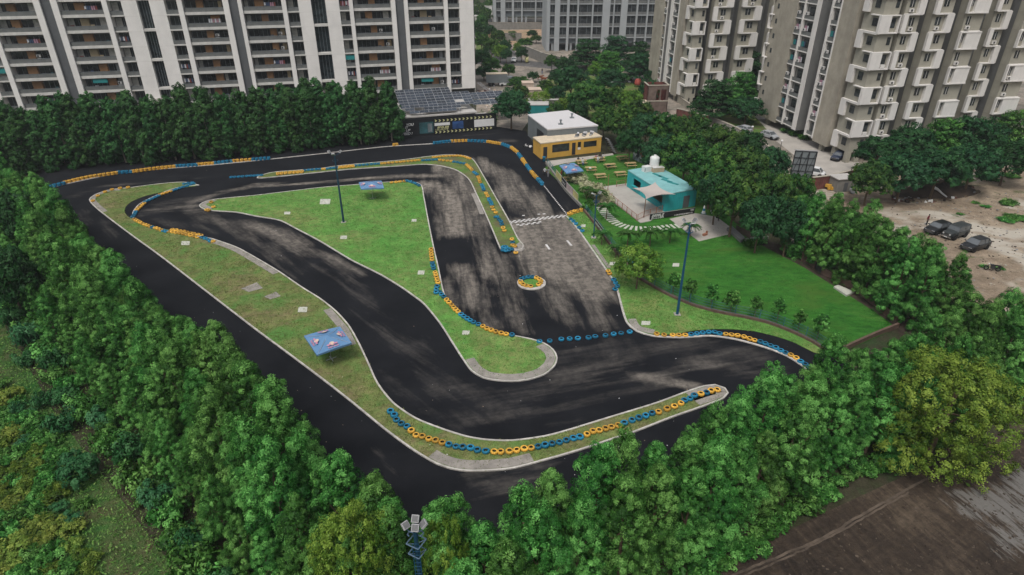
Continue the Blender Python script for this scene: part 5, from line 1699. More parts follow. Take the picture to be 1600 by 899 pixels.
# corrugation ribs
m.buildw('wall', M['steel_grey'], hall)
cen = (rA + rB + rC + rD) / 4
m = MB(); m.prism([tuple((cen + (p - cen) * 1.015).to_2d()) for p in (rA, rD, rC, rB)], RH - .25, RH); m.buildw('roof', M['roof_white'], hall)
def face_pt(A, B, f, z, off=0.0):
    d = (B - A); n = Vector((d.y, -d.x, 0)).normalized()
    p = A + d * f + n * off
    return Vector((p.x, p.y, z))
def face_quad(mb, A, B, f0, f1, z0, z1, off=.03, thick=.05):
    """box on the face running A->B (outside to the right of the direction)"""
    a, b, c, d = face_pt(A, B, f0, 0, off), face_pt(A, B, f1, 0, off), face_pt(A, B, f1, 0, off - thick), face_pt(A, B, f0, 0, off - thick)
    mb.prism([(q.x, q.y) for q in (a, b, c, d)], z0, z1)
    return mb
rib = MB()
for A_, B_ in ((rA, rD), (rD, rC)):
    nn = int((B_ - A_).length / .8)
    for i in range(nn): face_quad(rib, A_, B_, (i + .4) / nn, (i + .5) / nn, .1, RH - .26, .06, .06)
rib.buildw('wall_ribs', M['steel_grey'], hall)
m = MB(); face_quad(m, rA, rD, .5, .82, .1, 3.2, .09, .08); m.buildw('gate', M['dark_metal'], hall)
for i, (x, y) in enumerate(((876, 194.5), (893.5, 184.5))):
    q = G(x, y, RH)
    v_ = MB(); v_.box((q.x, q.y, RH), (.9, .7, .18)); v_.tube((q.x, q.y, RH + .1), (q.x, q.y, RH + .9), .16); v_.lathe([(0.02, .85), (.3, .8), (.3, .92), (0.02, 1.05)], 10, (q.x, q.y, RH)); v_.buildw('roof_vent', M['steel_grey'], hall)
CH = 3.0
cA, cB = G(845, 249), G(938.5, 237.5)
cd = (cB - cA).normalized(); cn = Vector((-cd.y, cd.x, 0))
cab = thing('cabin', 'bright yellow flat-roofed cabin with dark windows along the concrete walk', 'cabin', cA)
cAb, cBb = cA + cn * 4.5 + cd * .3, cB + cn * 4.5
m = MB(); m.prism([tuple(p.to_2d()) for p in (cA, cB, cBb, cAb)], 0, CH); m.buildw('wall', M['yellow_paint'], cab)
cc = (cA + cB + cBb + cAb) / 4
m = MB(); m.prism([tuple((cc + (p - cc) * 1.02).to_2d()) for p in (cA, cB, cBb, cAb)], CH, CH + .2); m.buildw('roof', M['yellow_roof'], cab)
for nm, f0, f1, z0, z1 in (('door', .035, .1, .15, 2.35), ('window', .18, .46, 1.05, 2.6), ('door', .505, .565, .1, 2.55), ('window', .60, .655, 1.5, 2.6), ('window', .70, .92, 1.35, 2.5)):
    m = MB().mat(M['win_glass'] if nm == 'window' else M['dark_metal']); face_quad(m, cA, cB, f0, f1, z0, z1, .02, .05)
    o = m.buildw(nm, None, cab)
    f = MB()
    face_quad(f, cA, cB, f0 - .008, f0, z0 - .06, z1 + .06, .06, .08); face_quad(f, cA, cB, f1, f1 + .008, z0 - .06, z1 + .06, .06, .08)
    face_quad(f, cA, cB, f0, f1, z1, z1 + .07, .06, .08)
    f.v = [(a - cab.location.x, b - cab.location.y, c) for a, b, c in f.v]
    f.build('frame', M['yellow_paint'], o)
m = MB(); face_quad(m, cA, cB, .605, .65, 1.0, 1.45, .03, .05); m.buildw('notice', M['white'], cab)
# scrap on the cabin roof
for i in range(9):
    q = cA.lerp(cB, .62 + i * .04) + cn * (1.2 + (i % 3) * .7)
    m = MB().mat(M[('alu', 'charcoal_wall', 'laundry_white')[i % 3]]); m.box((q.x, q.y, CH + .2), (.8, .35, .25 + .1 * (i % 3)), i * .7)
    o = m.build('roof_clutter'); tag(o, 'grey scrap piece lying on the yellow cabin\'s roof, %s from the left' % ordinal(i + 1), 'scrap', 'scrap pieces on the cabin roof')
# dark steps right of the cabin
st = thing('metal_staircase', 'dark open metal staircase at the right end of the yellow cabin', 'staircase', G(948, 240))
sa = G(948, 240)
for i in range(7):
    s_ = MB(); q = G(948 + i * 1.9, 238.5 + i * .2); s_.box((q.x, q.y, 2.7 - i * .4), (.35, 1.7, .06), .3); s_.buildw('step', M['alu'], st)
m = MB()
for off in (-.85, .85):
    a = G(947, 238); b2 = G(961, 240)
    m.path([(a.x - off * .3, a.y + off, 2.9), (b2.x - off * .3, b2.y + off, .1)], .05)
m.path([(a.x, a.y, 0), (a.x, a.y, 2.9)], .06); m.buildw('stringer', M['dark_metal'], st)

# ------------------------------------------------------------------ turquoise kiosk with sail and terrace rail
mk('turq', (0.03, 0.36, 0.38), 0.1, 1.0, 0.55, grime=.15)
mk('turq_roof', (0.22, 0.46, 0.46), 0.12, 0.8, 0.6, grime=.35)
mk('sail', (0.42, 0.375, 0.34), 0.05, 0.5, 0.8)
mk('rust', (0.30, 0.14, 0.09), 0.2, 2, 0.7)
mk('tank', (0.68, 0.68, 0.66), 0.05, 1, 0.5)
mk('pad_tan', (0.42, 0.32, 0.22), 0.1, 1, 0.8)
KH = 2.9
kD, kC = G(1037.5, 332), G(1085.6, 322.5)
kA = G(979, 292.5)
kd = (kD - kA); kf = (kC - kD)
kB = kA + kf
kio = thing('kiosk', 'turquoise container kiosk with serving openings beside the terrace', 'kiosk', kD)
m = MB().mat(M['turq'])
# walls with openings on the long side kA->kD
face_quad(m, kA, kD, 0, .17, 0, KH, 0, .12); face_quad(m, kA, kD, .17, .37, 0, 1.1, 0, .12); face_quad(m, kA, kD, .17, .37, 2.3, KH, 0, .12)
face_quad(m, kA, kD, .37, .62, 0, KH, 0, .12); face_quad(m, kA, kD, .62, .93, 0, 1.1, 0, .12); face_quad(m, kA, kD, .62, .93, 2.35, KH, 0, .12); face_quad(m, kA, kD, .93, 1, 0, KH, 0, .12)
face_quad(m, kD, kC, 0, 1, 0, KH, 0, .12); face_quad(m, kC, kB, 0, 1, 0, KH, 0, .12); face_quad(m, kB, kA, 0, 1, 0, KH, 0, .12)
m.buildw('wall', None, kio)
m = MB(); m.prism([tuple((((kA + kB + kC + kD) / 4) + (p - (kA + kB + kC + kD) / 4) * 1.01).to_2d()) for p in (kA, kD, kC, kB)], KH, KH + .15); m.buildw('roof', M['turq_roof'], kio)
m = MB(); m.prism([tuple((((kA + kB + kC + kD) / 4) + (p - (kA + kB + kC + kD) / 4) * .96).to_2d()) for p in (kA, kD, kC, kB)], .02, .1); m.buildw('floor', M['pad_tan'], kio)
m = MB(); face_quad(m, kD, kC, .58, .78, .05, 2.1, .04, .05); m.buildw('door', M['charcoal_wall'], kio)
m = MB(); face_quad(m, kA, kD, .17, .37, 1.05, 1.12, .35, .5); face_quad(m, kA, kD, .62, .93, 1.05, 1.12, .35, .5); m.buildw('counter', M['turq'], kio)
rr_ = MB()
for i in range(18):
    for (A_, B_) in ((kD, kC),): face_quad(rr_, A_, B_, (i + .3) / 18, (i + .6) / 18, .05, KH - .05, .035, .035)
rr_.buildw('wall_ribs', M['turq'], kio)
for i in range(4):
    q = kA.lerp(kD, .35 + i * .12) + (kB - kA) * (.55 + .05 * (i % 2))
    m = MB(); m.box((q.x, q.y, KH + .15), (.5, 2.0, .06), .5 + i * .1); m.buildw('roof_strip', M['teal_shade'], kio)
def solo(mb, name, label, cat, m=None, group=None, smooth=False):
    o = mb.build(name, m, None, smooth)
    return tag(o, label, cat, group)
q = G(1021.5, 263.5, 3.3)
m = MB().mat(M['tank']); m.lathe([(.02, 0), (.80, 0), (.82, .2), (.78, .5), (.82, .8), (.78, 1.1), (.82, 1.4), (.78, 1.7), (.80, 2.0), (.5, 2.25), (.22, 2.3), (.22, 2.45), (.02, 2.45)], 24, (q.x, q.y, 3.25))
solo(m, 'water_tank', 'white round water tank standing behind the turquoise kiosk roof', 'water tank', None, None, True)
m = MB().mat(M['tank']); q2 = G(1010, 266.5, 3.2); m.box((q2.x, q2.y, 3.06), (1.3, 1.0, .9), .5); m.mat(M['ac_dark']); m.box((q2.x - .1, q2.y - .56, 3.2), (.7, .06, .6), .5)
solo(m, 'cooler_unit', 'white cooler box on the kiosk roof left of the water tank', 'air cooler')
m = MB().mat(M['pad_tan']); q3 = G(1027.5, 267, 3.2); m.box((q3.x, q3.y, 3.06), (2.0, .9, .75), .25); m.mat(M['ac_white']); m.box((q3.x, q3.y, 3.82), (2.05, .95, .05), .25)
solo(m, 'cooler_unit', 'tan flat cooler box on the kiosk roof right of the water tank', 'air cooler')
# support under the tank
m = MB(); 
for a, b in ((-.5, -.5), (.5, -.5), (.5, .5), (-.5, .5)): m.path([(q.x + a, q.y + b, 0), (q.x + a, q.y + b, 3.2)], .06)
m.box((q.x, q.y, 3.15), (1.7, 1.7, .09)); solo(m, 'tank_stand', 'steel stand holding the white water tank behind the kiosk', 'stand', M['alu'])
# shade sail
sail = thing('shade_sail', 'beige four-cornered shade sail stretched between terrace pole and kiosk', 'shade sail', G(1006, 338))
cs = [G(988, 294, 3.2), G(1024, 284.5, 3.9), G(1056, 304, 3.3), G(1009, 311.5, 3.6)]
N_ = 12
vs, fs = [], []
for i in range(N_ + 1):
    for j in range(N_ + 1):
        u, v_ = i / N_, j / N_
        iu = u + (0.5 - u) * .28 * (4 * v_ * (1 - v_)) * (1 if True else 0) * abs(2 * u - 1)
        iv = v_ + (0.5 - v_) * .28 * (4 * u * (1 - u)) * abs(2 * v_ - 1)
        p = (cs[0] * (1 - iu) + cs[1] * iu) * (1 - iv) + (cs[3] * (1 - iu) + cs[2] * iu) * iv
        vs.append((p.x, p.y, p.z - .35 * (16 * u * (1 - u) * v_ * (1 - v_))))
for i in range(N_):
    for j in range(N_):
        a = i * (N_ + 1) + j
        fs.append((a, a + 1, a + N_ + 2, a + N_ + 1))
n0 = len(vs)
vs += [(a, b, c - .02) for a, b, c in vs]
fs += [tuple(x + n0 for x in f[::-1]) for f in fs]
m = MB(); m.add(vs, fs); m.buildw('cloth', M['sail'], sail, True)
po = MB(); p0 = G(1005.6, 341); po.path([(p0.x, p0.y, .1), (cs[3].x, cs[3].y, 3.65)], .06); po.buildw('pole', M['rust'], sail)
m = MB(); p0 = G(949.5, 299); m.path([(p0.x, p0.y, .1), (p0.x, p0.y, 3.0)], .05); solo(m, 'pole', 'thin rust-coloured pole at the far corner of the terrace', 'pole', M['rust'])
# terrace railing
def railing(name, label, pts, h, m, posts=1.6, bars=.28, z=.12, solidbars=True):
    P = spline(px(pts), False, 1.0) if len(pts) > 2 else px(pts)
    P = px(pts)
    t = thing(name, label, 'railing', (P[0].x, P[0].y, 0))
    mb = MB()
    for i in range(len(P) - 1):
        for hz in (h, .15): mb.tube((P[i].x, P[i].y, z + hz), (P[i + 1].x, P[i + 1].y, z + hz), .03, n=5)
        for (q, tg) in resample([P[i], P[i + 1]], bars): mb.tube((q.x, q.y, z + .1), (q.x, q.y, z + h), .014, n=4, cap=False)
    mb.buildw('rail', m, t)
    for i in range(len(P) - 1):
        for (q, tg) in resample([P[i], P[i + 1]], posts):
            k = MB(); k.box((q.x, q.y, 0), (.08, .08, z + h + .05)); k.buildw('post', m, t)
    return t
railing('terrace_railing', 'rust-coloured railing along the lawn side of the terrace', [(934, 298), (958, 317), (994, 346)], 1.0, M['rust'])
railing('terrace_railing', 'rust-coloured railing between terrace pole and kiosk corner', [(996, 346), (1006, 341), (1034, 332)], 1.0, M['rust'])
railing('terrace_railing', 'rust-coloured railing at the far side of the terrace beside the kiosk', [(963, 293), (977, 291)], 1.0, M['rust'])
# black banner below the kiosk
b0, ba, bl = frame_from(G(1015, 345), G(1084.5, 335))
bn = thing('banner', 'long black banner with white lettering on a frame below the turquoise kiosk', 'banner', b0, ba)
m = MB(); m.bx(0, bl, -.03, .03, .15, 1.05); m.build('banner_cloth', M['black_wall'], bn)
m = MB(); m.bx(-.05, bl + .05, -.02, .04, 1.06, 1.11)
for f in (0, .25, .5, .75, 1): m.bx(bl * f - .03, bl * f + .03, .04, .1, 0, 1.1)
m.build('frame', M['alu'], bn)
glyphs(bn, .25, .55, 2.1, .38, 6, .4)
glyphs(bn, .2, .2, 2.3, .3, 8, .4)
glyphs(bn, bl * .54, .24, bl * .42, .2, 24, 0)
glyphs(bn, bl * .9, .68, bl * .08, .26, 4, 0)
# ------------------------------------------------------------------ tyres
mk('tyre_blue', (0.015, 0.18, 0.31), 0.3, 6, 0.6, rnd=0.38, grime=.75)
mk('tyre_yellow', (0.66, 0.37, 0.055), 0.22, 6, 0.6, rnd=0.3, grime=.75)
mk('rubber', (0.012, 0.012, 0.012), 0.2, 6, 0.8)
TY = {}
for c in ('blue', 'yellow'):
    m = MB().mat(M['tyre_' + c])
    m.lathe([(.18, .04), (.18, .0), (.26, .0), (.305, .03), (.32, .08), (.32, .19), (.305, .245), (.26, .27), (.18, .27), (.17, .23)], 22)
    m.mat(M['rubber'])
    m.lathe([(.17, .23), (.24, .21), (.25, .13), (.24, .06), (.18, .04)], 22)
    # shallow tread blocks
    m.mat(M['tyre_' + c])
    for i in range(22):
        a = 2 * PI * i / 22
        m.box((.314 * math.cos(a), .314 * math.sin(a), .06), (.02, .05, .15), a)
    me = MBmesh(m, None, 'tyre')
    me.polygons.foreach_set('use_smooth', [len(p.vertices) == 4 and i < 22 * 15 for i, p in enumerate(me.polygons)])
    TY[c] = me
TYRES = []   # (x, y, z, colour, place words, group)
def tyre_pts(place, group, seqs, z=.09, levels=1, dbl=0):
    for col, pts in seqs:
        for x, y in pts:
            p = G(x, y, z + .11)
            for l in range(levels): TYRES.append((p.x, p.y, z + 0.27 * l, col, place, group))
def tyre_runs(place, group, runs, z=.09, levels=1, rows=1, sp=.69):
    for col, pts, *opt in runs:
        rw = opt[0] if opt else rows
        P = px(pts, z + .1)
        pth = spline(P, False, .3) if len(P) > 2 else P
        for r in range(rw):
            q = offset_path(pth, .62 * r) if r else pth
            for (p, tg) in resample(q, sp):
                for l in range(levels): TYRES.append((p.x + R.uniform(-.04, .04), p.y + R.uniform(-.04, .04), z + 0.27 * l, col, place, group))
b, y_ = 'blue', 'yellow'
tyre_pts('long lower grass strip', 'tyre row on the lower grass strip', [(b, [(610,643),(616,649),(619.5,656),(627,662),(636,667)]), (y_, [(642.5,673),(650,680),(659.5,682),(670,686),(680.5,688),(691,692)]), (b, [(701,695),(712.5,698),(723,699),(735,700),(746,703.5),(759,705)]), (y_, [(772,706),(782.5,706.5),(796,705),(807.5,704),(819,701),(830,700)]), (b, [(841,698),(852,696),(862.5,693.5),(874,691.5),(885,688),(896,685),(906,683)]), (y_, [(917,679),(926.5,674.5),(936,672.5),(946,670),(955.5,667.5),(966,665)]), (b, [(975.5,661),(987.5,657),(998,653),(1009,650),(1019,646)]), (y_, [(1029,644.5),(1042.5,639),(1054,635),(1064,630.5)]), (b, [(1069.5,626),(1078,623),(1085,618)]), (y_, [(1095,616)]), (b, [(1104,614)]), (y_, [(1111,611),(1120.5,609.5)])])
tyre_pts('right kerb of the middle island', 'tyre row on the middle island', [(y_, [(673.8,390),(674,394),(674.3,398),(674.6,402),(675,406)]), (b, [(675.5,411),(676.5,415.5),(677.5,420)]), (y_, [(680,426),(681,430),(682,434),(683,438),(684.4,442)]), (b, [(682.8,447.6),(681.5,452.5),(681.5,457),(686.5,456.4),(690,460),(693.5,464)]), (y_, [(698,469),(701.5,473),(705.5,477),(709,481),(712,484),(716,487.5)]), (b, [(720.5,491.3),(725,495),(730,498),(734.5,501),(740,504),(747.7,507)]), (y_, [(754.7,510.5),(761,514),(767.5,516.5),(774.5,519),(783,521),(790.8,522.5)]), (b, [(800,523.5)])])
tyre_pts('asphalt between middle island and verge', 'blue tyres across the asphalt', [(b, [(843,534),(859,533),(877,530.5),(890,530),(903,529),(919.5,528),(930,526),(946,525),(959,522.5),(970.5,521),(984,519)])], .0)
tyre_pts('outer edge of the right-hand bend', 'tyre row along the right-hand bend', [(y_, [(1026,522.5),(1037.5,524),(1051,524),(1060.5,524),(1070.5,524)]), (b, [(1079.5,523),(1089,522),(1098,520.5),(1107.5,519.5),(1116.5,519.5),(1124.5,521.5)]), (y_, [(1134,522.5),(1143,523.5),(1152.5,525),(1162.5,527),(1171,530),(1179,532)]), (b, [(1188,534.5),(1196,537),(1204,540.5),(1212,544),(1220,548),(1227.5,551.5)]), (y_, [(1235.5,555.5),(1244,559.5)]), (b, [(1251,565),(1258,569.5),(1265.5,575)])], .02)
for i in range(15):
    a = 2 * PI * i / 15 + .1
    if 3.6 < a < 5.6 and i % 5 == 2: continue
    TYRES.append((ce.x - .12 + 1.28 * math.cos(a), ce.y + .12 + 1.22 * math.sin(a), .08, b if 1.0 < a < 2.75 else y_, 'ring on the small round island', 'tyre ring of the round island'))
tyre_pts('tip of the narrow island', 'tyres at the tip of the narrow island', [(y_, [(769,324),(771,328),(774.5,332.5)]), (b, [(774,339.5),(777,339),(779.5,343),(782.5,346.5),(784,350.5)]), (y_, [(786,356),(788,360.5),(800,374)]), (b, [(801,379)]), (y_, [(801,383),(804,385)]), (b, [(786,387),(790,386),(794,389),(785.5,391.5),(789.5,392),(794.5,392),(799.5,390)]), (y_, [(806,395)])])
tyre_pts('tip of the narrow island, upper layer', 'tyres at the tip of the narrow island', [(b, [(787,386.5),(791,387.5),(786.5,391),(791,392)])], .36)
tyre_pts('near end of the pit lane', 'tyres at the end of the pit lane', [(b, [(892,342.5),(896,346),(900,350),(905,356),(910,361)]), (y_, [(950,424),(952.5,428)]), (b, [(959,437),(962,442),(964.5,447.5),(961,452)])])
tyre_runs('near end of the pit lane', 'tyres at the end of the pit lane', [(y_, [(889,336),(898,332.5),(908,330)])], .0, 2)
tyre_runs('narrow island, upper part', 'tyre row on the narrow island', [(y_, [(434,272.5),(472,269.5)], 2), (b, [(476,266.5),(500,264.5)]), (y_, [(504,264.5),(507,264.4)]), (b, [(511,264),(527,262)]), (y_, [(531,262.5),(552,260.5)], 2), (b, [(556,259),(592,256)]), (y_, [(596,255.8),(655,250.5)]), (b, [(661,251),(682,249.7)]), (y_, [(687,250.2),(705,252)]), (b, [(709,253),(725,255.7)]), (y_, [(729,257.5),(737.5,266)]), (b, [(740,269),(745,272.8)]), (y_, [(747.5,276.5),(750,285)]), (b, [(752.5,289),(756,297)]), (y_, [(759.5,302.5),(762,307)]), (b, [(764,311),(768,320)]), (y_, [(677,246),(700,244),(720,244),(734,248)])])
tyre_runs('top edge of the middle island', 'tyres at the top of the middle island', [(y_, [(612,285.5),(632,283.5)]), (b, [(636,283),(644,285),(655,290)])])
tyre_pts('left tip of the middle island', 'tyres at the left tip of the middle island', [(y_, [(330,316),(333.5,323.6),(323,328),(326,329)])])
tyre_pts('left end of the long island', 'tyres at the left end of the long island', [(y_, [(164,300),(175,296.5),(187.5,294.3),(200,293),(145,314),(153,306)])])
tyre_runs('hairpin chain of the long island', 'tyre chain round the hairpin', [(b, [(303,287.5),(285,293),(270,298)]), (b, [(288,287.5),(300,286)]), (y_, [(267,299),(250,304.5)]), (b, [(248,306),(227,315.5)]), (y_, [(225.5,318),(214,328)]), (b, [(212.5,331),(208,339)]), (y_, [(210,343),(222,349.5),(235,354.5)]), (b, [(238,355.5),(239,356)]), (y_, [(243,356.5),(252,360)]), (b, [(255,361),(260,362)]), (y_, [(264,362),(285,365.5),(309,371)], 2), (b, [(312,370),(321,373),(329,377)]), (y_, [(333,377.5),(333.5,378)])], .03, 1)
tyre_runs('outer edge of the far straight', 'tyre chain along the far straight', [(y_, [(62,299),(63,298.5)]), (b, [(66,298),(82,292.5),(100,288)]), (y_, [(102,286.5),(140,278),(183,271.5)]), (b, [(185,271),(205,269.7)]), (y_, [(208,269.2),(240,265),(273,261.5)]), (b, [(276,261),(307,259)]), (y_, [(310,258.3),(333,256.5)]), (b, [(336,256),(362,253.3)]), (y_, [(365,252.8),(391,251)]), (b, [(395,250.5),(420,248.7)])], .02, 2)
tyre_runs('asphalt left of the narrow island', 'blue tyres left of the narrow island', [(b, [(361,277.5),(380,276),(409,274.3)])], .0, 1)
tyre_runs('outer edge of the top right curve', 'tyre chain round the top right curve', [(y_, [(616,227.5),(620,227)]), (b, [(679,224.5),(703,222)]), (y_, [(706,221.7),(729,221)]), (b, [(732,221),(759,222.2)]), (y_, [(762,222.6),(782,225.8)]), (b, [(785,226.5),(797,231)]), (y_, [(799,232),(808,239)]), (b, [(810,242),(814,247)]), (y_, [(816,250),(821,257.5)]), (b, [(823,260),(828,267)]), (y_, [(830,270),(838,279)]), (b, [(840,281),(847,288.5)])], .02, 2)
TYRES.sort(key=lambda t: (t[0] ** 2 + t[1] ** 2))
near, farT = TYRES[:300], TYRES[300:]
cnts = {}
# ordinal within each place and colour, counted by increasing x
near.sort(key=lambda t: (t[4], t[3], t[2] > .2, t[0]))
for (x, y, z, col, place, grp) in near:
    k = (place, col); cnts[k] = cnts.get(k, 0) + 1
    o = bpy.data.objects.new('tyre', TY[col]); C.objects.link(o)
    o.location = (x, y, z); o.rotation_euler = (R.uniform(-.09, .09), R.uniform(-.09, .09), R.uniform(0, 6)); q_ = R.uniform(.93, 1.06); o.scale = (q_, q_, R.uniform(.85, 1.15))
    tag(o, '%s tyre, %s of its colour from left, %s' % (col, ordinal(cnts[k]), place), 'tyre', grp)
if farT:
    vs, fs, mi, sm = [], [], [], []
    base = {c: ([tuple(v.co) for v in TY[c].vertices], [(tuple(p.vertices), p.material_index) for p in TY[c].polygons]) for c in TY}
    mats = [M['tyre_blue'], M['tyre_yellow'], M['rubber']]
    for (x, y, z, col, place, grp) in farT:
        n0 = len(vs)
        vs += [(a + x, b_ + y, c + z) for a, b_, c in base[col][0]]
        for f, k in base[col][1]:
            fs.append([q + n0 for q in f]); mi.append(2 if k == 1 else (0 if col == 'blue' else 1))
    me = bpy.data.meshes.new('tyre_chain'); me.from_pydata(vs, [], fs)
    for q in mats: me.materials.append(q)
    me.polygons.foreach_set('material_index', mi); me.update()
    tag(link(bpy.data.objects.new('tyre_chain', me)), 'far chains of small blue and yellow painted tyres along the back straight', 'tyres', kind='stuff')

# ------------------------------------------------------------------ umbrellas
mk('umb_blue', (0.12, 0.245, 0.42), 0.06, 1.0, 0.8)
mk('logo_pink', (0.52, 0.24, 0.33), 0.1, 4, 0.8)
mk('logo_sun', (0.62, 0.48, 0.38), 0.1, 4, 0.8)
mk('pole_blue', (0.012, 0.075, 0.15), 0.15, 2, 0.5)
mk('pole_dark', (0.012, 0.05, 0.085), 0.15, 2, 0.5)
def umbrella(label, base, corners, h, seed):
    b0_ = G(*base)
    cs_ = [G(x, y, h) for x, y in corners]
    cen_ = sum(cs_, Vector()) / 4
    hub = Vector((cen_.x, cen_.y, h + .55))
    t = thing('umbrella', label, 'umbrella', (cen_.x, cen_.y, .05))
    b0_ = Vector((cen_.x, cen_.y, .05))
    m = MB().mat(M['umb_blue'])
    e = []
    K = 6
    top, bot = [], []
    for i in range(4):
        a, b = cs_[i], cs_[(i + 1) % 4]
        vs = []
        for u in range(K + 1):
            for v in range(K + 1):
                f = v / K
                p = hub.lerp(a.lerp(b, u / K), f)
                p = Vector((p.x, p.y, p.z - .12 * math.sin(PI * f) + (.06 * math.sin(PI * u / K) * f)))
                vs.append(p)
        fs = []
        for u in range(K):
            for v in range(K):
                q = u * (K + 1) + v
                fs.append((q, q + 1, q + K + 2, q + K + 1))
        m.add(vs, fs); m.add([p - Vector((0, 0, .03)) for p in vs], [f[::-1] for f in fs])
        m.add([a, b, b - Vector((0, 0, .16)), a - Vector((0, 0, .16))], [(0, 1, 2, 3)])
    cn_ = m.buildw('canopy', None, t)
    # emblem on each panel: warm disc, two leaping shapes and two lettered words
    for i in range(4):
        a, b = cs_[i], cs_[(i + 1) % 4]
        mid = (a + b) / 2
        ox = (b - a).normalized()
        oy = (hub - mid).normalized()
        nn = ox.cross(oy).normalized()
        if nn.z < 0: nn = -nn
        if ox.cross(oy).z < 0: ox = -ox
        P = lambda u, v: mid + ox * u + oy * (v) + nn * .10
        m2 = MB().mat(M['logo_sun'])
        m2.add([P(.27 * math.cos(2 * PI * k / 14), .72 + .24 * math.sin(2 * PI * k / 14)) for k in range(14)], [tuple(range(14))])
        m2.mat(M['logo_pink'])
        for s_ in (-1, 1):
            sh_ = [(.06, .58), (.45, .5), (.58, .62), (.5, .72), (.36, .68), (.28, .78), (.12, .68)]
            m2.add([P(s_ * u, v) + nn * .01 for u, v in sh_], [tuple(range(len(sh_)))])
        lo = m2.buildw('emblem', None, cn_)
        lo.location = (0, 0, 0)
        me = text_mesh('Red Bull', .32, .004, True); me.materials.clear(); me.materials.append(M['logo_pink'])
        w = max(v.co.x for v in me.vertices)
        lt = link(bpy.data.objects.new('lettering', me), cn_)
        Mx = Matrix((( ox.x, oy.x, nn.x), (ox.y, oy.y, nn.y), (ox.z, oy.z, nn.z)))
        lt.rotation_euler = Mx.to_euler()
        q = P(-w / 2, .2); lt.location = (q.x - t.location.x, q.y - t.location.y, q.z - t.location.z)
    m = MB(); m.path([(b0_.x, b0_.y, .05), (hub.x, hub.y, hub.z - .02)], .035); m.buildw('pole', M['alu'], t)
    m = MB()
    for a in (.6, .6 + PI / 2): m.box((b0_.x, b0_.y, .06), (1.1, .06, .06), a)
    m.buildw('cross_foot', M['alu'], t)
    m = MB()
    for c_ in cs_: m.path([(hub.x, hub.y, hub.z - .08), (c_.x, c_.y, c_.z - .04)], .018, n=5)
    m.buildw('rib', M['alu'], t)
    return t
# emblem parts hold world coordinates relative to the thing; buildw subtracts the parent's own (local) location, so give children of the canopy the thing's origin
_old_buildw = MB.buildw
def _bw(s, name, m=None, parent=None, smooth=False):
    Lc = Vector(parent.location)
    q = parent.parent
    while q is not None:
        Lc = Lc + Vector(q.location); q = q.parent
    s.v = [(a - Lc.x, b - Lc.y, c - Lc.z) for a, b, c in s.v]
    return s.build(name, m, parent, smooth)
MB.buildw = _bw
umbrella('near blue umbrella with pink emblems over the dry grass of the long island', (518, 558), [(475, 525), (531, 510.5), (549.5, 536), (495, 555)], 2.4, 1)
umbrella('blue umbrella at the top of the middle island right of the floodlight pole', (580, 311), [(560.5, 285), (596, 282.5), (600, 294), (564, 295.5)], 2.4, 2)
umbrella('blue umbrella on the picnic lawn by the banner fence', (889, 284), [(874, 258.5), (897, 254.5), (912, 267), (885, 271)], 2.4, 3)

# ------------------------------------------------------------------ floodlight poles
mk('lamp_grey', (0.24, 0.24, 0.24), 0.1, 8, 0.5)
mk('lamp_white', (0.4, 0.4, 0.4), 0.1, 8, 0.5)
def floodlight(parent, p, aim, s=.55):
    """square LED floodlight at p facing along aim"""
    m = MB().mat(M['lamp_grey'])
    m.box((0, 0, -s / 2), (s, .1, s))
    for i in range(7): m.box((-s * .42 + i * s * .14, .08, -s * .46), (.02, .08, s * .92))
    m.mat(M['lamp_white'])
    for i in range(4): 
        m.box((-s * .5, -.0, -s / 2), (.04, .13, s)); m.box((s * .5, 0, -s / 2), (.04, .13, s)); break
    m.box((0, 0, s / 2 - .02), (s + .04, .13, .04)); m.box((0, 0, -s / 2 - .02), (s + .04, .13, .04))
    m.mat(M['win_glass']); m.box((0, -.06, -s * .45), (s * .9, .02, s * .9))
    o = m.build('floodlight', None, parent)
    o.location = p
    d = Vector(aim)
    o.rotation_euler = (math.radians(48), 0, math.atan2(d.y, d.x) + PI / 2)
    return o
def light_pole(label, base, h, n=3, r=.13, arm=1.1, mat='pole_blue', aims=None):
    b0_ = G(*base)
    t = thing('floodlight_pole', label, 'floodlight pole', b0_)
    m = MB(); m.tube((0, 0, 0), (0, 0, h * .5), r, r * .82, 10); m.tube((0, 0, h * .5), (0, 0, h), r * .8, r * .6, 10); m.build('pole', M[mat], t)
    m = MB(); m.box((0, 0, 0), (.7, .7, .12)); m.build('base_plate', M['concrete'], t)
    m = MB()
    k = 10
    pts = [(.42 * math.cos(2 * PI * i / k), .42 * math.sin(2 * PI * i / k), h - .9) for i in range(k + 1)]
    m.path(pts, .025, n=5)
    for i in range(0, k, 3): m.path([pts[i], (0, 0, h - 1.2)], .02, n=4)
    m.build('service_ring', M[mat], t)
    m = MB()
    for i in range(n):
        a = i * 2 * PI / n + .6
        m.path([(0, 0, h - .25), (math.cos(a) * arm * .6, math.sin(a) * arm * .6, h - .05), (math.cos(a) * arm, math.sin(a) * arm, h + .15)], .03, n=5)
    m.build('lamp_arm', M[mat], t)
    for i in range(n):
        a = i * 2 * PI / n + .6
        floodlight(t, (math.cos(a) * arm, math.sin(a) * arm, h + .25), (math.cos(a), math.sin(a)), .42)
    return t
light_pole('tall blue floodlight pole on the grass verge before the curved lawn fence', (1058, 492), 11.3, 3, .16, .7)
light_pole('blue floodlight pole standing in the middle island', (537, 348), 10.6, 3, .17, .9, 'pole_dark')
light_pole('blue floodlight pole beside the low wall near the palms', (927.5, 372), height_at(927.5, 372, 305), 2, .10, .6)
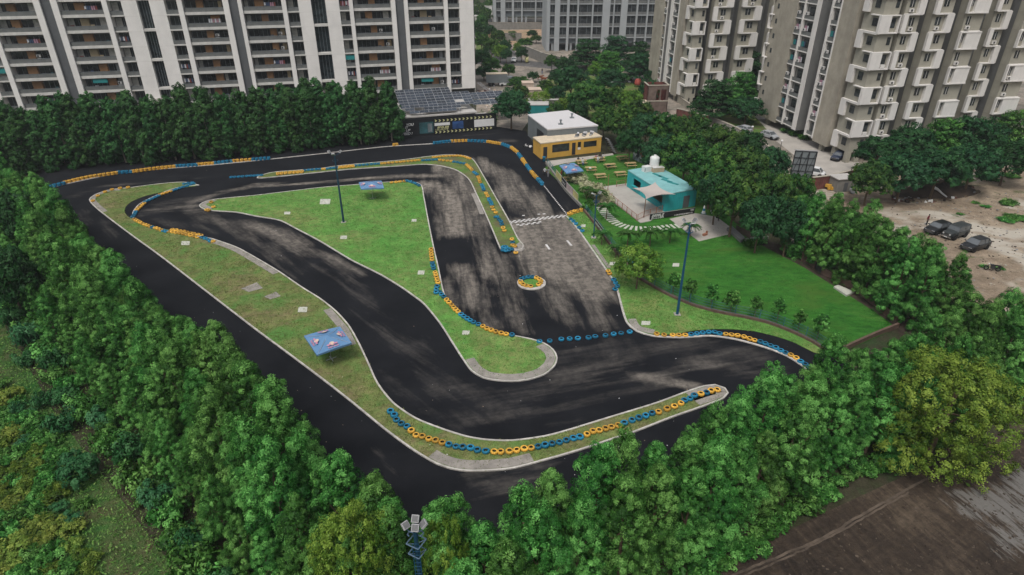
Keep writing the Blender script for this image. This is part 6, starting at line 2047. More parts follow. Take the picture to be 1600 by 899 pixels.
# floodlight tower in the near corner, ladder and cages
pt = G(648, 822, 10.6)
tw = thing('floodlight_tower', 'blue floodlight tower with ladder and four white lamps between the two near hedges', 'floodlight tower', (pt.x, pt.y, 0))
m = MB(); m.tube((0, 0, 0), (0, 0, 10.4), .16, .12, 10); m.build('pole', M['pole_dark'], tw)
m = MB()
for s_ in (-.18, .18): m.tube((s_, -.25, 0), (s_, -.25, 9.4), .022, n=5)
for i in range(32): m.tube((-.18, -.25, .3 * i + .2), (.18, -.25, .3 * i + .2), .014, n=5)
m.build('ladder', M['pole_blue'], tw)
mk('cage_blue', (0.09, 0.14, 0.20), 0.1, 4, 0.5)
for z, r in ((9.4, .55), (8.6, .5)):
    m = MB()
    pts = [(r * math.cos(2 * PI * i / 4 + .3), r * math.sin(2 * PI * i / 4 + .3), z) for i in range(5)]
    m.path(pts, .035, n=5); m.path([(0, 0, z - .2), pts[0]], .025, n=5); m.path([(0, 0, z - .2), pts[2]], .025, n=5)
    m.build('cage_ring', M['cage_blue'], tw)
m = MB()
pts = [(.42 * math.cos(a), .42 * math.sin(a), 10.0 - .25 * math.sin(a)) for a in np.linspace(-.8, 3.9, 12)]
m.path(pts, .04, n=6)
lp = [(-.62, .2, 10.4), (-.05, .62, 10.5), (.5, .3, 10.4), (.02, .0, 10.4)]
for q in lp: m.path([(0, 0, 10.0), (q[0] * .6, q[1] * .6, 10.05), q], .035, n=5)
m.build('lamp_arm', M['cage_blue'], tw)
for q, a in zip(lp, ((-.7, .7), (0.1, 1), (.9, .5), (0.1, 1))):
    floodlight(tw, (q[0] * .85, q[1] * .85, q[2] + .05), a, .36)

# ------------------------------------------------------------------ low wall with banners, curved fence
mk('brown_curb', (0.13, 0.085, 0.065), 0.25, 1.5, 0.9, grime=.4)
mk('wall_grey', (0.22, 0.21, 0.19), 0.2, 1.0, 0.9, grime=.4)
mk('fence_teal', (0.035, 0.13, 0.15), 0.15, 2, 0.5)
mk('print_yellow', (0.50, 0.47, 0.20), 0.35, 1.2, 0.7)
mk('print_pink', (0.42, 0.34, 0.33), 0.35, 0.8, 0.7)
def low_wall(name, label, pts, h, w, m):
    P = spline(px(pts), False, 1.0)
    mb = MB(); ribbon(mb, P, w / 2, -w / 2, -.02, h)
    o = mb.build(name, M[m]); tag(o, label, 'wall'); return P
low_wall('low_wall', 'low grey boundary wall between pit lane asphalt and picnic lawn', [(853, 256), (868, 277), (885, 300), (905, 321), (912, 330)], .45, .3, 'wall_grey')
low_wall('low_wall', 'low brown wall between the grass strip and the lawn, beside the palms', [(912.5, 331), (932, 355), (950, 380), (972, 407), (1000, 437)], .5, .3, 'brown_curb')
FENCE = [(1000, 437), (1025, 452), (1050, 465), (1087, 480), (1125, 490), (1162, 497), (1200, 506), (1237, 520), (1270, 536), (1290, 549)]
low_wall('curved_curb', 'curved brown curb carrying the mesh fence of the right lawn', FENCE, .35, .35, 'brown_curb')
def mesh_fence(label, pts, h, posts=2.6, z=.33, name='fence'):
    P = spline(px(pts), False, .6)
    t = thing(name, label, 'fence', (P[0].x, P[0].y, 0))
    mb = MB()
    for hz in (.05, .4, .75, h):
        mb.path([(p.x, p.y, z + hz) for p in P], .018, n=4)
    mb.buildw('rail', M['fence_teal'], t)
    w = MB()
    for (q, tg) in resample(P, .16): w.tube((q.x, q.y, z), (q.x, q.y, z + h), .007, n=3, cap=False)
    w.buildw('mesh', M['fence_teal'], t)
    for (q, tg) in resample(P, posts):
        k = MB(); k.tube((q.x, q.y, 0), (q.x, q.y, z + h + .1), .045, n=6); k.buildw('post', M['fence_teal'], t)
mesh_fence('curved teal mesh fence between verge and right lawn', FENCE, 1.1)
mesh_fence('teal mesh fence standing on the low brown wall beside the palms', [(915, 333), (932, 355), (950, 380), (972, 407), (1000, 437)], .9, 2.4, .45)
mesh_fence('teal mesh fence at the upper end of the pit lane wall', [(855, 258), (868, 275)], .8, 2.0, .45)
def banner(label, p, q, h, m, z=.3):
    a, ang, ln = frame_from(G(*p), G(*q))
    t = thing('fence_banner', label, 'banner', a, ang)
    k = MB(); k.bx(0, ln, -.05, 0, z, z + h); k.build('banner_cloth', M[m], t)
    k = MB(); k.bx(-.04, ln + .04, -.03, .03, z + h, z + h + .06)
    for f in (0, .5, 1): k.bx(ln * f - .03, ln * f + .03, 0, .06, 0, z + h)
    k.build('frame', M['alu'], t)
    return t, ln
t1, l1 = banner('yellow printed banner, uppermost on the pit lane wall', (868.5, 279), (877, 289), 1.3, 'print_yellow')
t2, l2 = banner('black banner with white lettering on the pit lane wall', (877.5, 289.5), (884.5, 298), 1.2, 'black_wall')
glyphs(t2, .3, .7, l2 - .6, .4, 5, 0, 'white', -.07)
t3, l3 = banner('pale pink and yellow banner on the pit lane wall', (885, 298.5), (895, 309), 1.2, 'print_pink')
t4, l4 = banner('yellow-green banner at the lower end of the pit lane wall', (895.3, 309.3), (902.5, 317.5), 1.2, 'print_yellow')
t5, l5 = banner('dark banner leaning on the brown wall below the palms', (929, 352), (943, 371), .8, 'black_wall', .3)
glyphs(t5, .3, .55, l5 - .6, .3, 8, 0, 'white', -.07)
# walls round the lawn
low_wall('boundary_wall', 'brown boundary wall at the lawn\'s right side under the bushy hedge, upper part', [(1240, 397), (1272, 419)], .9, .25, 'brown_curb')
low_wall('boundary_wall', 'brown boundary wall at the lawn\'s right side, lower part by the tilted slab', [(1283, 428), (1325, 449), (1360, 474), (1400, 507)], .9, .25, 'brown_curb')
low_wall('boundary_wall', 'low wall closing the lawn at its lower right corner', [(1402, 512), (1365, 527), (1325, 545), (1298, 556)], .6, .25, 'brown_curb')
m = MB(); ga, gb = G(1274, 421), G(1283, 428); gm = (ga + gb) / 2; m.box((gm.x, gm.y, 0), ((gb - ga).length, .1, 1.9), math.atan2((gb - ga).y, (gb - ga).x))
solo(m, 'gate', 'dark metal gate in the wall under the bushy hedge', 'gate', M['dark_metal'])
k = px([(1302, 451), (1309, 448.5), (1334, 459.5), (1322, 464.5)])
m = MB(); m.prism([tuple(p) for p in k], .06, .3); solo(m, 'concrete_slab', 'tilted pale concrete slab lying at the lawn\'s right edge', 'slab', M['slab'])
# dark bench-like deck at the far edge of the lawn
k = px([(1135, 361), (1143, 358), (1163, 376), (1157, 381)])
m = MB(); m.prism([tuple(p) for p in k], .1, .5); solo(m, 'low_deck', 'dark low deck between plaza and lawn edge', 'deck', M['grey_wall'])
low_wall('low_curb', 'grey curb running right from the dark deck', [(1163, 377), (1180, 375), (1200, 373)], .35, .3, 'wall_grey')

# slab path: each stepping slab
path_c = spline(px([(936, 320), (943, 331), (952, 341), (962, 349), (975, 354.5), (990, 357.5), (1005, 358.5), (1025, 358), (1040, 356), (1058, 354)]), False, .5)
for i, (p, tg) in enumerate(resample(path_c, .72)):
    m = MB(); m.box((0, 0, .05), (.34, 1.55, .06)); o = m.build('stepping_slab', M['slab'])
    o.location = (p.x, p.y, 0); o.rotation_euler = (0, 0, math.atan2(tg.y, tg.x) + R.uniform(-.04, .04))
    tag(o, 'pale stepping slab of the curved lawn path, %s from the upper end' % ordinal(i + 1), 'stepping slab', 'stepping slabs of the curved path')
for i, (x, y) in enumerate(((884, 262), (890, 268), (897, 274))):
    p = G(x, y); m = MB(); m.box((p.x, p.y, .05), (1.2, .5, .06), .4); solo(m, 'stepping_slab', 'small pale slab near the blue umbrella of the picnic lawn, %s from the top' % ordinal(i + 1), 'stepping slab', M['slab'])

# picnic tables
mk('pine', (0.42, 0.31, 0.15), 0.18, 2, 0.7)
def picnic(label, x, y, rz, m=M['pine']):
    p = G(x, y)
    t = thing('picnic_table', label, 'picnic table', (p.x, p.y, .05), rz, 'picnic tables on the lawn')
    k = MB()
    for i in range(5): k.box((0, -.36 + i * .18, .72), (2.0, .16, .05))
    k.build('tabletop', m, t)
    for s_ in (-1, 1):
        k = MB()
        for j in (0, 1): k.box((0, s_ * (.72 + j * .16), .43), (2.0, .14, .05))
        k.build('bench', m, t)
    for s_ in (-.75, .75):
        k = MB(); k.path([(s_, -.75, 0), (s_, -.25, .72)], .05, n=4); k.path([(s_, .75, 0), (s_, .25, .72)], .05, n=4); k.bx(s_ - .04, s_ + .04, -.8, .8, .34, .42); k.build('leg', m, t)
    return t
PIC = [((972, 250.5), 'picnic table nearest the dark metal stairs on the picnic lawn'), ((985, 261), 'picnic table by the graffiti panel'), ((953, 263), 'picnic table with a dark bag on it, middle of the lawn'),
       ((923, 268), 'picnic table right of the blue umbrella'), ((937.5, 279), 'picnic table nearest the terrace\'s far corner'), ((969, 275.5), 'picnic table left of the kiosk end'),
       ((908, 257), 'picnic table with two people, left'), ((936.5, 252.5), 'picnic table crowded with people, near the yellow cabin'), ((890, 283.5), 'small pale table in the shade of the blue umbrella')]
for (xy, lab) in PIC:
    picnic(lab, xy[0], xy[1], R.uniform(0.05, .25))
p = G(951, 260.5, .8); m = MB(); m.box((p.x, p.y, .83), (.6, .35, .25), .3); solo(m, 'bag', 'dark bag lying on the middle picnic table', 'bag', M['blackpaint'])
p = G(922, 264, .8); m = MB(); m.box((p.x, p.y, .83), (.35, .3, .2), .3); solo(m, 'bag', 'white bag on the picnic table right of the umbrella', 'bag', M['white'])

# ------------------------------------------------------------------ people, cows: one continuous skinned body each
mk('skin', (0.22, 0.12, 0.075), 0.1, 5, 0.6)
mk('hair', (0.012, 0.01, 0.01), 0.1, 5, 0.7)
CL = {k: mk('cloth_' + k, c, .1, 4, .85) for k, c in (('white', (.55, .55, .55)), ('black', (.02, .02, .022)), ('red', (.38, .04, .05)), ('grey', (.2, .2, .21)), ('blue', (.06, .1, .22)), ('maroon', (.14, .02, .03)), ('pink', (.4, .2, .22)))}
def skinned(name, verts, edges, radii, root=0, sub=1):
    me = bpy.data.meshes.new(name)
    me.from_pydata(verts, edges, [])
    o = bpy.data.objects.new(name, me); C.objects.link(o)
    md = o.modifiers.new('skin', 'SKIN')
    for i, r in enumerate(radii):
        sv = me.skin_vertices[0].data[i]; sv.radius = (r, r) if not hasattr(r, '__len__') else r
        sv.use_root = (i == root)
    s = o.modifiers.new('sub', 'SUBSURF'); s.levels = sub; s.render_levels = sub
    dg = bpy.context.evaluated_depsgraph_get()
    out = bpy.data.meshes.new_from_object(o.evaluated_get(dg))
    bpy.data.objects.remove(o)
    out.polygons.foreach_set('use_smooth', [True] * len(out.polygons))
    return out
def body(pose):
    hip = 0.92; k = []
    V, E, Rr = [], [], []
    def add(p, r, par=None):
        V.append(p); Rr.append(r)
        if par is not None: E.append((par, len(V) - 1))
        return len(V) - 1
    if pose == 'sit': hip = .52
    pel = add((0, 0, hip), (.155, .12))
    waist = add((0, .0, hip + .2), (.135, .10), pel)
    chest = add((0, 0, hip + .42), (.17, .12), waist)
    nb = add((0, -.01, hip + .56), (.075, .07), chest)
    nk = add((0, -.015, hip + .62), .055, nb)
    hd = add((0, -.03, hip + .70), (.085, .09), nk)
    ht = add((0, -.03, hip + .80), (.07, .08), hd)
    for s in (-1, 1):
        sh_ = add((s * .19, 0, hip + .51), .065, chest)
        if pose == 'sit': el = add((s * .25, -.16, hip + .27), .045, sh_); wr = add((s * .16, -.38, hip + .26), .032, el); h_ = add((s * .14, -.47, hip + .27), .035, wr)
        elif pose == 'walk': el = add((s * .24, -.1 * s, hip + .22), .045, sh_); wr = add((s * .23, -.22 * s, hip + .0), .032, el); h_ = add((s * .22, -.25 * s, hip - .08), .035, wr)
        else: el = add((s * .25, .03, hip + .2), .045, sh_); wr = add((s * .25, -.06, hip - .03), .032, el); h_ = add((s * .24, -.08, hip - .12), .035, wr)
        if pose == 'sit':
            th = add((s * .1, -.08, hip - .02), .095, pel); kn = add((s * .12, -.45, hip - .02), .062, th); an = add((s * .12, -.45, .1), .042, kn); ft = add((s * .12, -.6, .05), .04, an)
        else:
            st_ = .18 * s if pose == 'walk' else .02
            th = add((s * .095, 0, hip - .12), .095, pel); kn = add((s * .1, -st_ * .6 - .02, .5), .062, th); an = add((s * .1, -st_, .1), .042, kn); ft = add((s * .11, -st_ - .16, .04), .04, an)
    return skinned('body_' + pose, V, E, Rr), hip
BODY = {p: body(p) for p in ('stand', 'walk', 'sit')}
def person(label, loc, rz, pose, top, bottom, hair=True):
    me, hip = BODY[pose]
    me = me.copy()
    me.materials.clear()
    for q in (M['skin'], CL[top], CL[bottom], M['hair'], M['rubber']): me.materials.append(q)
    for p in me.polygons:
        c = p.center
        if c.z > hip + .62: k = 3 if (c.z > hip + .76 or c.y > .01) else 0
        elif c.z > hip + .02 and not (pose == 'sit' and c.y < -.3) and not (abs(c.x) > .2 and c.z < hip + .18): k = 1
        elif pose == 'sit' and c.z > hip + .15: k = 0
        elif abs(c.x) > .17 and c.z > .7 and pose != 'sit': k = 0
        elif c.z < .09: k = 4
        else: k = 2
        p.material_index = k
    o = bpy.data.objects.new('person', me); C.objects.link(o)
    o.location = loc; o.rotation_euler = (0, 0, rz)
    # face: nose, eyes, mouth as a small child piece; hair cap
    f = MB().mat(M['skin']); f.tube((0, -.115, hip + .715), (0, -.14, hip + .70), .018, .01, 6)
    f.mat(M['hair'])
    for s in (-.032, .032): f.box((s, -.113, hip + .735), (.02, .012, .012))
    f.box((0, -.112, hip + .668), (.045, .012, .01))
    f.build('face', None, o)
    h = MB(); h.lathe([(.02, .105), (.06, .095), (.09, .055), (.098, .0), (.085, -.05)], 12, (0, -.015, hip + .755)); h.build('hair', M['hair'], o, True)
    for s in (-1, 1):
        g = MB()
        if pose == 'sit': base_, dr = Vector((s * .14, -.47, hip + .27)), Vector((-.1 * s, -1, 0))
        else: base_, dr = Vector((s * (.22 if pose == 'walk' else .24), -.25 * s if pose == 'walk' else -.08, hip - (.08 if pose == 'walk' else .12))), Vector((0, -.15, -1))
        dr.normalize()
        for i in range(4):
            off = Vector((0, (i - 1.5) * .018, 0)) if pose != 'sit' else Vector(((i - 1.5) * .018, 0, 0))
            g.path([base_ + off, base_ + off + dr * .05, base_ + off + dr * (.085 - .006 * abs(i - 1.2)) + Vector((-.01 * s, -.012, 0))], .009, .007, 5)
        g.path([base_ + Vector((-.02 * s, -.02, .02)), base_ + Vector((-.035 * s, -.04, 0)) + dr * .03], .01, .008, 5)
        g.build('hand', M['skin'], o)
    return tag(o, label, 'person')
def at(x, y, z=.05):
    p = G(x, y); return (p.x, p.y, z)
person('person in white shirt and dark trousers walking on the pit lane, left of the pair', at(851, 276, 0), .4, 'walk', 'white', 'black')
person('person in grey standing on the pit lane, right of the pair', at(856.5, 277, 0), -.5, 'stand', 'grey', 'grey')
person('person in a red top standing behind the yellow banner', at(877, 280), 1.0, 'stand', 'red', 'black')
person('person in blue under the umbrella beside the red-topped one', at(880, 275), -.8, 'stand', 'blue', 'black')
for i, (x, y, rz, a, b2) in enumerate(((903, 256, 2.6, 'black', 'black'), (910, 258.5, .2, 'white', 'blue'), (931, 252, 2.8, 'pink', 'grey'), (934, 254.5, .1, 'white', 'grey'), (939.5, 253, -.3, 'grey', 'black'), (937, 250.8, 3.0, 'black', 'blue'), (942, 251, 2.9, 'white', 'black'))):
    person('person in %s seated at the %s picnic table, %s from the left' % (a, 'left' if i < 2 else 'crowded', ordinal(i + 1 if i < 2 else i - 1)), at(x, y), rz, 'sit', a, b2)
person('person in a dark maroon top and white cap beside the parked cars', at(1447, 352, 0), .5, 'stand', 'maroon', 'black')
person('person in pale clothes standing under the trees at the plaza\'s far edge', at(1127, 339), .2, 'stand', 'white', 'grey')
person('person in dark clothes sitting low at the plaza edge under the trees', at(1118, 345), .8, 'sit', 'black', 'black')
person('person in white by the plaza\'s far edge, left of the one in pale clothes', at(1111, 335), -.4, 'stand', 'grey', 'white')
person('person in dark clothes standing by the street near the cows', at(847, 116, 0), .3, 'stand', 'black', 'blue')
mk('cow_brown', (0.20, 0.065, 0.03), 0.2, 3, 0.8)
def cow(label, x, y, rz):
    V = [(0, 0, .95), (-.45, 0, .98), (.45, 0, .95), (-.75, 0, 1.05), (.95, 0, 1.15), (1.2, 0, 1.2), (1.45, 0, 1.05)]
    E = [(0, 1), (0, 2), (1, 3), (2, 4), (4, 5), (5, 6)]
    Rr = [(.36, .33), (.34, .32), (.33, .3), (.16, .18), .2, .14, .085]
    for (bx_, by_, par) in ((-.55, .2, 1), (-.55, -.2, 1), (.5, .18, 2), (.5, -.18, 2)):
        n0 = len(V)
        hind = bx_ < 0
        V += [(bx_ + (.08 if hind else 0), by_, .68), (bx_ - (.1 if hind else -.02), by_, .4), (bx_, by_, .03)]
        E += [(par, n0), (n0, n0 + 1), (n0 + 1, n0 + 2)]
        Rr += [.13, .06, .05]
    n0 = len(V); V += [(-.98, 0, .9), (-1.0, 0, .45)]; E += [(3, n0), (n0, n0 + 1)]; Rr += [.03, .025]
    me = skinned('cow', V, E, Rr)
    me.materials.clear(); me.materials.append(M['cow_brown'])
    o = bpy.data.objects.new('cow', me); C.objects.link(o)
    p = G(x, y); o.location = (p.x, p.y, 0); o.rotation_euler = (0, 0, rz)
    for s in (-1, 1):
        k = MB(); k.path([(1.15, s * .1, 1.3), (1.12, s * .22, 1.4), (1.2, s * .24, 1.52)], .025, .008, 5); k.build('horn', M['lamp_grey'], o)
        k = MB(); k.tube((1.12, s * .12, 1.26), (1.05, s * .3, 1.22), .05, .02, 5); k.build('ear', M['cow_brown'], o)
    return tag(o, label, 'cow')
cow('reddish-brown cow on the roadside strip, left of the two', 843.5, 125, .3)
cow('reddish-brown cow on the roadside strip, right of the two', 849.5, 127.5, -.4)
# ------------------------------------------------------------------ vehicles
def paint(name, c, rough=.25):
    t = NT(name); f = t.noise(t.coord(), 2, 4, .6)
    col = t.ramp(f, [(.3, tuple(x * .9 for x in c)), (.7, tuple(min(1, x * 1.1) for x in c))])
    t.bsdf(col, rough, .5); M[name] = t.m; return t.m
paint('car_black', (.010, .011, .012), .3); paint('car_grey', (.03, .035, .034), .4); paint('car_silver', (.34, .35, .36), .35); paint('car_white', (.62, .62, .61), .35); paint('car_darkblue', (.02, .03, .06), .3)
mk('car_glass', (.10, .11, .115), .1, 1, .08, 1.0)  # base colour lightened to hold the grey sky the panes reflect
mk('chrome', (.5, .5, .5), .05, 1, .25, .5, .8)
mk('headlamp', (.55, .55, .55), .05, 1, .15, .6)
mk('taillamp', (.35, .02, .02), .05, 1, .3)
def loft(mb, secs):
    """secs: list of (x, [(y,z)...]) rings with equal count; closed ends"""
    n = len(secs[0][1]); vs, fs = [], []
    for x, ring in secs: vs += [(x, y, z) for y, z in ring]
    for i in range(len(secs) - 1):
        for j in range(n):
            k = (j + 1) % n
            fs.append((i * n + j, i * n + k, (i + 1) * n + k, (i + 1) * n + j))
    fs.append(tuple(range(n))[::-1]); fs.append(tuple(range((len(secs) - 1) * n, len(secs) * n)))
    return mb.add(vs, fs)
def car(label, x, y, rz, col='car_black', L=4.3, W=1.8, Ht=1.6, kind='suv', name='car', cat='car', loc=None):
    """front towards local -x"""
    p = Vector(loc) if loc is not None else G(x, y)
    t = thing(name, label, cat, (p.x, p.y, p.z), rz)
    hw = W / 2
    boxy = kind in ('jeep', 'van')
    # lower body: stations along x from nose to tail: (x, z_bottom, z_top, half width)
    if kind == 'jeep': st_ = [(-L/2, .5, .95, hw*.72), (-L/2+.1, .42, 1.08, hw*.78), (-L*.2, .38, 1.12, hw*.84), (-L*.17, .38, 1.15, hw), (L/2-.1, .4, 1.15, hw), (L/2, .5, 1.1, hw*.97)]
    elif kind == 'van': st_ = [(-L/2, .4, .75, hw*.85), (-L/2+.12, .3, .9, hw*.93), (-L*.3, .28, 1.0, hw), (L/2-.1, .3, 1.05, hw), (L/2, .4, 1.0, hw*.95)]
    else: st_ = [(-L/2, .42, .68, hw*.8), (-L/2+.15, .28, .82, hw*.92), (-L*.3, .24, .93, hw*.98), (-L*.18, .24, .98, hw), (L*.3, .24, 1.02, hw), (L/2-.15, .3, 1.0, hw*.94), (L/2, .45, .9, hw*.85)]
    secs = []
    for (sx, zb, zt, h) in st_:
        r = .09
        secs.append((sx, [(-h + r, zb), (-h, zb + r * 1.5), (-h, (zb + zt) / 2), (-h + .02, zt - r), (-h + r, zt), (0, zt + .02), (h - r, zt), (h - .02, zt - r), (h, (zb + zt) / 2), (h, zb + r * 1.5), (h - r, zb), (0, zb)]))
    m = MB().mat(M[col]); loft(m, secs)
    # wheel arches
    m.mat(M['rubber'])
    wr = .40 if kind == 'jeep' else .33
    xs = (-L * .31, L * .3)
    for wx in xs:
        for s in (-1, 1): m.tube((wx, s * (hw - .32), wr + .02), (wx, s * (hw + .008), wr + .02), wr + .07, n=18)
    bo = m.build('body', None, t)
    zt = 1.0 if not boxy else (1.14 if kind == 'jeep' else 1.03)
    if kind == 'jeep': cab_ = [(-L*.17, zt, hw*.86, zt, .01), (-L*.10, Ht-.06, hw*.84, zt, 1), (L/2-.06, Ht-.05, hw*.84, zt, 1), (L/2-.02, zt, hw*.93, zt, .01)]
    elif kind == 'van': cab_ = [(-L*.36, zt-.02, hw*.85, zt, 0), (-L*.2, Ht-.08, hw*.8, zt, 1), (L/2-.12, Ht-.06, hw*.82, zt, 1), (L/2-.03, zt, hw*.9, zt, 0)]
    elif kind == 'sedan': cab_ = [(-L*.22, zt-.03, hw*.82, zt, 0), (-L*.03, Ht-.05, hw*.7, zt, 1), (L*.2, Ht-.05, hw*.7, zt, 1), (L*.38, zt, hw*.8, zt, 0)]
    else: cab_ = [(-L*.24, zt-.03, hw*.85, zt, 0), (-L*.06, Ht-.05, hw*.74, zt, 1), (L*.32, Ht-.07, hw*.74, zt, 1), (L*.46, zt, hw*.84, zt, 0)]
    g = MB().mat(M['car_glass'])
    (x0, z0, h0, _, _), (x1, z1, h1, _, _), (x2, z2, h2, _, _), (x3, z3, h3, _, _) = cab_
    hb = hw * .93
    vs = [(x0, -hb, zt - .02), (x0, hb, zt - .02), (x1, -h1, z1), (x1, h1, z1), (x2, -h2, z2), (x2, h2, z2), (x3, -hb, zt - .02), (x3, hb, zt - .02)]
    g.add(vs, [(0, 1, 3, 2), (2, 3, 5, 4), (4, 5, 7, 6), (0, 2, 4, 6), (1, 7, 5, 3)])
    g.build('window', None, t)
    # roof skin and pillars
    r = MB().mat(M[col])
    r.add([(x1 - .08, -h1 - .015, z1 + .0), (x1 - .08, h1 + .015, z1), (x2 + .08, h2 + .015, z2), (x2 + .08, -h2 - .015, z2), (x1, -h1 + .12, z1 + .06), (x1, h1 - .12, z1 + .06), (x2, h2 - .12, z2 + .06), (x2, -h2 + .12, z2 + .06)],
          [(4, 5, 6, 7), (0, 1, 5, 4), (1, 2, 6, 5), (2, 3, 7, 6), (3, 0, 4, 7)])
    for s in (-1, 1):
        r.path([(x0, s * hb, zt), (x1, s * (h1 + .01), z1 + .01)], .035, n=5)
        xm = (x1 + x2) / 2
        r.path([(xm, s * (hb - .0), zt), (xm, s * (h1 + .01), z1 + .01)], .04, n=5)
        r.path([(x2 + (x3 - x2) * .0 if boxy else x2 - .05, s * (hb), zt), (x2, s * (h2 + .01), z2 + .01)], .06, n=5)
        r.path([(x3, s * hb, zt), (x2, s * (h2 + .01), z2 + .01)], .04, n=5)
    r.build('roof', None, t)
    for wx in xs:
        for s in (-1, 1):
            w = MB().mat(M['rubber'])
            w.lathe([(wr * .6, -.1), (wr * .95, -.1), (wr, -.06), (wr, .06), (wr * .95, .1), (wr * .6, .1)], 20)
            o = w.build('wheel', None, t, True); o.location = (wx, s * (hw - .1), wr); o.rotation_euler = (PI / 2, 0, 0)
            k = MB().mat(M['chrome']); k.lathe([(.01, .08), (wr * .58, .06), (wr * .6, .09), (wr * .6, -.09), (.01, -.08)], 16)
            for a in range(5): k.box((math.cos(a * 1.257) * wr * .3, math.sin(a * 1.257) * wr * .3, -.1), (.5 * wr, .05, .2), a * 1.257)
            k.build('rim', None, o)
    nose = -L / 2
    for s in (-1, 1):
        h = MB().mat(M['headlamp'])
        if kind == 'jeep': h.tube((nose - .02, s * hw * .52, .85), (nose + .1, s * hw * .52, .85), .12, n=12)
        else: h.box((nose + .12, s * hw * .66, .62), (.16, .36, .13), -s * .25)
        h.build('headlight', None, t)
        h = MB().mat(M['taillamp']); h.box((L / 2 - .06, s * hw * .74, .75), (.1, .25, .2)); h.build('taillight', None, t)
        h = MB().mat(M[col]); h.box((x0 + .15, s * (hw + .08), zt), (.12, .18, .12)); h.build('mirror', None, t)
    h = MB().mat(M['ac_dark']); h.box((nose + .015, 0, .5), (.06, hw * .95, .22)); h.mat(M['chrome']); h.box((nose - .01, 0, .58), (.03, hw * .9, .02)); h.box((nose - .01, 0, .66), (.03, hw * .9, .02)); h.build('grille', None, t)
    h = MB().mat(M['chrome' if kind == 'jeep' else 'ac_dark']); h.box((nose - .05, 0, .36), (.12, hw * 1.7, .13)); h.build('bumper', None, t)
    h = MB().mat(M['white']); h.box((nose - .13 if kind == 'jeep' else nose - .03, 0, .38), (.02, .45, .1)); h.build('number_plate', None, t)
    if kind == 'jeep':
        sp = MB().mat(M['rubber']); sp.tube((L / 2, 0, .95), (L / 2 + .2, 0, .95), .36, n=18); sp.build('spare_wheel', None, t)
    return t
def hd(x0, y0, x1, y1):
    a, b = G(x0, y0), G(x1, y1); d = b - a
    return math.atan2(d.y, d.x)
ha = hd(1500, 391, 1543, 380)
car('black car farthest left of the three parked on the dirt lot', 1464, 362, hd(1448, 366, 1484, 356), 'car_black', 4.4, 1.8, 1.5, 'suv')
car('dark boxy off-roader parked between the two black cars on the dirt lot', 1490, 370, hd(1470, 376, 1512, 364), 'car_grey', 4.0, 1.8, 1.85, 'jeep', 'off_roader')
car('black car at the near end of the three parked on the dirt lot', 1522, 388.5, ha, 'car_black', 4.3, 1.8, 1.62, 'suv')
car('white van-like car parked behind the billboard', 1271, 275, hd(1262, 273, 1279, 276) + PI, 'car_white', 3.7, 1.6, 1.7, 'van')
car('silver car parked beside the shrubs at the foot of the front tower', 1202, 216, hd(1188, 211, 1212, 219) + PI, 'car_silver', 4.2, 1.7, 1.5, 'suv')
car('dark blue car parked under the front tower between its pillars', 1309, 249, hd(1300, 252, 1318, 243), 'car_darkblue', 4.0, 1.7, 1.5, 'suv')
car('silver car parked under the trees beside the far beige tower', 996, 114, .1, 'car_silver', 4.2, 1.7, 1.5, 'suv')
car('dark car parked right of the silver one beside the far beige tower', 1012, 113, .1, 'car_black', 4.2, 1.7, 1.5, 'suv')
car('dark car parked at the foot of the far beige tower', 1030, 126, .2, 'car_darkblue', 4.2, 1.7, 1.5, 'suv')
car('white car driving up the far street', 803, 97, PI / 2 - .1, 'car_white', 4.4, 1.8, 1.5, 'sedan')
car('white car beside the grey truck, partly behind the dark round tree', 790, 134, .3, 'car_white', 4.2, 1.7, 1.5, 'suv')
car('pale car in the shade behind the grove, left of the tower\'s silver car', 1161, 206, hd(1150, 203, 1170, 209), 'car_silver', 4.2, 1.7, 1.5, 'suv')
car('white car beside the tall layered trees at the back of the brick yard', 1066, 148, .3, 'car_white', 4.0, 1.7, 1.5, 'suv')
car('white car seen between the trees above the brick wall', 978, 126, .2, 'car_white', 4.0, 1.7, 1.5, 'suv')
# grey box truck
p = G(776, 134)
t = thing('truck', 'grey box truck with a beige tarpaulin roof in the far yard', 'truck', p, .1)
m = MB(); m.bx(-3, 3, -1.2, 1.2, 1.0, 3.4); m.build('cargo_box', M['steel_grey'], t)
m = MB(); m.bx(-3.05, 3.05, -1.25, 1.25, 3.4, 3.55); m.build('tarpaulin', M['yellow_roof'], t)
m = MB().mat(M['steel_grey']); m.bx(3.1, 4.7, -1.1, 1.1, .6, 2.5); m.mat(M['car_glass']); m.bx(4.3, 4.72, -1.0, 1.0, 1.5, 2.3); m.build('cab', None, t)
for x in (-2, -1, 3.8):
    for s in (-1.1, 1.1):
        m = MB(); m.tube((x, s - .12, .45), (x, s + .12, .45), .45, n=14); m.build('wheel', M['rubber'], t)
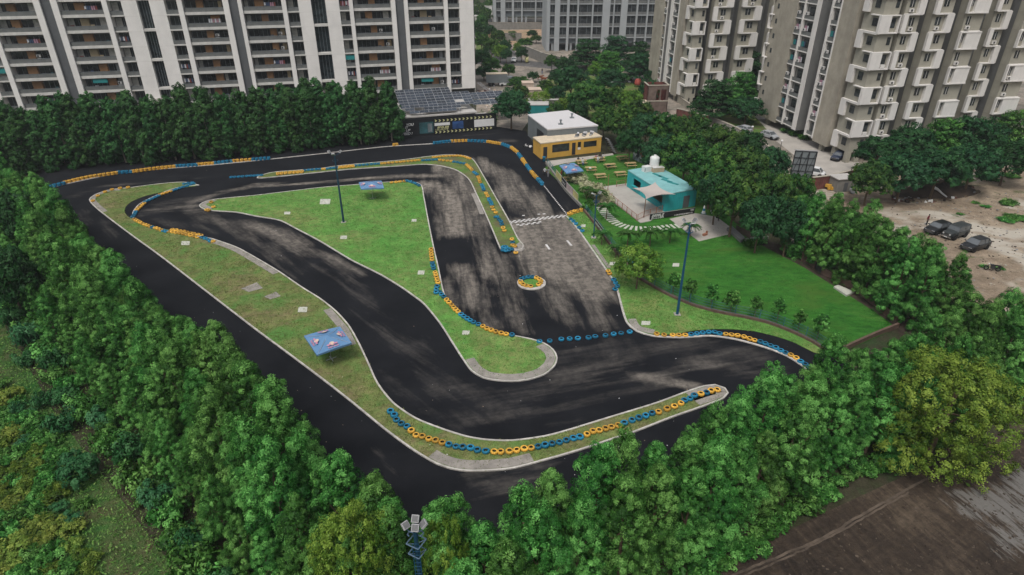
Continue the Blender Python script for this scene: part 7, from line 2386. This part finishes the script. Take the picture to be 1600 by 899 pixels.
# auto rickshaw
p = G(823, 98)
t = thing('auto_rickshaw', 'green and yellow three-wheeled auto rickshaw at the roadside', 'auto rickshaw', p, PI / 2)
m = MB().mat(M['yel_pale']); loft(m, [(-1.2, [(-.3, 1.0), (-.3, 1.55), (.3, 1.55), (.3, 1.0)]), (-.6, [(-.6, 1.0), (-.58, 1.75), (.58, 1.75), (.6, 1.0)]), (1.2, [(-.65, 1.0), (-.6, 1.72), (.6, 1.72), (.65, 1.0)])]); m.build('canopy', None, t)
m = MB().mat(M['print_yellow']); loft(m, [(-1.4, [(-.2, .4), (-.25, .9), (.25, .9), (.2, .4)]), (-.5, [(-.6, .3), (-.6, .9), (.6, .9), (.6, .3)]), (1.3, [(-.65, .3), (-.65, .98), (.65, .98), (.65, .3)])]); m.build('body', None, t)
for q in ((-1.15, 0), (.8, -.55), (.8, .55)):
    m = MB(); m.tube((q[0], q[1] - .07, .24), (q[0], q[1] + .07, .24), .24, n=14); m.build('wheel', M['rubber'], t)
# motorcycle and scooters
def motorbike(label, x, y, rz, col='car_black', name='motorcycle', cat='motorcycle'):
    p = G(x, y); t = thing(name, label, cat, p, rz, None)
    for wx in (-.65, .65):
        m = MB().mat(M['rubber']); m.lathe([(.2, -.05), (.29, -.05), (.3, 0), (.29, .05), (.2, .05)], 18)
        m.mat(M['chrome'])
        for a in range(4): m.box((math.cos(a * PI / 4) * 0, 0, -.01), (.4, .02, .02), a * PI / 4)
        o = m.build('wheel', None, t); o.location = (wx, 0, .3); o.rotation_euler = (PI / 2, 0, 0)
    m = MB().mat(M[col]); loft(m, [(-.35, [(-.06, .75), (-.12, .85), (0, .95), (.12, .85), (.06, .75)]), (-.05, [(-.1, .68), (-.16, .82), (0, .95), (.16, .82), (.1, .68)]), (.2, [(-.08, .7), (-.1, .78), (0, .84), (.1, .78), (.08, .7)])]); m.build('tank', None, t)
    m = MB().mat(M['rubber']); m.bx(.1, .85, -.13, .13, .74, .84); m.build('seat', None, t)
    m = MB().mat(M['ac_dark']); m.bx(-.2, .25, -.14, .14, .3, .68); m.path([(-.65, 0, .3), (-.42, 0, .98)], .035); m.path([(.65, 0, .3), (.1, 0, .7)], .03); m.path([(.1, .15, .3), (.8, .18, .38)], .05); m.build('engine', None, t)
    m = MB().mat(M['chrome']); m.path([(-.3, -.35, 1.05), (-.42, -.12, 1.0), (-.42, .12, 1.0), (-.3, .35, 1.05)], .018); m.build('handlebar', None, t)
    m = MB().mat(M['headlamp']); m.tube((-.55, 0, .88), (-.45, 0, .9), .09, n=12); m.build('headlight', None, t)
    m = MB().mat(M[col]); m.bx(.6, 1.0, -.08, .08, .6, .68); m.bx(-.95, -.45, -.06, .06, .6, .64); m.build('mudguard', None, t)
    return t
motorbike('black motorcycle standing alone on the dirt lot', 1549, 423, -.4)
for i, (x, y) in enumerate(((934, 122), (938, 124), (942, 126), (976, 128), (981, 130))):
    motorbike('scooter parked under the layered tree, %s from the left' % ordinal(i + 1), x, y, 1.2 + .1 * i, 'car_white' if i % 2 else 'car_silver', 'scooter', 'scooter')
for i, (x, y) in enumerate(((770, 86), (774, 88), (778, 89), (782, 91), (786, 92), (790, 92))):
    motorbike('motor scooter parked in the row far up the street, %s from the left' % ordinal(i + 1), x, y, 1.3, ('car_black', 'car_silver')[i % 2], 'scooter', 'scooter')
# go-kart
def kart(label, x, y, rz):
    p = G(x, y); t = thing('go_kart', label, 'go-kart', p, rz)
    for wx in (-.55, .55):
        for s in (-.55, .55):
            m = MB(); m.tube((wx, s - .1, .14), (wx, s + .1, .14), .14, n=14); m.build('wheel', M['rubber'], t)
    m = MB().mat(M['white']); loft(m, [(-1.0, [(-.35, .08), (-.3, .22), (.3, .22), (.35, .08)]), (-.75, [(-.4, .06), (-.25, .34), (.25, .34), (.4, .06)]), (-.45, [(-.3, .06), (-.12, .3), (.12, .3), (.3, .06)])]); m.build('nose_cone', None, t)
    for s in (-1, 1):
        m = MB().mat(M['ac_dark']); loft(m, [(-.35, [(s * .38, .08), (s * .38, .22), (s * .6, .22), (s * .6, .08)][::s]), (.35, [(s * .38, .08), (s * .38, .26), (s * .62, .26), (s * .62, .08)][::s])]); m.build('side_pod', None, t)
    m = MB().mat(M['ac_dark']); m.bx(-.5, .8, -.3, .3, .06, .1); m.build('floor', None, t)
    m = MB().mat(M['white']); m.bx(.0, .4, -.2, .2, .1, .16); m.bx(.36, .44, -.2, .2, .1, .5); m.build('seat', None, t)
    m = MB().mat(M['rubber']); m.path([(-.2, 0, .35), (-.45, 0, .15)], .02); m.lathe([(.13, -.012), (.15, 0), (.13, .012)], 14, (-.18, 0, .38)); m.build('steering_wheel', None, t)
    m = MB().mat(M['rubber']); m.bx(.75, .9, -.5, .5, .1, .24); m.build('rear_bumper', None, t)
    return t
kart('small go-kart with white nose parked by the grey hall', 824, 229.5, 2.6)
# white barrier and cones by the plaza
def cone(label, x, y):
    p = G(x, y); t = thing('traffic_cone', label, 'traffic cone', p)
    m = MB(); m.box((0, 0, 0), (.5, .5, .05)); m.build('base', M['tyre_blue'], t)
    m = MB().mat(M['white']); m.lathe([(.2, .05), (.15, .35)], 14); m.mat(M['tyre_blue']); m.lathe([(.15, .35), (.11, .6)], 14); m.mat(M['white']); m.lathe([(.11, .6), (.07, .8), (.02, .9)], 14); m.build('cone', None, t)
    t.scale = (1.5, 1.5, 1.5)
cone('tall blue and white cone at the plaza\'s far corner beside the kiosk', 1099, 334)
m = MB(); p = G(1101, 369); m.box((p.x, p.y, .1), (.7, .35, .3), .6); m.box((p.x + .3, p.y + .2, .1), (.2, .25, .6), .6)
solo(m, 'wooden_chair', 'small brown wooden seat on the plaza near its lower corner', 'chair', M['rust'])
for i, (x, y) in enumerate(((1086, 370), (1094, 373))): pass
# blue bin by the cabin
p = G(850, 253); m = MB().mat(M['tyre_blue']); m.lathe([(.01, 0), (.27, 0), (.32, .85), (.34, .9), (.01, .95)], 16, (p.x, p.y, .1)); solo(m, 'bin', 'blue barrel bin at the yellow cabin\'s left corner', 'bin', None, None, True)
# goal-post frame behind the hall
p0, p1 = G(912, 186), G(929, 184)
m = MB(); hh = 9.0
p0 = G(912.5, 190); d0 = height_at(912.5, 190, 156)
p1 = p0 + Vector((2.9, 0.4, 0))
m.path([(p0.x, p0.y, 0), (p0.x, p0.y, d0), (p1.x, p1.y, d0), (p1.x, p1.y, 0)], .12, n=6)
solo(m, 'frame', 'tall pale goal-post shaped frame behind the white-roofed hall', 'frame', M['lamp_grey'])
# graffiti panel
mk('graf_a', (.2, .24, .25), .9, .9, .7, detail=2); mk('graf_r', (.30, .06, .045), .6, 1.2, .7); mk('graf_k', (.03, .04, .05), .5, 1, .7); mk('graf_o', (.5, .22, .06), .5, 1, .7); mk('graf_w', (.55, .58, .58), .3, 1, .7)
a, ang, ln = frame_from(G(989, 249), G(1016, 262))
gp = thing('graffiti_panel', 'painted panel in grey, black and red beyond the picnic tables', 'mural', a, ang)
m = MB(); m.bx(0, ln, -.06, .06, 0, 3.3); m.build('board', M['graf_a'], gp)
rg = random.Random(9)
for col, (cx_, cz_, rr0) in (('graf_k', (.22, .45, 1.0)), ('graf_w', (.12, .4, .7)), ('graf_w', (.3, .75, .5)), ('graf_r', (.5, .72, 1.0)), ('graf_r', (.6, .45, .7)), ('graf_o', (.72, .75, .6)), ('graf_k', (.8, .35, .8)), ('graf_r', (.88, .6, .5)), ('graf_w', (.45, .3, .4))):
    m = MB(); n = 11; c = (ln * cx_, 3.3 * cz_)
    pts = []
    for i in range(n):
        a_ = 2 * PI * i / n; r_ = rr0 * rg.uniform(.5, 1.1)
        pts.append((min(ln, max(0, c[0] + r_ * math.cos(a_))), -.065 - .004 * rg.random(), min(3.28, max(.02, c[1] + r_ * math.sin(a_)))))
    yv = -.065 - .006 * (list('krow').index(col[-1]) + rg.random() * .5)
    m.add([(q[0], yv, q[2]) for q in pts], [tuple(range(n))]); m.build('painted_shape', M[col], gp)
# billboard seen from behind
a, ang, ln = frame_from(G(1231, 292), G(1264, 294))
zb, zt_ = height_at(1231, 292, 277), height_at(1234, 292, 236)
bb = thing('billboard', 'large billboard seen from its back, grey sheet on a dark frame above the grove', 'billboard', a, ang)
m = MB(); m.bx(0, ln, .12, .16, zb, zt_); m.build('sheet', M['steel_grey'], bb)
m = MB()
for f in (0, .33, .66, 1): m.tube((ln * f, 0, 0), (ln * f, 0, zt_), .09, n=6)
for z in np.linspace(zb, zt_, 5): m.tube((0, .06, z), (ln, .06, z), .06, n=5)
for i in range(3): m.tube((ln * .33 * i, .03, zb), (ln * .33 * (i + 1), .03, zt_), .04, n=5)
m.build('frame', M['dark_metal'], bb)
m = MB(); m.bx(-.1, ln + .1, .05, .5, zt_, zt_ + .12); m.build('catwalk', M['alu'], bb)
# red brick yard with ruined tower
def brick_mat():
    t = NT('brick'); b_ = t.n('ShaderNodeTexBrick'); v = t.coord((1, 1, 1))
    t.l(v, b_.inputs['Vector']); b_.inputs['Scale'].default_value = 3.0
    b_.inputs['Color1'].default_value = (.17, .05, .04, 1); b_.inputs['Color2'].default_value = (.11, .035, .03, 1); b_.inputs['Mortar'].default_value = (.16, .12, .1, 1)
    f = t.noise(t.coord(), .8, 5, .6)
    col = t.mix(1.0, b_.outputs[0], t.ramp(f, [(.3, .6), (.7, 1.25)]), 'MULTIPLY')
    t.bsdf(col, .9, .2); M['brick'] = t.m
brick_mat()
p = G(1025, 178)
s_ = 1.0
bh = height_at(1030, 178, 134)
tw_ = thing('brick_building', 'roofless red brick tower with two openings beside the tall layered trees', 'brick building', p, .05)
w_, d_ = 5.2, 4.5
m = MB()
m.bx(-w_/2, w_/2, d_ - .3, d_, 0, bh); m.bx(-w_/2, -w_/2 + .3, 0, d_, 0, bh); m.bx(w_/2 - .3, w_/2, 0, d_, 0, bh)
m.bx(-w_/2, w_/2, 0, .3, 0, bh * .48); m.bx(-w_/2, w_/2, 0, .3, bh * .86, bh); m.bx(-w_/2, -w_*.08, 0, .3, bh * .48, bh * .86); m.bx(w_*.08, w_*.14, 0, .3, bh*.48, bh*.86); m.bx(w_*.38, w_/2, 0, .3, bh*.48, bh*.86)
m.build('wall', M['brick'], tw_)
m = MB(); m.bx(-w_/2 - .1, w_/2 + .1, -.08, .02, bh*.44, bh*.48); m.bx(-w_/2 - .1, w_/2 + .1, -.08, .4, bh, bh + .12); m.bx(-w_/2 - .1, -w_/2+.3, .4, d_, bh, bh + .12); m.bx(w_/2 - .3, w_/2 + .1, .4, d_, bh, bh + .12); m.build('coping', M['raw_concrete'], tw_)
m = MB(); m.bx(-w_ * 1.1, -w_/2 - .02, -3.5, 1, 0, 3.0); m.build('annexe', M['brick'], tw_)
m = MB(); m.bx(-w_ * 1.12, -w_/2, -3.6, 1.1, 3.0, 3.2); m.build('annexe_roof', M['yellow_roof'], tw_)
def bwall(label, pts, h, m='brick', w=.3, cap=True):
    P = spline(px(pts), False, 1.5)
    t = thing('yard_wall', label, 'wall', (P[0].x, P[0].y, 0))
    mb = MB(); ribbon(mb, P, w/2, -w/2, -.05, h); mb.buildw('wall', M[m], t)
    if cap:
        mb = MB(); ribbon(mb, P, w/2 + .08, -w/2 - .08, h, h + .1); mb.buildw('coping', M['raw_concrete'], t)
bwall('red brick yard wall running right from the ruined brick tower', [(1056, 186), (1080, 192), (1104, 198)], 2.4)
bwall('grey retaining wall behind the brick yard, below the layered trees', [(1060, 160), (1082, 176), (1098, 182)], 1.6, 'raw_concrete')
bwall('short red brick wall left of the ruined brick tower', [(985, 170), (1002, 174)], 2.2)
bwall('red painted wall below the billboard, edge of the dirt lot', [(1265, 297), (1290, 294), (1318, 287), (1348, 278)], 2.2, 'brick')
bwall('long low concrete wall of the street before the front tower', [(1108, 188), (1150, 206), (1200, 236), (1250, 268)], .9, 'concrete')
bwall('long compound wall round the grey high-rise', [(820, 86), (848, 98), (870, 104), (893, 108)], 3.2, 'wall_grey')
bwall('low pale wall beyond the sandy yard far up the street', [(748, 46), (800, 46), (846, 46)], 3.0, 'wall_grey')
bwall('low pale wall in the sandy yard', [(785, 64), (815, 64)], 3.0, 'wall_grey')
# cream cabins, small flat roof and pool cover behind the hall
def small_building(label, x, y, w, d, h, rz, m, roof, cat='cabin', name='cabin'):
    p = G(x, y); t = thing(name, label, cat, p, rz)
    k = MB(); k.bx(-w/2, w/2, 0, d, 0, h); k.build('wall', M[m], t)
    k = MB(); k.bx(-w/2 - .15, w/2 + .15, -.15, d + .15, h, h + .15); k.build('roof', M[roof], t)
    k = MB(); k.bx(-w * .1, w * .12, -.04, 0, .1, h * .75); k.build('door', M['charcoal_wall'], t)
mk('peach', (.56, .44, .35), .08, .6, .8, grime=.2)
small_building('taller cream block behind the hall, near the brown cows', 825, 156, 2.8, 3, 4.2, .1, 'peach', 'peach')
small_building('lower cream block standing right beside the taller one', 836, 162, 3.0, 3, 3.4, .1, 'peach', 'peach')
small_building('low pale flat-roofed shed right behind the white roof', 852, 171, 8, 2.5, 2.2, .1, 'wall_grey', 'pale_roof', 'shed', 'shed')
small_building('small grey concrete cabin at the end of the red wall', 1319, 300, 3.2, 2.4, 2.2, .2, 'wall_grey', 'pale_roof')
m = MB().mat(M['teal_shade']); p = G(841, 176); m.box((p.x, p.y, 0), (5, 4, 2.2)); m.mat(M['pale_roof']); m.box((p.x, p.y, 2.2), (5.2, 4.2, .1)); solo(m, 'shed', 'little teal-sided shed against the hall\'s back wall', 'shed')
# red round sign disc, orange tank
p = G(996, 136); m = MB().mat(M['graf_r']); m.lathe([(.01, 0), (.9, 0), (1.0, .25), (.9, 1.2), (.6, 1.6), (.01, 1.7)], 18, (p.x, p.y, .6)); m.mat(M['dark_metal'])
for s in (-.8, .8): m.tube((p.x + s, p.y, 0), (p.x + s, p.y, .8), .08)
solo(m, 'red_tank', 'round red tank between the trees left of the brick tower', 'tank', None, None, True)
p = G(1303, 296); m = MB().mat(M['tyre_yellow'])
rr9 = random.Random(4)
for i in range(9): m.box((p.x + rr9.uniform(-1.3, 1.3), p.y + rr9.uniform(-.5, .5), rr9.uniform(0, .5)), (.9, .6, .45), rr9.uniform(0, 3))
solo(m, 'sack_pile', 'heap of orange sacks below the red wall', 'sacks')
p = G(1331, 302); m = MB(); m.lathe([(.2, -.12), (.62, -.12), (.66, 0), (.62, .12), (.2, .12)], 20); o = m.build('cable_drum', M['lamp_grey']); o.location = (p.x, p.y, .5); o.rotation_euler = (1.0, 0, .5); tag(o, 'pale round cable drum lying beside the grey concrete cabin', 'cable drum')
p = G(1118, 212); 
# street lamps
def street_lamp(label, x, y, ty, globe=True, arm=0.0):
    p = G(x, y); h = height_at(x, y, ty); t = thing('street_lamp', label, 'street lamp', p)
    m = MB(); m.tube((0, 0, 0), (0, 0, h), .07, .05)
    if arm: m.path([(0, 0, h), (-arm * .5, 0, h + .3), (-arm, 0, h + .25)], .04); m.path([(0, 0, h), (arm * .5, 0, h + .3), (arm, 0, h + .25)], .04)
    m.build('pole', M['dark_metal'], t)
    if globe: m = MB(); m.lathe([(.01, 0), (.18, .05), (.25, .22), (.18, .4), (.01, .46)], 12, (0, 0, h)); m.build('lamp_globe', M['white'], t, True)
    if arm:
        for s in (-1, 1): m = MB(); m.box((s * arm, 0, h + .2), (.7, .2, .1)); m.build('lamp_head', M['lamp_grey'], t)
street_lamp('slim lamp post with white globe by the street, upper left one', 1119, 190, 162)
street_lamp('lamp post in front of the silver car at the tower foot', 1173, 215, 200)
street_lamp('lamp post nearest the billboard on the street', 1219, 234, 222)
street_lamp('tall double-armed street lamp rising before the grey high-rise', 861, 132, 84, False, 3.0)
street_lamp('tall double-armed lamp in the trees left of the brick tower', 967, 165, 130, False, 2.2)
# ladder leaning, rubble yard right of the block
m = MB(); p = G(748, 148)
for s in (-.3, .3): m.path([(p.x + s, p.y + s, 3.2), (p.x + 4.5 + s, p.y - 2 + s, .2)], .09, n=5)
for i in range(8): f = i / 8; m.path([(p.x - .3 + 4.5 * f, p.y - .3 - 2 * f, 3.2 - 3 * f), (p.x + .3 + 4.5 * f, p.y + .3 - 2 * f, 3.2 - 3 * f)], .06, n=4)
solo(m, 'ladder', 'pale stair-like ladder leaning at the block\'s right end', 'ladder', M['lamp_grey'])
rq = random.Random(21)
def rubble(label, name, area, n, cols, smin, smax, cat, kind=None):
    m = MB()
    P = px(area)
    x0, x1 = min(q.x for q in P), max(q.x for q in P); y0, y1 = min(q.y for q in P), max(q.y for q in P)
    k = 0
    while k < n:
        x, y = rq.uniform(x0, x1), rq.uniform(y0, y1)
        if not inside((x, y), P): continue
        m.mat(M[rq.choice(cols)]); s = rq.uniform(smin, smax)
        m.box((x, y, -.05), (s, s * rq.uniform(.3, .9), s * rq.uniform(.15, .5)), rq.uniform(0, 3), (Vector((1, .3, 0)).normalized(), rq.uniform(-.4, .4)))
        k += 1
    o = m.build(name); return tag(o, label, cat, kind=kind)
rubble('scattered rubble and scrap in the yard right of the apartment block', 'rubble', [(744, 144), (768, 132), (795, 150), (790, 175), (770, 178), (745, 160)], 170, ['lamp_grey', 'raw_concrete', 'peach', 'brick', 'white'], .15, .9, 'rubble', 'stuff')
rubble('scattered branches, rags and rubbish along the dark heap', 'rubbish', [(1385, 314), (1410, 288), (1470, 280), (1515, 290), (1533, 300), (1500, 312), (1440, 318)], 260, ['lamp_grey', 'soil', 'brick', 'bark', 'white', 'soil', 'bark'], .1, .8, 'rubbish', 'stuff')
# the dark earth heap
vs, fs = [], []
hp = px([(1395, 306), (1425, 290), (1470, 284), (1510, 291), (1532, 300), (1505, 309), (1455, 311)])
cxh = sum((q for q in hp), Vector((0, 0))) / len(hp)
hs_ = spline(hp, True, 1.2)
rings = 6
for r in range(rings + 1):
    f = r / rings
    for q in hs_:
        v = cxh.lerp(q, 1 - f * .98)
        vs.append((v.x + rq.uniform(-.15, .15), v.y + rq.uniform(-.15, .15), -.1 + 1.5 * (1 - (1 - f) ** 2) * rq.uniform(.7, 1.15)))
n = len(hs_)
for r in range(rings):
    for i in range(n): fs.append((r * n + i, r * n + (i + 1) % n, (r + 1) * n + (i + 1) % n, (r + 1) * n + i))
m = MB(); m.add(vs, fs); o = m.build('earth_heap', M['soil'], None, True); tag(o, 'dark earth heap under the trees at the edge of the pale open ground', 'heap')
p = G(1454, 304); m = MB(); m.path([(p.x, p.y, 1.3), (p.x + .5, p.y - .6, 1.1), (p.x + 1.1, p.y - 1.0, .6), (p.x + 1.6, p.y - 1.8, .2)], .25, .1, 6); solo(m, 'white_sheet', 'twisted white plastic sheet draped on the earth heap', 'plastic sheet', M['white'])
rubble('small stones and clods scattered over the dirt lot', 'stones', [(1330, 345), (1400, 318), (1600, 300), (1640, 420), (1520, 470), (1450, 430)], 700, ['dry_mud', 'raw_concrete', 'soil', 'lamp_grey'], .06, .28, 'stones', 'stuff')
rubble('clods and stones along the furrowed mud field', 'clods', [(1180, 905), (1400, 790), (1560, 705), (1700, 700), (1700, 905)], 900, ['dry_mud', 'soil', 'mud'], .05, .2, 'clods', 'stuff')
# small litter on the track and grass as one mass
m = MB()
for i in range(150):
    while True:
        x, y = rq.uniform(60, 1250), rq.uniform(250, 760)
        p = G(x, y)
        if inside((p.x, p.y), OUT): break
    m.mat(M[rq.choice(['lamp_grey', 'white', 'pad_tan'])]); s = rq.uniform(.03, .11)
    m.box((p.x, p.y, .0 if not any(inside((p.x, p.y), [(q.x, q.y) for q in w[::4]]) for w in (WA, WB)) else .07), (s, s * .6, .012), rq.uniform(0, 3))
tag(m.build('litter'), 'tiny scraps of litter and leaves scattered over track and grass', 'litter', kind='stuff')
# distant ground cover: hazy tree belt and houses beyond the far street
for i, (x, y, w) in enumerate(((748, 16, 26), (760, 22, 20), (752, 34, 22), (764, 8, 22), (742, 6, 22))):
    broad('mango', x, y, w, 8, 'distant hazy tree at the very top beside the block, %s of five' % ordinal(i + 1), group='distant trees')
small_building('distant pale flat-roofed house at the very top beside the block', 752, 26, 12, 8, 5, 0, 'white', 'pale_roof', 'house', 'house')
small_building('long distant pale wall-like house left of the most distant tower', 764, 38, 14, 6, 3.5, 0, 'pale_roof', 'pale_roof', 'house', 'house')
# weeds on the pale open ground
for i, (x, y, r) in enumerate(((1578, 317, 1.6), (1570, 320, 1.2), (1525, 318, .8), (1540, 324, .9), (1585, 342, 1.6), (1572, 345, 1.3), (1597, 343, 1.4), (1510, 283, 1.4), (1535, 277, 1.6), (1555, 283, 1.3), (1580, 276, 1.6), (1500, 335, .6), (1562, 420, .8), (1538, 417, .7))):
    shrub('green', x, y, r, 'low weed tuft on the pale open ground, %s counted from the far side' % ordinal(i + 1), .3, 'weed tufts of the open ground')
# haze: a closed box of thin even air round everything
hz = MB(); hz.bx(-420, 420, -30, 620, -2.0, 60)
ho = hz.build('haze'); tag(ho, kind='stuff')
t = NT('haze_air')
vp_ = t.n('ShaderNodeVolumePrincipled')
vp_.inputs['Color'].default_value = (.86, .9, .92, 1)
vp_.inputs['Density'].default_value = 0.00028
vp_.inputs['Anisotropy'].default_value = 0.2
t.l(vp_.outputs[0], t.out.inputs['Volume'])
ho.data.materials.append(t.m)
